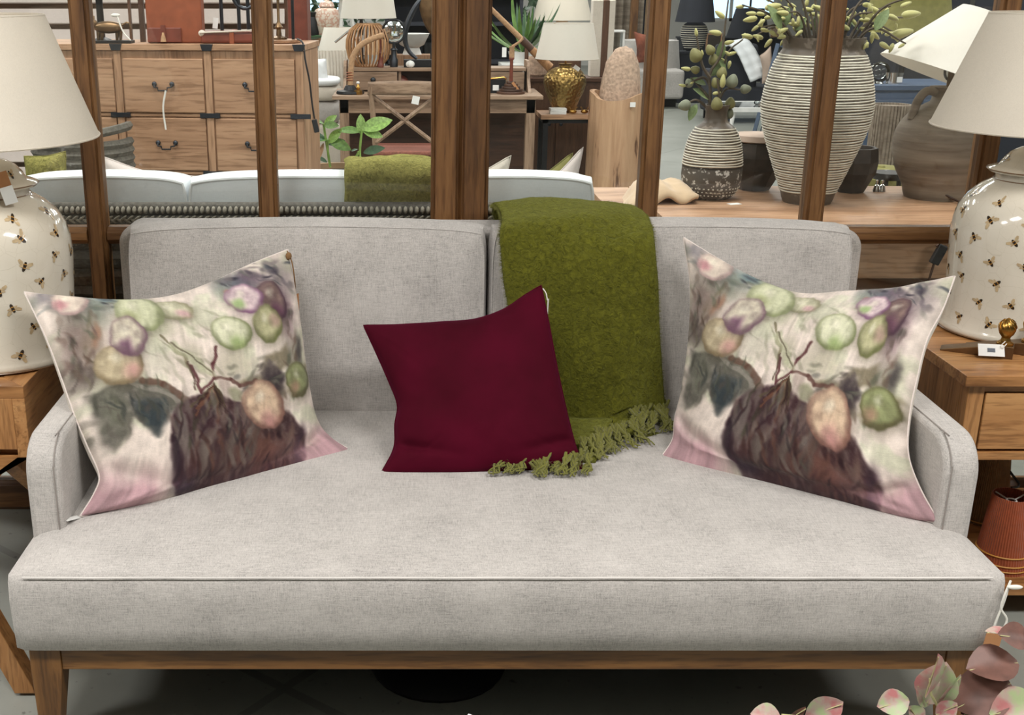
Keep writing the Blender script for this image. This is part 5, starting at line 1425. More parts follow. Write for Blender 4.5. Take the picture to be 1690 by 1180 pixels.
MB().bx(-hw + .10, hw - .10, .34, .60, hz - .025, hz).build('hutch_top', 'desk_x', dk, smooth=False, bevel=.003)
MB().bx(-hw + .10, hw - .10, .585, .60, dz, hz).build('hutch_back', 'dark_wood', dk, smooth=False)
for x in (-.28, .0, .27): MB().bx(x - .01, x + .01, .36, .59, dz, hz - .02).build('divider', 'desk_z', dk, smooth=False)
for sx in (-1, 1):
    pr = [(.20, dz), (.60, dz), (.60, hz + .05), (.40, hz + .05), (.36, hz + .01), (.33, dz + .10), (.27, dz + .05)]
    MB().prism(pr, sx * (hw - .08) - .012, sx * (hw - .08) + .012, 'yz').build('hutch_side', 'desk_z', dk, smooth=False, bevel=.003)
for (a, c) in ((-hw + .10, -.29), (.28, hw - .10)):
    d = MB().bx(a + .01, c - .01, .345, .37, dz + .01, hz - .03).build('drawer', 'desk_x', dk, smooth=False, bevel=.004)
    MB().ell(((a + c) / 2, .335, (dz + hz) / 2), (.02, .014, .02), 12, 8).build('knob', 'iron', d)
def D(px, py_, off=0.0): return Vector((XY(px, py_, DY + off), DY + off, 0))
def ondesk(px, off=.15): v = D(px, 150, off); v.z = dz; return v
def onhutch(px, off=.47): v = D(px, 108, off); v.z = hz; return v
# rope gooseneck lamp with magnifier lens
p0 = ondesk(578, .16)
gl = thing('gooseneck_lamp', 'rope wrapped gooseneck lamp on a round black base', 'lamp', p0)
MB().lathe([(.10, 0), (.105, .006), (.10, .022), (.05, .03), (.035, .06), (.02, .065)], 28).build('base', 'black', gl)
nk = spline([(0, 0, .06)] + [PY(x, y, p0.y) - p0 for x, y in ((579, 120), (582, 95), (595, 75), (615, 64), (633, 58))], 24)
MB().tube(nk, .022, 10).build('neck', 'rope', gl)
for k in range(4): MB().tube([(.0235 * math.cos(t), .0235 * math.sin(t), .10 + k * .018) for t in [R(30 * i) for i in range(12)]], .004, 5, closed=True).build('rope_ring', 'leather', gl)
p1 = onhutch(650, .45)
mg = thing('magnifying_glass', 'large round magnifying glass on a dark turned stand', 'magnifier', p1)
MB().lathe([(.03, 0), (.032, .05), (.022, .07), (.02, .12), (.028, .125), (.02, .14)], 18).build('stand', 'iron', mg)
zc_ = PY(649, 52, p1.y).z - p1.z
MB().tube([(.085 * math.cos(t), 0, zc_ + .085 * math.sin(t)) for t in [R(12 * i) for i in range(30)]], .009, 8, closed=True).build('lens_ring', 'black', mg)
MB().ell((0, 0, zc_), (.082, .012, .082), 24, 12).build('lens', 'mirror', mg)
MB().tube([(0, 0, .13), (0, 0, zc_ - .08)], .012, 8).build('neck', 'iron', mg)
p1 = onhutch(628, .40); o = thing('candlestick', 'slim dark red turned candlestick beside the magnifying glass', 'candlestick', p1)
MB().lathe([(.024, 0), (.026, .02), (.02, .03), (.022, .10), (.026, .105), (.018, .12), (.018, .22), (.024, .23), (.014, .25)], 16).build('turned_stem', 'leather_red', o)
p1 = ondesk(591, .10); o = thing('desk_bell', 'small brass and ivory desk bell by the rope lamp', 'bell', p1)
MB().lathe([(.03, 0), (.033, .01), (.03, .03), (.012, .036), (.018, .05), (.01, .06), (.006, .075)], 16).build('bell_dome', 'brass', o); MB().ell((0, 0, .085), (.013, .013, .011), 10, 8).build('button', 'petal', o)
for i, (px, mt, lab) in enumerate(((614, 'black', 'small black round dish on the desk'), (626, 'brass', 'little brass key lying near the desk front'), (650, 'paper', 'flat white card on the desk top'))):
    p1 = ondesk(px, .06); o = MB().lathe([(.03 if i == 0 else .016, 0), (.035 if i == 0 else .018, .006), (.028 if i == 0 else .012, .012)], 14, c=(0, 0, 0)).build(('dish', 'key', 'card')[i], mt, None, p1); tag(o, lab, ('dish', 'key', 'card')[i])
p1 = ondesk(657, .45); o = thing('amethyst_geode', 'dark purple ornament with white price tag in the hutch slot', 'ornament', p1 + Vector((0, -.02, 0)))
MB().ell((0, 0, .06), (.085, .05, .06), 12, 8, shape=lambda p: p * (1 + .12 * mnoise.noise(p * 3))).build('stone', 'leather_red', o); MB().box((-.03, -.055, .055), (.05, .0015, .05), ry=R(-10), rx=R(-20)).build('tag', 'paper', o, smooth=False)
# bamboo cage lantern
p1 = onhutch(608, .50); bl = thing('bamboo_lantern', 'round bamboo slat cage lantern on the desk hutch', 'lantern', p1)
for k in range(30):
    a = 2 * math.pi * k / 30
    MB().tube([(r_ * math.cos(a), r_ * math.sin(a), z_) for r_, z_ in ((.10, .005), (.15, .06), (.168, .14), (.165, .20), (.14, .27), (.09, .31))], .0065, 5).build('slat', 'bamboo', bl)
MB().lathe([(.09, .30), (.095, .31), (.09, .32)], 24).build('top_ring', 'bamboo', bl); MB().lathe([(.10, 0), (.105, .005), (.10, .012)], 24).build('base_ring', 'bamboo', bl)
p1 = D(628, 60, 1.3); bx = thing('lampshade_cone', 'small tan cone shade behind the bamboo lantern', 'lampshade', (p1.x, p1.y, 1.02))
MB().lathe([(.14, .0), (.085, .22), (.083, .22), (.138, 0)], 30, cap=False).build('shade', 'terracotta', bx); MB().lathe([(.12, -1.02), (.12, -1.0), (.02, -.98), (.02, .2)], 20).build('stand', 'pale_z', bx)
# swing arm lamp with big linen shade
p1 = onhutch(597, .58); la = thing('table_lamp', 'tall pewter stem lamp with wide linen shade on the hutch', 'lamp', p1)
MB().lathe([(.055, 0), (.055, .012), (.03, .02), (.034, .07), (.024, .08)], 24).build('glass_base', 'clear', la)
MB().tube([(0, 0, .02), (0, 0, .52)], .014, 10).build('stem', 'iron', la)
MB().tube([PY(592, 38, p1.y) - p1, PY(553, 70, p1.y) - p1], .009, 8).build('swing_arm', 'chrome', la)
MB().box(PY(598, 64, p1.y - .03) - p1, (.035, .0015, .05), ry=R(25)).build('tag', 'paper', la, smooth=False)
z_s = PY(608, 30, p1.y).z - p1.z
shade_obj('lamp_shade', la, .215, .17, z_s, z_s + .30, 'shade_white', (.055, 0, 0))
# oval ring sculpture on black plinth
p1 = onhutch(690, .46); sc = thing('ring_sculpture', 'bronze crescent ring sculpture on a black block', 'sculpture', p1)
MB().bx(-.11, .14, -.06, .06, 0, .055).build('plinth', 'black', sc, smooth=False, bevel=.003)
pts = [PY(x, y, p1.y) - p1 for x, y in ((688, 97), (676, 86), (669, 70), (669, 52), (676, 30), (690, 5), (712, -18))]
MB().tube(spline(pts, 24), [.012 + .010 * math.sin(math.pi * i / 23) for i in range(24)], 8).build('curved_arm', 'iron', sc)
MB().ell(PY(716, 20, p1.y) - p1, (.10, .03, .21), 20, 14, rot=Matrix.Rotation(R(-18), 3, 'Y')).build('bronze_disc', 'bronze', sc)
p1 = onhutch(677, .36); o = MB().ell((0, 0, .026), (.034, .03, .027), 14, 10, shape=lambda p: p * (1 + .1 * math.sin(6 * math.atan2(p.y, p.x)))).build('seashell', 'petal', None, p1); tag(o, 'white ribbed shell ornament next to the black plinth', 'shell')
p1 = D(686, 66, 1.25); o = thing('white_bowl', 'white footed bowl on a stack behind the crescent sculpture', 'bowl', (p1.x - .03, p1.y, 0))
MB().bx(-.15, .15, -.1, .1, 0, 1.02).build('stand', 'pale_z', o, smooth=False); zb = PY(686, 78, p1.y).z
MB().lathe([(.06, zb), (.10, zb + .02), (.145, zb + .11), (.138, zb + .11), (.09, zb + .03), (.05, zb + .015)], 28).build('bowl', 'white_pot', o); MB().lathe([(.08, 1.02), (.06, zb)], 20).build('foot', 'white_pot', o)
# cross back chair in front of the desk
p1 = Vector((XY(668, 240, 8.35), 8.15, 0)); xc = thing('dining_chair', 'weathered cross back chair with red rush seat by the desk', 'chair', p1)
s2 = .23; sz = .46
zt_ = ZY(135, p1.y)
for sx in (-1, 1):
    MB().tube(spline([(sx * .19, .0, 0), (sx * .205, 0, sz), (sx * .235, -.03, zt_ - .03)], 12), .019, 8).build('back_leg', 'desk_z', xc)
    MB().tube([(sx * .20, .42, 0), (sx * .215, .42, sz - .02)], [.015, .02], 8).build('front_leg', 'desk_z', xc)
    MB().tube(spline([(sx * .225, -.02, zt_ - .09), (sx * .03, -.035, (sz + zt_) / 2 + .0), (-sx * .20, -.01, sz + .06)], 14), .016, 6).build('cross_slat', 'desk_z', xc)
    MB().tube([(sx * .195, 0, .2), (sx * .205, .42, .2)], .010, 6).build('stretcher', 'desk_x', xc)
P = []
for j in range(5):
    P.append([Vector((-.255 + .51 * i / 16, -.035 - .05 * math.sin(math.pi * i / 16), zt_ - .085 + .085 * j / 4 + .012 * math.sin(math.pi * i / 16) * (j / 4))) for i in range(17)])
o = MB().grid(P).build('top_rail', 'desk_x', xc); m_ = o.modifiers.new('thickness', 'SOLIDIFY'); m_.thickness = .024
MB().bx(-.225, .225, -.02, .43, sz - .035, sz).build('seat', 'rush', xc, smooth=False, bevel=.012)
MB().tube(spline([(-.2, 0, .22), (-.1, 0, .36), (.1, 0, .36), (.2, 0, .22)], 14), .012, 6).build('bentwood_brace', 'desk_x', xc)
MB().box((.075, -.10, zt_ - .115), (.05, .0015, .055), ry=R(12)).build('price_tag', 'paper', xc, smooth=False)
# stepped wooden lamp and brass box on the desk's right end
p1 = ondesk(843, .18); st = thing('stepped_lamp', 'stepped round wooden base lamp at the right end of desk', 'lamp', p1)
for k in range(5): MB().lathe([(.105 - .018 * k, .018 * k), (.107 - .018 * k, .018 * k + .009), (.104 - .018 * k, .018 * k + .017)], 24).build('base_step', 'dark_wood', st)
MB().lathe([(.014, .09), (.012, .24), (.02, .25), (.016, .30)], 14).build('column', 'leather_red', st)
MB().lathe([(.018, .25), (.02, .27), (.018, .33), (.024, .34)], 14).build('rope_collar', 'rope', st)
MB().tube(spline([(0, 0, .34), (.05, 0, .37), (.08, 0, .40)], 8), .010, 6).build('arm', 'rope', st)
MB().box((.03, -.06, .055), (.02, .0015, .08), ry=R(-38)).build('swing_tag', 'kraft', st, smooth=False)
MB().box((-.058, -.02, .30), (.032, .0015, .07)).build('swing_tag', 'paper', st, smooth=False)
p1 = ondesk(820, .26); o = thing('brass_box', 'dark box with brass lid and white sticker on desk', 'box', p1)
MB().bx(-.06, .06, -.05, .05, 0, .10).build('body', 'black', o, smooth=False); MB().tube([(-.06, -.05, .105), (.05, -.05, .115), (.065, -.05, .10)], .007, 6).build('brass_edge', 'brass', o); MB().bx(-.035, .01, -.0515, -.05, .02, .06).build('sticker', 'paper', o, smooth=False)
# spiky plant in white pot beyond the desk
p1 = Vector((XY(862, 100, 10.7), 10.7, 0)); zpot = ZY(85, 10.7); sp = thing('spiky_plant', 'tall spiky green plant in white pot beyond the desk', 'plant', p1)
MB().bx(-.2, .2, -.2, .2, 0, ZY(104, 10.7)).build('stand', 'white_paint', sp, smooth=False)
MB().lathe([(.10, ZY(104, 10.7)), (.13, zpot), (.115, zpot), (.11, zpot - .02)], 26).build('pot', 'white_pot', sp)
sm_ = {k: leaf_mesh('blade', 1, .045, k, .25, .3) for k in ('leaf', 'leaf_dark')}
for k in range(26):
    a = random.uniform(0, 6.28); t = random.uniform(.15, 1.0); ln = random.uniform(.35, .62)
    o = link('blade', sm_['leaf' if k % 3 else 'leaf_dark'], sp, (0, 0, 0)); orient(o, Vector((0, 0, zpot - .01)), Vector((math.cos(a) * t, math.sin(a) * t, 1.1 - .5 * t)), Vector((math.cos(a), math.sin(a), -1.5))); o.scale = (ln, ln, ln)
p1 = Vector((XY(886, 100, 9.9), 9.92, ZY(128, 9.8)))
o = thing('stone_planter', 'rough pale stone planter beside the brass lamp', 'planter', p1); MB().lathe([(.07, 0), (.09, .02), (.10, .16), (.085, .16), (.08, .10)], 24).build('pot', 'stone', o)
# telescope leaning across
a, c = PY(806, 10, 9.5), PY(908, 112, 9.5)
te = thing('telescope', 'long wooden and leather telescope slanting behind brass lamp', 'telescope', (c.x, c.y, 0)); te0 = Vector((c.x, c.y, 0))
MB().tube([a - te0, a.lerp(c, .55) - te0], [.018, .022], 12).build('tube', 'rope', te); MB().tube([a.lerp(c, .53) - te0, a.lerp(c, .72) - te0], .03, 12).build('leather_grip', 'dark_wood', te); MB().tube([a.lerp(c, .7) - te0, c - te0], [.030, .036], 12).build('barrel', 'bamboo', te)
sp0 = a.lerp(c, .62) - te0; MB().tube([sp0, Vector((sp0.x, sp0.y, .02))], .016, 8).build('stand_post', 'dark_wood_z', te); MB().lathe([(.10, 0), (.10, .015), (.03, .03)], 20, c=(sp0.x, sp0.y, 0)).build('stand_base', 'dark_wood_z', te)

# ================================================================== BRASS LAMP, SIDE TABLE, TRUNK
SY = 9.0; stz = ZY(187, SY + .12); sx0, sx1 = XY(893, 190, SY), XY(1004, 190, SY)
sd = thing('side_table', 'small side table with pale wood top on black iron legs', 'side table', ((sx0 + sx1) / 2, SY, 0)); w2 = (sx1 - sx0) / 2
MB().bx(-w2, w2, 0, .36, stz - .035, stz).build('top', 'pale_x', sd, smooth=False, bevel=.002)
for (a0, b0) in ((-w2 + .02, .02), (w2 - .06, .02), (-w2 + .02, .30), (w2 - .06, .30)): MB().bx(a0, a0 + .04, b0, b0 + .04, 0, stz - .035).build('leg', 'black', sd, smooth=False)
MB().bx(-w2 + .02, w2 - .02, .02, .34, stz - .065, stz - .035).build('apron', 'black', sd, smooth=False)
p1 = Vector((XY(931, 175, SY + .2), SY + .22, stz)); bl = thing('table_lamp', 'hammered brass urn lamp with white drum shade on iron table', 'lamp', p1)
pr = [(.07, 0), (.085, .01), (.11, .07), (.15, .16), (.168, .225), (.162, .27), (.13, .315), (.08, .34), (.05, .345), (.045, .36), (.055, .37)]
MB().lathe(pr, 40).build('urn_body', 'hammered', bl, ang=60); MB().tube([(0, 0, .36), (0, 0, .62)], .008, 8).build('stem', 'brass', bl)
z0_ = PY(935, 97, p1.y).z - p1.z; z1_ = PY(935, 38, p1.y).z - p1.z
shade_obj('lamp_shade', bl, .245, .19, z0_, z1_, 'shade_white', (.01, 0, 0))
MB().box((.07, -.13, .345), (.05, .0015, .03), ry=R(35)).build('tag', 'paper', bl, smooth=False)
for k in range(5):
    p1 = Vector((XY(921, 184, SY + .06), SY + .08, stz + .009 * k + .001)); o = MB().box((0, 0, .004), (.125, .10, .0075), R(random.uniform(-3, 3))).build('coaster', 'white_paint', None, p1, bevel=.001, smooth=False)
    tag(o, ('bottom', 'second lowest', 'middle', 'second highest', 'topmost')[k] + ' white square coaster of the stack beside brass lamp', 'coaster', 'stacked white coasters')
for k, px in enumerate((946, 965, 983)):
    p1 = Vector((XY(px, 184, SY + .05), SY + .06, stz)); o = thing('brass_insect', ('left', 'middle', 'right')[k] + ' one of three little brass insect ornaments beside coasters', 'ornament', p1, 0, 'brass insect ornaments')
    MB().ell((0, 0, .02), (.03, .02, .016), 12, 8).build('body', 'brass', o)
    for s in (-1, 1): MB().tube(spline([(s * .018, 0, .03), (s * .026, 0, .055), (s * .034, 0, .05)], 6), .003, 5).build('antenna', 'brass', o)
p1 = Vector((XY(928, 20, 11.4), 11.4, 0)); o = thing('table_lamp', 'larger linen shade lamp standing behind the brass urn lamp', 'lamp', p1)
MB().lathe([(.2, 0), (.2, 1.0)], 24).build('pedestal', 'dark_wood_z', o); MB().lathe([(.09, 1.0), (.12, 1.1), (.05, 1.25), (.015, 1.3), (.015, 1.55)], 20).build('base', 'terracotta', o)
shade_obj('lamp_shade', o, .282, .20, ZY(33, 11.4), ZY(33, 11.4) + .3, 'shade', (0, 0, 0))
cab = thing('cabinet', 'low dark brown wooden cabinet behind the brass lamp', 'cabinet', (XY(916, 200, 9.76), 9.76, 0))
ctz = ZY(128, 9.8)
MB().bx(-.47, .47, 0, .36, 0, ctz - .03).build('body', 'dark_wood_z', cab, smooth=False); MB().bx(-.49, .49, -.02, .37, ctz - .03, ctz).build('top', 'dark_wood', cab, smooth=False, bevel=.003)
for s in (-1, 1): 
    d = MB().bx(min(s * .01, s * .45), max(s * .01, s * .45), -.012, 0, .06, ctz - .06).build('door', 'dark_wood_z', cab, smooth=False, bevel=.002); MB().ell((s * .05, -.02, ctz * .55), (.014, .012, .014), 10, 8).build('knob', 'iron', d)
p1 = Vector((XY(990, 128, 9.9), 9.92, ctz)); o = thing('rolled_towel', 'cream and brown striped rolled rug standing upright on the cabinet', 'rug', p1)
xw = .022
for k, mt in enumerate(('cream_cloth', 'cream_cloth', 'dark_wood_z', 'cream_cloth')):
    xa = -.09 + (0, .085, .085, .137)[k]; xb = -.09 + (.085, .085, .137, .185)[k]
    if xb > xa: MB().bx(xa, xb, -.05, .07, 0, ZY(0, 9.9) - ctz).build('stripe', mt, o, smooth=False, bevel=.006)
TY = 8.85; p1 = Vector((XY(1022, 250, TY), TY + .1, 0)); tz = ZY(158, TY)
tk = thing('trunk_planter', 'hollow split tree trunk planter with white sticker', 'planter', p1)
n = 40; P = []
for j in range(8):
    t = j / 7; row = []
    for k in range(n):
        a = 2 * math.pi * k / n; r_ = .235 * (1 + .05 * math.sin(a * 3 + 1) + .03 * math.sin(a * 7)) * (1 - .03 * t)
        row.append(Vector((r_ * math.cos(a), r_ * math.sin(a), (tz + (.03 * math.sin(a * 2 + 2.6) if j == 7 else 0)) * t)))
    P.append(row)
P.append([Vector((v.x * .84, v.y * .84, v.z - .004)) for v in P[-1]]); P.append([Vector((v.x * .84, v.y * .84, .3)) for v in P[7]])
MB().grid(P, closed_u=True).build('trunk_shell', 'trunk', tk); MB().lathe([(.001, .3), (.2, .3)], 20, cap=False).build('soil', 'soil', tk)
MB().bx(.035, .075, -.243, -.236, tz - .07, tz - .035).build('sticker', 'paper', tk, smooth=False)
p1 = p1 + Vector((.0, 0, .3)); z2 = PY(1022, 80, TY).z - .3
o = MB().ell((0, 0, z2 / 2), (.15, .13, z2 / 2 * 1.02), 24, 18, shape=lambda p: Vector((math.copysign(abs(p.x) ** .75, p.x) * (1.05 - .12 * p.z) + .06 * (p.z - .3), p.y, math.copysign(abs(p.z) ** .75, p.z))) * (1 + .05 * mnoise.noise(p * 4))).build('stone_boulder', 'stone', None, p1); tag(o, 'tall pitted pinkish stone standing inside the trunk planter', 'stone')

# ================================================================== DISTANT ROOM LEFT OF CENTRE
def drum_lamp(name, label, px, pyb, Y, floor_h, rb, rt, zs0, zs1, mat, base='terracotta'):
    p = Vector((XY(px, pyb, Y), Y, 0)); o = thing(name, label, 'lamp', p)
    MB().lathe([(.16, 0), (.16, floor_h)], 20).build('pedestal', 'pale_z', o); MB().lathe([(.07, floor_h), (.10, floor_h + .1), (.04, zs0 - .03), (.012, zs0), (.012, zs1)], 20).build('base', base, o)
    shade_obj('lamp_shade', o, rb, rt, zs0, zs1, mat, trim=False)
sh = thing('console_shelf', 'plain wooden console with pink ginger jar beyond the chest', 'console', (XY(530, 62, 10.4), 10.4, 0)); szz = ZY(63, 10.4)
MB().bx(-.5, .38, -.1, .3, szz - .05, szz).build('top', 'pale_x', sh, smooth=False)
for x in (-.46, .32): MB().bx(x, x + .05, -.08, -.03, 0, szz - .05).build('leg', 'pale_z', sh, smooth=False)
p1 = Vector((XY(540, 60, 10.4), 10.4, szz)); o = thing('ginger_jar', 'pink and white painted lidded ginger jar on the console', 'jar', p1)
MB().lathe([(.08, 0), (.09, .02), (.11, .12), (.115, .19), (.10, .235), (.055, .26)], 30).build('jar_body', 'jar', o); MB().lathe([(.06, .26), (.07, .265), (.055, .30), (.02, .315), (.012, .34), (.002, .345)], 24).build('lid', 'jar', o)
p1 = Vector((XY(515, 60, 10.3), 10.35, szz)); o = thing('jug', 'small dark handled jug left of the pink ginger jar', 'jug', p1)
MB().lathe([(.05, 0), (.06, .05), (.05, .14), (.03, .18), (.04, .22)], 20).build('body', 'black', o); MB().tube(spline([(.04, 0, .18), (.08, 0, .17), (.055, 0, .08)], 8), .008, 6).build('handle', 'black', o)
p1 = Vector((XY(514, 62, 10.2), 10.32, szz)); o = MB().lathe([(.06, 0), (.12, .02), (.125, .03), (.05, .012)], 24).build('green_dish', 'leaf_dark', None, p1 + Vector((-.02, -.12, 0))); tag(o, 'shallow dark green dish in front of the jug', 'dish')
drum_lamp('table_lamp', 'white cone shade lamp between ginger jar and bamboo lantern', 558, 95, 10.12, .7, .19, .115, ZY(97, 10.12), ZY(45, 10.12), 'shade_white')
o = thing('white_tripod', 'white tripod lamp with splayed legs behind the desk', 'lamp', (XY(568, 60, 11.2), 11.2, 0))
for k in range(3): MB().tube([(.0 + .03 * math.cos(k * 2.09), .03 * math.sin(k * 2.09), 1.5), (.30 * math.cos(k * 2.09 + .3), .30 * math.sin(k * 2.09 + .3), 0)], .02, 8).build('leg', 'white_paint', o)
MB().lathe([(.05, 1.46), (.05, 1.54)], 16).build('collar', 'white_paint', o); shade_obj('lamp_shade', o, .30, .24, 1.50, 1.80, 'shade_white', trim=False)
# white ribbed armchair with cushions
p1 = Vector((XY(535, 200, 9.65), 9.65, 0)); ac = thing('armchair', 'cream ribbed armchair piled with white cushions behind the desk', 'chair', p1)
zr = ZY(84, 9.85)
for k in range(13): MB().tube([(-.13 + .026 * k + .02, .15 + .015 * abs(k - 6) * .5, .5), (-.13 + .026 * k, .22 + .015 * abs(k - 6) * .5, zr)], .0145, 6).build('back_rib', 'cream_cloth', ac)
MB().bx(-.17, .20, -.3, .16, .12, .50).build('seat', 'cream_cloth', ac, smooth=False, bevel=.03, seg=3)
MB().bx(-.16, .19, -.28, .14, 0, .12).build('base', 'dark_wood', ac, smooth=False)
for k, (z0, z1, w_) in enumerate(((.50, .68, .17), (.68, .80, .165), (.80, .86, .155))):
    o = MB().ell((p1.x - .02, p1.y - .08, (z0 + z1) / 2), (w_ * 1.05, .2, (z1 - z0) / 2 + .004), 24, 14, shape=lambda p: Vector((math.copysign(abs(p.x) ** .5, p.x), math.copysign(abs(p.y) ** .5, p.y), math.copysign(abs(p.z) ** .7, p.z)))).build('seat_cushion', ('linen', 'cream_cloth', 'white_cloth')[k])
    tag(o, ('grey linen cushion at the bottom of the armchair stack', 'cream cushion in the middle of the armchair stack', 'thin white cushion on top of the armchair stack')[k], 'cushion', 'cushions stacked on the armchair')
quad_pillow('scatter_cushion', 'white square cushion propped on the stack of armchair cushions', (508, 95), (538, 97), (548, 150), (508, 150), (9.5, 9.5, 9.45, 9.45), .05, 'white_cloth', 44)
# dark planting and props at the far end behind the desk
rs = random.Random(3)
for k, (px, Y, h, lab) in enumerate(((680, 12.2, 1.9, 'dark leafy potted shrub at the far end behind the bronze sculpture'), (545, 12.6, 1.85, 'dark leafy potted shrub behind the pink ginger jar'), (850, 12.4, 1.95, 'dark leafy potted shrub far behind the spiky plant'))):
    p1 = Vector((XY(px, 30, Y), Y, 0)); o = thing('potted_shrub', lab, 'shrub', p1, 0, 'far potted shrubs')
    MB().lathe([(.16, 0), (.2, .4), (.17, .4)], 20).build('pot', 'black', o); MB().tube([(0, 0, .3), (0, 0, h - .3)], .02, 6).build('trunk', 'branch', o)
    b = MB()
    for q in range(420):
        v = Vector((rs.gauss(0, 1), rs.gauss(0, 1), rs.gauss(0, 1))).normalized() * rs.random() ** .4; c_ = Vector((v.x * .5, v.y * .4, h - .35 + v.z * .55)); d_ = Vector((rs.gauss(0, 1), rs.gauss(0, 1), rs.gauss(0, 1))).normalized(); e_ = d_.orthogonal().normalized()
        b.add([c_ - d_ * .07, c_ + e_ * .025, c_ + d_ * .07, c_ - e_ * .025], [(0, 1, 2, 3)])
    f_ = b.build('foliage', 'leaf_dark', o, smooth=False); f_['kind'] = 'stuff'
o = thing('bookcase', 'dark display bookcase at the far end behind the desk', 'bookcase', (XY(705, 60, 11.3), 11.3, 0))
MB().bx(-.4, .9, .3, .34, 0, 1.5).build('back', 'charcoal', o, smooth=False)
for z in (.05, .45, .85, 1.2, 1.48): MB().bx(-.4, .9, 0, .3, z, z + .03).build('shelf', 'charcoal', o, smooth=False)
for x in (-.4, .22, .87): MB().bx(x, x + .03, 0, .3, 0, 1.5).build('upright', 'charcoal', o, smooth=False)
o = MB().lathe([(.05, 0), (.055, .02), (.055, .16), (.02, .2), (.02, .23)], 16).build('water_bottle', 'clear', None, (XY(707, 92, 11.35), 11.42, .88)); tag(o, 'clear bottle on the dark bookcase shelf', 'bottle')
# ================================================================== CONSOLE TABLE WITH VASES (RIGHT, BEHIND THE GLASS)
KZ = .75; kf = PZ(1107, 370, KZ); KX0, KX1, KY0, KY1 = kf.x, kf.x + 1.62, kf.y, PZ(1500, 307, KZ).y
kt = thing('console_table', 'broad pale oak console table with dark metal corners behind the glass', 'table', (KX0, KY0, 0)); kw, kd = KX1 - KX0, KY1 - KY0
for i in range(5): MB().bx(0, kw, kd * i / 5 + .0006, kd * (i + 1) / 5 - .0006, KZ - .045, KZ).build('top_plank', 'pale_x', kt, smooth=False, bevel=.002)
MB().bx(.03, kw - .03, .03, .055, KZ - .21, KZ - .045).build('apron', 'pale_x', kt, smooth=False, bevel=.002)
MB().bx(.03, kw - .03, kd - .055, kd - .03, KZ - .21, KZ - .045).build('apron', 'pale_x', kt, smooth=False, bevel=.002)
for x in (.03, kw - .055): MB().bx(x, x + .025, .055, kd - .055, KZ - .21, KZ - .045).build('side_apron', 'pale_y', kt, smooth=False)
for x in (.02, kw - .09):
    for y in (.02, kd - .09): MB().bx(x, x + .07, y, y + .07, 0, KZ - .045).build('leg', 'pale_z', kt, smooth=False, bevel=.003)
for k in range(4): MB().bx(.06, kw - .06, .06 + k * (kd - .12) / 4, .06 + (k + 1) * (kd - .12) / 4 - .002, .40, .425).build('shelf_plank', 'pale_x', kt, smooth=False)
b = MB(); b.prism([(-.004, -.004), (.05, -.004), (.035, .012), (.012, .035), (-.004, .05)], KZ - .047, KZ + .002, 'xy'); b.build('corner_bracket', 'iron', kt, smooth=False, bevel=.002)
for k in range(3):
    o = MB().box((0, 0, .009), (.30, .22, .018), R(random.uniform(-6, 6))).build('magazine', 'paper' if k < 2 else 'blush_cloth', None, (XY(1455 + 6 * k, 468, KY0 + .2), KY0 + .2, .4255 + k * .0185), bevel=.001, smooth=False); tag(o, ('bottom white magazine on the console shelf', 'middle white magazine on the console shelf', 'topmost blush coloured magazine on the console shelf')[k], 'magazine', 'magazines on the console shelf')
def interp(pr, z):
    for (r0, z0), (r1, z1) in zip(pr[:-1], pr[1:]):
        if z0 <= z <= z1: return r0 + (r1 - r0) * (z - z0) / max(1e-6, z1 - z0)
    return pr[-1][0]
def smooth_prof(pr, n=60):
    return [(p.x, p.y) for p in spline([(r, z, 0) for r, z in pr], n)]
def ribbed_vase(name, label, p, pr, z0, z1, nr, foot_mat, rr):
    o = thing(name, label, 'vase', p, 0, 'ribbed dark vases')
    sp_ = smooth_prof(pr)
    wall = sp_ + [(sp_[-1][0] - .008, sp_[-1][1]), (sp_[-1][0] - .012, sp_[-1][1] - .06)]
    low = [q for q in wall if q[1] <= z0]; 
    MB().lathe([q for q in wall if q[1] >= z0 - .012], 64, cap=False).build('vase_body', 'vase_dark', o, ang=60)
    MB().lathe(low + [(interp(sp_, z0), z0)], 64).build('vase_foot', foot_mat, o, ang=60)
    b = MB()
    for k in range(nr):
        z = z0 + (z1 - z0) * (k + .5) / nr; r = interp(sp_, z) + .0005
        wob = .0012
        b.tube([(r * math.cos(R(7.5 * i)), r * math.sin(R(7.5 * i)), z + wob * math.sin(i * .4 + k * 1.7)) for i in range(48)], rr, 5, closed=True)
    g = b.build('white_ridges', 'vase_ridge', o)
    return o, sp_
pv = PZ(1331, 333, KZ)
big, bp = ribbed_vase('floor_vase', 'tall ribbed dark vase with white ridges and magnolia branches', pv, [(.092, 0), (.100, .02), (.108, .05), (.150, .16), (.192, .28), (.207, .36), (.203, .43), (.185, .51), (.158, .575), (.149, .590), (.150, .61), (.153, .635)], .045, .575, 52, 'vase_dark', .0036)
pv2 = PZ(1171, 326, KZ)
sml, sp2 = ribbed_vase('bottle_vase', 'small narrow necked ribbed vase holding green seed pods', pv2, [(.068, 0), (.088, .012), (.108, .04), (.119, .08), (.119, .12), (.113, .18), (.101, .235), (.078, .28), (.050, .305), (.043, .33), (.044, .35), (.052, .372)], .135, .285, 15, 'vase_flake', .0032)
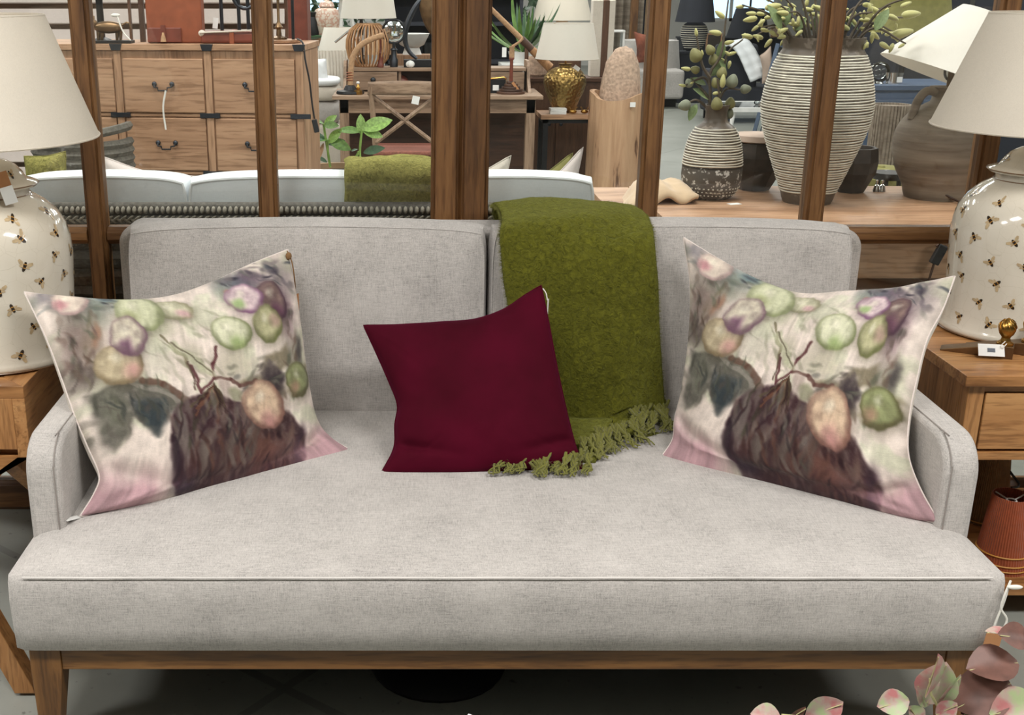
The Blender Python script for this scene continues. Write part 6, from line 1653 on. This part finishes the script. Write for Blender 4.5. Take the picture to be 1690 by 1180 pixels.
# white dots round the small vase's foot
b = MB()
for j in range(3):
    for k in range(40):
        z = .022 + .014 * j; r = interp(sp2, z); a = 2 * math.pi * (k + .5 * j) / 40; b.ell((r * math.cos(a), r * math.sin(a), z), (.0038, .0038, .003), 6, 4)
b.build('white_dots', 'vase_ridge', sml)
o = MB().box((0, 0, .001), (.05, .03, .0015), R(20)).build('price_card', 'paper', None, PZ(1212, 337, KZ)); tag(o, 'small white price card lying beside the small ribbed vase', 'card')
# buds and pods
def egg(p): return Vector((p.x * (1 - .28 * p.z), p.y * (1 - .28 * p.z), p.z))
bud_m = MB().ell((0, 0, 1), (.48, .42, 1), 12, 8, shape=egg).mesh('bud', 'bud'); pod_m = MB().ell((0, 0, 1), (.85, .85, 1), 14, 10, shape=egg).mesh('seed_pod', 'pod'); podg_m = MB().ell((0, 0, 1), (.85, .85, 1), 14, 10, shape=egg).mesh('seed_pod', 'pod_grey')
lfm = leaf_mesh('leaf', 1, .26, 'leaf_sage', .15, .2)
def branchset(name, label, root_p, org_px, Y, branches, buds, pods, leaves):
    o = thing(name, label, 'branches', root_p); 
    for pts in branches:
        q = spline([PY(x, y, Y + dy) - root_p for (x, y, dy) in pts], 20); MB().tube(q, [.0075 - .0045 * i / 19 for i in range(20)], 6).build('twig', 'branch', o)
    def put(me, nm, x0, y0, x1, y1, dy):
        a, c = PY(x0, y0, Y + dy), PY(x1, y1, Y + dy); d = c - a; q = link(nm, me, o, a - root_p); q.rotation_mode = 'QUATERNION'; q.rotation_quaternion = d.to_track_quat('Z', 'Y'); s = d.length / 2; q.scale = (s, s, s)
    for bd in buds: put(bud_m, 'bud', *bd)
    for i, pd in enumerate(pods): put(podg_m if i % 3 == 0 else pod_m, 'seed_pod', *pd)
    for (x0, y0, x1, y1, dy, ro) in leaves: pleaf(o, root_p, x0, y0, x1, y1, Y + dy, lfm, ro)
    return o
rp = pv2 + Vector((0, 0, .30)); Y2 = pv2.y
branchset('seed_pod_branches', 'stems of green seed pods and magnolia buds in small vase', rp, 0, Y2,
  [((1173, 215, 0), (1172, 150, -.01), (1172, 120, -.02), (1190, 90, -.02), (1197, 40, -.01), (1202, 0, 0)), ((1172, 128, -.02), (1160, 110, -.02), (1153, 80, -.02), (1149, 55, -.02)), ((1178, 215, 0), (1190, 150, .0), (1200, 90, .02), (1226, 65, .02)),
   ((1170, 180, 0), (1150, 165, -.01), (1132, 172, -.02)), ((1176, 200, 0), (1195, 150, -.02), (1222, 148, -.03)), ((1172, 140, 0), (1160, 128, 0), (1128, 142, 0)), ((1178, 200, 0), (1186, 160, -.04), (1184, 130, -.05)), ((1172, 190, 0), (1168, 160, 0), (1140, 128, .01))],
  [(1196, 30, 1180, 18, -.01), (1150, 60, 1148, 46, -.02), (1191, 56, 1170, 52, -.02), (1195, 72, 1212, 68, .0), (1226, 64, 1230, 54, .02), (1205, 92, 1196, 84, 0), (1202, 90, 1216, 86, 0), (1140, 115, 1124, 112, -.02), (1160, 92, 1158, 82, -.02), (1205, 100, 1202, 114, 0), (1132, 142, 1120, 140, 0), (1136, 140, 1146, 134, 0), (1192, 145, 1194, 122, -.05), (1176, 155, 1190, 152, -.04), (1196, 100, 1190, 96, 0)],
  [(1140, 172, 1119, 176, -.03), (1153, 102, 1143, 80, -.02), (1176, 90, 1168, 74, -.02), (1222, 148, 1240, 146, -.03), (1184, 182, 1182, 160, -.05), (1190, 130, 1193, 110, -.03), (1205, 145, 1212, 122, -.03), (1180, 108, 1176, 88, .0), (1204, 180, 1206, 160, 0), (1200, 196, 1206, 178, .02), (1185, 145, 1178, 128, -.02), (1154, 118, 1140, 112, .0), (1140, 144, 1134, 130, .01)],
  [(1172, 165, 1143, 146, 0, .2), (1150, 172, 1137, 200, -.03, .3), (1172, 125, 1200, 98, .02, .2), (1186, 100, 1192, 66, .03, .3), (1165, 140, 1138, 130, .01, .1), (1198, 118, 1186, 100, 0, .2)])
rp = pv + Vector((0, 0, .56)); Yb = pv.y
rs = random.Random(21); br_, bu_, lv_ = [], [], []
tips = [(1225, 8), (1245, 20), (1252, 45), (1240, 62), (1268, 0), (1290, -10), (1310, -30), (1340, -40), (1370, -35), (1400, -25), (1425, 5), (1440, 20), (1495, 72), (1480, 55), (1505, 28), (1515, -8), (1470, 10), (1450, -20), (1330, 10), (1385, 5), (1300, 20), (1360, 15)]
for (x, y) in tips:
    x0 = 1355 + (x - 1355) * .28; dy = rs.uniform(-.10, .08)
    br_.append(((x0, 95, dy * .4), (x0 + (x - x0) * .45, 45 + (y - 60) * .35 + rs.uniform(-6, 6), dy * .8), (x, y, dy)))
    for k in range(4):
        t = 1 - .2 * k - rs.uniform(0, .06); bx_ = x0 + (x - x0) * t; by_ = 60 + (y - 60) * t + 8 * (1 - t); an_ = rs.uniform(0, 6.28); l_ = rs.uniform(13, 22)
        bu_.append((bx_, by_, bx_ + l_ * math.cos(an_), by_ + l_ * .8 * math.sin(an_), dy + rs.uniform(-.02, .02)))
    if rs.random() < .5: lv_.append((x0 + (x - x0) * .5, 50, x0 + (x - x0) * .5 + rs.uniform(-25, 25), 20 + rs.uniform(-15, 15), dy, rs.uniform(-.5, .5)))
bu_ += [(1250, 30, 1226, 34, -.03), (1252, 42, 1240, 52, -.03), (1255, 48, 1270, 52, -.03), (1250, 60, 1252, 70, -.03), (1262, 14, 1290, 8, -.04), (1470, 60, 1508, 50, -.06), (1440, 55, 1438, 72, -.06), (1460, 30, 1440, 25, -.05), (1488, 25, 1520, 22, -.03)]
branchset('magnolia_branches', 'spreading magnolia branches with pale buds in the tall ribbed vase', rp, 0, Yb, br_, bu_, [], lv_)
# faceted dark pots
def facet_pot(label, p, r, h, lid):
    o = thing('faceted_pot', label, 'pot', p, R(12), 'dark faceted pots')
    MB().lathe([(r * .55, 0), (r * .95, h * .45), (r, h * .7), (r * .92, h), (r * .8, h), (r * .78, h * .9)], 9).build('pot_body', 'dark_stone', o, smooth=False)
    if lid: MB().lathe([(r * .8, h), (r * .95, h + .008), (r * .9, h + .03), (r * .5, h + .036)], 24).build('cloth_cover', 'blush_pillow', o)
facet_pot('dark faceted stone pot with pale top between the two ribbed vases', PZ(1243, 312, KZ), .118, .20, True)
facet_pot('dark faceted stone pot half hidden right of the tall vase', PZ(1402, 316, KZ), .10, .185, False)
# urn lamp with tilted white shade
pu = PZ(1541, 325, KZ); ur = thing('table_lamp', 'big washed clay urn lamp with handles and tilted white shade', 'lamp', pu)
up_ = smooth_prof([(.115, 0), (.122, .02), (.130, .05), (.165, .12), (.183, .20), (.176, .27), (.140, .33), (.085, .37), (.062, .385), (.060, .42), (.072, .44)], 50)
MB().lathe(up_, 56).build('urn_body', 'urn', ur, ang=60)
for s in (-1, 1): MB().tube(spline([(s * .145, -.02, .315), (s * .125, -.02, .39), (s * .095, -.02, .425), (s * .058, -.02, .42)], 14), .017, 10).build('handle', 'urn', ur)
MB().tube([(0, 0, .43), (0, 0, .52)], .012, 10).build('stem', 'bronze', ur)
zr_ = PY(1541, 134, pu.y).z - pu.z
sh_ = MB().lathe([(.285, 0), (.085, .27), (.081, .27), (.281, 0), (.285, 0)], 64, cap=False).build('lamp_shade', 'shade_white', ur, (0, 0, zr_ + .01), (0, R(20), 0))
MB().ell((0, 0, .50), (.03, .03, .04), 14, 10).build('bulb', 'bulb', ur)
c0 = [Vector((pu.x - .01, pu.y - .12, KZ + .03)), Vector((pu.x + .04, pu.y - .17, KZ + .006)), Vector((pu.x + .09, KY0 + .06, KZ + .005)), Vector((pu.x + .105, KY0 - .012, KZ - .01)), PY(1557, 398, KY0 - .02), PY(1552, 412, KY0 - .02)]
uc = thing('lamp_cord', 'dark lamp flex with black switch hanging over the console edge', 'cord', c0[0])
MB().tube([p - c0[0] for p in spline(c0, 40)], .0045, 6).build('flex', 'dark_wood', uc); s0 = PY(1549, 420, KY0 - .02)
MB().box(s0 - c0[0], (.034, .022, .075), ry=R(22)).build('inline_switch', 'black_plastic', uc, smooth=False, bevel=.004)
MB().tube([s0 - c0[0] + Vector((-.012, 0, -.035)), PY(1532, 466, KY0 + .02) - c0[0]], .0045, 6).build('flex', 'dark_wood', uc)
# bells
for k, (px, py_) in enumerate(((1446, 316), (1455, 316))):
    p = PZ(px, py_, KZ); o = thing('hand_bell', ('left', 'right')[k] + ' of the two tiny silver bells on the console', 'bell', p, 0, 'tiny silver bells')
    MB().lathe([(.016, 0), (.0155, .004), (.012, .018), (.010, .026), (.003, .030), (.003, .042), (.005, .046), (.001, .05)], 18).build('bell', 'chrome', o)
# beige blanket on the console's left end
bk = thing('folded_blanket', 'beige wool blanket slumped at the left end of the console', 'blanket', PZ(1080, 330, KZ)); bo = PZ(1080, 330, KZ)
P = []
for j in range(15):
    row = []
    for i in range(27):
        u, v = i / 26, j / 14; q = Vector((-.12 + .27 * u, -.10 + .24 * v, .010 + .055 * math.sin(math.pi * v) ** .6 * math.sin(math.pi * min(1, u * 1.02)) ** .5 + .012 * math.sin(u * 14 + v * 5) + .008 * mnoise.noise((u * 6, v * 6, 2))))
        if q.x < KX0 - bo.x - .01: q.z -= (KX0 - bo.x - .01 - q.x) * .9
        row.append(q)
    P.append(row)
o = MB().grid(P).build('blanket_fabric', 'beige_cloth', bk, ang=180); m_ = o.modifiers.new('thickness', 'SOLIDIFY'); m_.thickness = .014
sb = thing('bench', 'small dark wooden bench end beyond the console corner', 'bench', (XY(1045, 350, 4.6), 4.6, 0))
MB().bx(-.12, .05, 0, .4, .70, .735).build('top', 'pale_x', sb, smooth=False)
for x in (-.11, .005):
    MB().bx(x, x + .035, .02, .06, 0, .70).build('leg', 'dark_wood_z', sb, smooth=False)
    MB().bx(x, x + .035, .34, .38, 0, .70).build('leg', 'dark_wood_z', sb, smooth=False)

# ================================================================== BEYOND THE CONSOLE
p1 = Vector((XY(1490, 150, 6.6), 6.6, 0)); bt = ZY(140, 6.6); o = thing('blue_cabinet', 'slate blue painted cabinet behind the clay urn lamp', 'cabinet', p1)
MB().bx(-.24, .45, 0, .42, .04, bt - .03).build('body', 'navy', o, smooth=False); MB().bx(-.26, .47, -.02, .44, bt - .03, bt).build('top', 'navy', o, smooth=False, bevel=.004); MB().bx(-.22, .43, .02, .40, 0, .04).build('plinth', 'black', o, smooth=False)
for xa in (-.22, .12): d = MB().bx(xa, xa + .30, -.014, 0, .10, bt - .08).build('door', 'navy', o, smooth=False, bevel=.004); MB().ell((xa + .27, -.022, bt * .5), (.012, .01, .012), 10, 8).build('knob', 'brass', d)
q = Vector((XY(1450, 132, 6.7), 6.7, bt)); o = thing('glass_globe', 'clear glass globe ornament on the slate blue cabinet', 'ornament', q); MB().ell((0, 0, .062), (.058, .058, .058), 20, 14).build('globe', 'clear', o); MB().lathe([(.03, 0), (.02, .01)], 16).build('foot', 'chrome', o)
q = Vector((XY(1476, 148, 6.66), 6.68, bt)); o = thing('silver_tin', 'small silver drum tin on the slate blue cabinet', 'tin', q); MB().lathe([(.045, 0), (.045, .05)], 20).build('drum', 'chrome', o); MB().lathe([(.047, .05), (.047, .062), (.01, .064)], 20).build('lid', 'chrome', o); MB().box((.012, -.046, .025), (.03, .002, .03)).build('label_sticker', 'paper', o, smooth=False)
q = Vector((XY(1460, 270, 6.0), 6.0, 0)); o = thing('ribbed_basket', 'tall ribbed grey brown basket between vase and clay urn', 'basket', q); z_t = ZY(172, 6.0); 
for k in range(36): a = 2 * math.pi * k / 36; MB().tube([(.085 * math.cos(a), .085 * math.sin(a), .28), (.09 * math.cos(a), .09 * math.sin(a), z_t)], .0085, 5).build('rib', 'urn', o)
MB().lathe([(.08, .28), (.085, z_t - .01)], 24).build('lining', 'urn', o); MB().lathe([(.16, 0), (.15, .05), (.06, .20), (.10, .28)], 24).build('base', 'dark_stone', o)
q = Vector((XY(1452, 292, 5.5), 5.5, 0)); zpf = ZY(276, 5.5); o = thing('pouf', 'olive cloth pouf beyond the console by the bells', 'pouf', q); MB().lathe([(.10, 0), (.15, .04), (.165, zpf * .5), (.15, zpf - .04), (.10, zpf)], 30).build('cover', 'olive_cloth', o); MB().lathe([(.02, zpf), (.015, zpf + .008)], 14).build('button', 'olive_cloth', o)
q = Vector((XY(1474, 290, 5.2), 5.25, 0)); zst = ZY(284, 5.25); o = thing('black_stool', 'small round black stool beside the clay urn', 'stool', q); MB().lathe([(.07, zst - .03), (.075, zst - .02), (.075, zst), (.06, zst)], 26).build('seat', 'black', o)
for k in range(3): MB().tube([(.05 * math.cos(k * 2.09), .05 * math.sin(k * 2.09), zst - .03), (.09 * math.cos(k * 2.09), .09 * math.sin(k * 2.09), 0)], .01, 6).build('leg', 'black', o)
o = thing('floor_lamp', 'floor lamp with dull khaki drum shade behind magnolia branches', 'lamp', (XY(1500, 20, 7.3), 7.3, 0)); MB().lathe([(.16, 0), (.16, .02), (.02, .03), (.015, 1.6)], 20).build('stand', 'black', o); shade_obj('lamp_shade', o, .26, .20, ZY(52, 7.3), ZY(52, 7.3) + .34, 'olive_cloth', trim=False)
o = thing('folding_screen', 'black three panel screen behind the clay urn lamp', 'screen', (XY(1500, 20, 8.2), 8.2, 0))
for k in range(3): MB().box((-.3 + .5 * k, .05 * (k % 2), .95), (.48, .03, 1.9), R(8 if k % 2 else -8)).build('panel', 'charcoal', o, smooth=False)

# far dark corner seen past the small vase
dk_ = thing('display_cabinet', 'long black display cabinet under the bright far window', 'cabinet', (XY(1200, 90, 20), 20, 0)); dzz = ZY(62, 20)
MB().bx(-.75, 2.2, 0, .5, 0, dzz - .03).build('body', 'charcoal', dk_, smooth=False); MB().bx(-.77, 2.22, -.02, .52, dzz - .03, dzz).build('top', 'charcoal', dk_, smooth=False)
for k in range(4): MB().bx(-.73 + k * .73, -.03 + k * .73, -.015, 0, .1, dzz - .08).build('door', 'charcoal', dk_, smooth=False, bevel=.004)
# black shade lamp with striped jar
q = Vector((XY(1143, 90, 16.5), 16.5, 0)); zl = ZY(84, 16.5); lt = thing('console_cube', 'black square pedestal under the striped jar lamp', 'pedestal', q); MB().bx(-.22, .22, -.2, .2, 0, zl - .03).build('body', 'charcoal', lt, smooth=False); MB().bx(-.24, .24, -.22, .22, zl - .03, zl).build('top', 'charcoal', lt, smooth=False)
lq = thing('table_lamp', 'striped black jar lamp with a wide black shade', 'lamp', q + Vector((0, 0, zl)))
jp = smooth_prof([(.09, 0), (.12, .045), (.165, .15), (.18, .26), (.155, .34), (.09, .39), (.05, .42)], 30)
MB().lathe(jp, 36).build('jar_body', 'charcoal', lq)
b = MB()
for k in range(11):
    z = .045 + .029 * k; r_ = interp(jp, z) + .001; b.tube([(r_ * math.cos(R(12 * i)), r_ * math.sin(R(12 * i)), z) for i in range(30)], .006, 5, closed=True)
b.build('white_stripes', 'vase_ridge', lq); MB().tube([(0, 0, .40), (0, 0, .7)], .012, 6).build('stem', 'brass', lq)
zz = PY(1150, 36, 16.5).z - zl; shade_obj('lamp_shade', lq, .27, .20, zz, zz + .40, 'charcoal', trim=False)
q = Vector((XY(1240, 60, 19), 19.2, 0)); lq = thing('floor_lamp', 'black conical floor lamp in front of the far window', 'lamp', q); MB().lathe([(.18, 0), (.18, .02), (.02, .04), (.015, 1.5)], 20).build('stand', 'black', lq); shade_obj('lamp_shade', lq, .34, .22, ZY(62, 19.2), ZY(62, 19.2) + .45, 'charcoal', trim=False)
# framed pictures on the dark cabinet
for k, (px, py_, w_, h_, Y, lab) in enumerate(((1178, 72, .24, .30, 18.0, 'light wood photo frame beside the striped jar lamp'), (1283, 55, .22, .19, 20.1, 'cream photo frame on the black cabinet beside tall vase'))):
    q = PY(px, py_, Y); zf = dzz if k else q.z - h_ / 2; o = thing('photo_frame', lab, 'picture frame', (q.x, Y, zf))
    for (x0, x1, z0, z1) in ((-w_ / 2, w_ / 2, 0, .022), (-w_ / 2, w_ / 2, h_ - .022, h_), (-w_ / 2, -w_ / 2 + .022, .022, h_ - .022), (w_ / 2 - .022, w_ / 2, .022, h_ - .022)): MB().bx(x0, x1, -.01, .01, z0, z1).build('frame_bar', 'pale_z', o, smooth=False)
    MB().bx(-w_ / 2 + .02, w_ / 2 - .02, -.003, .003, .02, h_ - .02).build('photograph', 'dark_stone' if k == 0 else 'stone', o, smooth=False); MB().bx(-.02, .02, .01, .06, 0 if k else -zf + .0, h_ * .6).build('stand', 'black', o, smooth=False)
# dark armchair with white quilt and pillow
q = Vector((XY(1222, 140, 13.9), 13.9, 0)); ac = thing('armchair', 'black upholstered armchair beyond the small vase', 'chair', q); zb_ = ZY(72, 14.0)
MB().box((-.05, .1, (zb_ + .3) / 2), (.5, .16, zb_ - .3), rx=R(-6)).build('backrest', 'charcoal', ac, smooth=False, bevel=.05, seg=3); MB().bx(-.3, .45, -.1, .6, .15, .42).build('seat', 'charcoal', ac, smooth=False, bevel=.04, seg=3); MB().bx(-.32, -.2, -.1, .6, .1, .6).build('arm', 'charcoal', ac, smooth=False, bevel=.04); MB().bx(.4, .5, -.1, .6, .1, .6).build('arm', 'charcoal', ac, smooth=False, bevel=.04)
for x in (-.27, .42):
    for y in (-.06, .52): MB().bx(x, x + .05, y, y + .05, 0, .16).build('leg', 'black', ac, smooth=False)
P = []
pth = spline([PY(1196, 72, 13.86), PY(1212, 68, 13.80), PY(1228, 85, 13.76), PY(1240, 112, 13.72), PY(1248, 130, 13.70)], 22)
pth2 = spline([PY(1212, 66, 14.02), PY(1232, 64, 13.98), PY(1246, 80, 13.92), PY(1260, 108, 13.86), PY(1268, 122, 13.84)], 22)
ql = thing('quilt', 'white quilted throw folded over the black armchair', 'blanket', pth[0])
for j in range(22): P.append([pth[j].lerp(pth2[j], i / 8) + Vector((0, -.02 * abs(math.sin(i * math.pi / 4)) - .012 * abs(math.sin(j * .8)), 0)) - pth[0] + Vector((-.06 * (1 - i / 8), 0, -.03 * (1 - i / 8))) for i in range(9)])
o = MB().grid(P).build('quilt_fabric', 'white_cloth', ql, ang=180); m_ = o.modifiers.new('thickness', 'SOLIDIFY'); m_.thickness = .03
quad_pillow('scatter_cushion', 'dusty pink square cushion on the black armchair by quilt', (1254, 92), (1272, 76), (1284, 134), (1258, 138), (13.72, 13.72, 13.7, 13.7), .06, 'blush_pillow', 61)
# glass coffee table
q = PZ(1245, 182, .40); gt = thing('glass_coffee_table', 'white framed glass coffee table between the two ribbed vases', 'table', (q.x, q.y, 0)); 
MB().bx(-.28, .5, -.2, .45, .43, .442).build('glass_top', 'clear', gt, smooth=False)
for (a0, a1, b0, b1) in ((-.30, .52, -.22, -.18), (-.30, .52, .43, .47), (-.30, -.26, -.18, .43), (.48, .52, -.18, .43)): MB().bx(a0, a1, b0, b1, .405, .445).build('frame_rail', 'white_paint', gt, smooth=False)
for (x, y) in ((-.28, -.2), (.5, -.2), (-.28, .45), (.5, .45)): MB().tube([(x * .9, y * .9, .405), (x * 1.08, y * 1.08, 0)], [.022, .014], 8).build('leg', 'white_paint', gt)
o = MB().ell((0, 0, .022), (.032, .028, .022), 10, 8, shape=lambda p: p * (1 + .2 * mnoise.noise(p * 3))).build('crystal', 'clear', None, (q.x + .05, q.y + .1, .443)); tag(o, 'small clear crystal ornament on the glass coffee table', 'ornament')
ms = thing('mirror_panel', 'narrow mirrored panel leaning beside the black armchair', 'mirror', (XY(1268, 130, 12.2), 12.2, 0)); MB().box((0, 0, .5), (.05, .12, 1.0), ry=R(10)).build('frame', 'navy', ms, smooth=False); MB().box((-.004, -.062, .5), (.035, .004, .94), ry=R(10)).build('mirror', 'mirror', ms, smooth=False)
# pale sofa, rust cushion and picture at far centre right
q = Vector((XY(1075, 110, 16.0), 16.0, 0)); ps = thing('sofa', 'pale grey rounded sofa far behind the trunk planter', 'sofa', q); zq = ZY(66, 16.2)
MB().lathe([(.36, .12), (.40, .2), (.42, .5), (.38, zq)], 28).build('tub_back', 'linen', ps, loc=(0, .2, 0)); MB().bx(-.35, .36, -.45, .2, .12, .5).build('seat', 'linen', ps, smooth=False, bevel=.05, seg=3)
MB().bx(-.3, .32, -.2, .15, 0, .12).build('base', 'black', ps, smooth=False); MB().lathe([(.30, .12), (.34, .4), (.32, zq - .2)], 24).build('side_arm', 'linen', ps, loc=(.10, .5, 0))
quad_pillow('scatter_cushion', 'rust and olive printed cushion on the pale far sofa', (1046, 52), (1076, 58), (1078, 104), (1050, 104), (15.72, 15.72, 15.7, 15.7), .08, 'rust_cloth', 63)
q = PY(1078, 35, 23.9); o = thing('wall_picture', 'dark framed picture on the far white wall', 'picture', (q.x, 23.96, q.z - .3)); MB().bx(-.2, .2, -.02, .02, 0, .9).build('frame', 'charcoal', o, smooth=False); MB().bx(-.16, .16, -.03, -.02, .04, .86).build('print_sheet', 'terracotta', o, smooth=False)
q = Vector((XY(1028, 30, 18), 18, 0)); o = thing('drape', 'grey zigzag patterned drape at the far end', 'drape', q)
P = [[Vector((-.3 + .6 * i / 40, .03 * math.sin(i * .9), 2.2 * j / 10)) for i in range(41)] for j in range(11)]; MB().grid(P).build('drape_fabric', 'urn', o); MB().tube([(-.3, 0, 2.2), (.3, 0, 2.2)], .015, 8).build('rod', 'black', o)
q = Vector((XY(1046, 30, 17.5), 17.5, 0)); o = thing('timber_post', 'square brown timber post beside the far drape', 'post', q); MB().bx(-.05, .05, -.05, .05, .03, 3.2).build('shaft', 'frame_z', o, smooth=False); MB().bx(-.07, .07, -.07, .07, 0, .03).build('foot', 'frame_z', o, smooth=False)
q = Vector((XY(1015, 80, 10.4), 10.4, 0)); zz = ZY(82, 10.4); o = thing('lantern', 'white metal lantern on a stand behind the striped rug', 'lantern', q); MB().bx(-.09, .09, -.09, .09, 0, zz).build('stand', 'dark_wood_z', o, smooth=False)
for x in (-.06, .06):
    for y in (-.06, .06): MB().bx(x - .008, x + .008, y - .008, y + .008, zz, zz + .15).build('post', 'white_paint', o, smooth=False)
MB().bx(-.07, .07, -.07, .07, zz + .15, zz + .165).build('roof', 'white_paint', o, smooth=False); MB().bx(-.055, .055, -.055, .055, zz + .001, zz + .149).build('pane', 'clear', o, smooth=False)
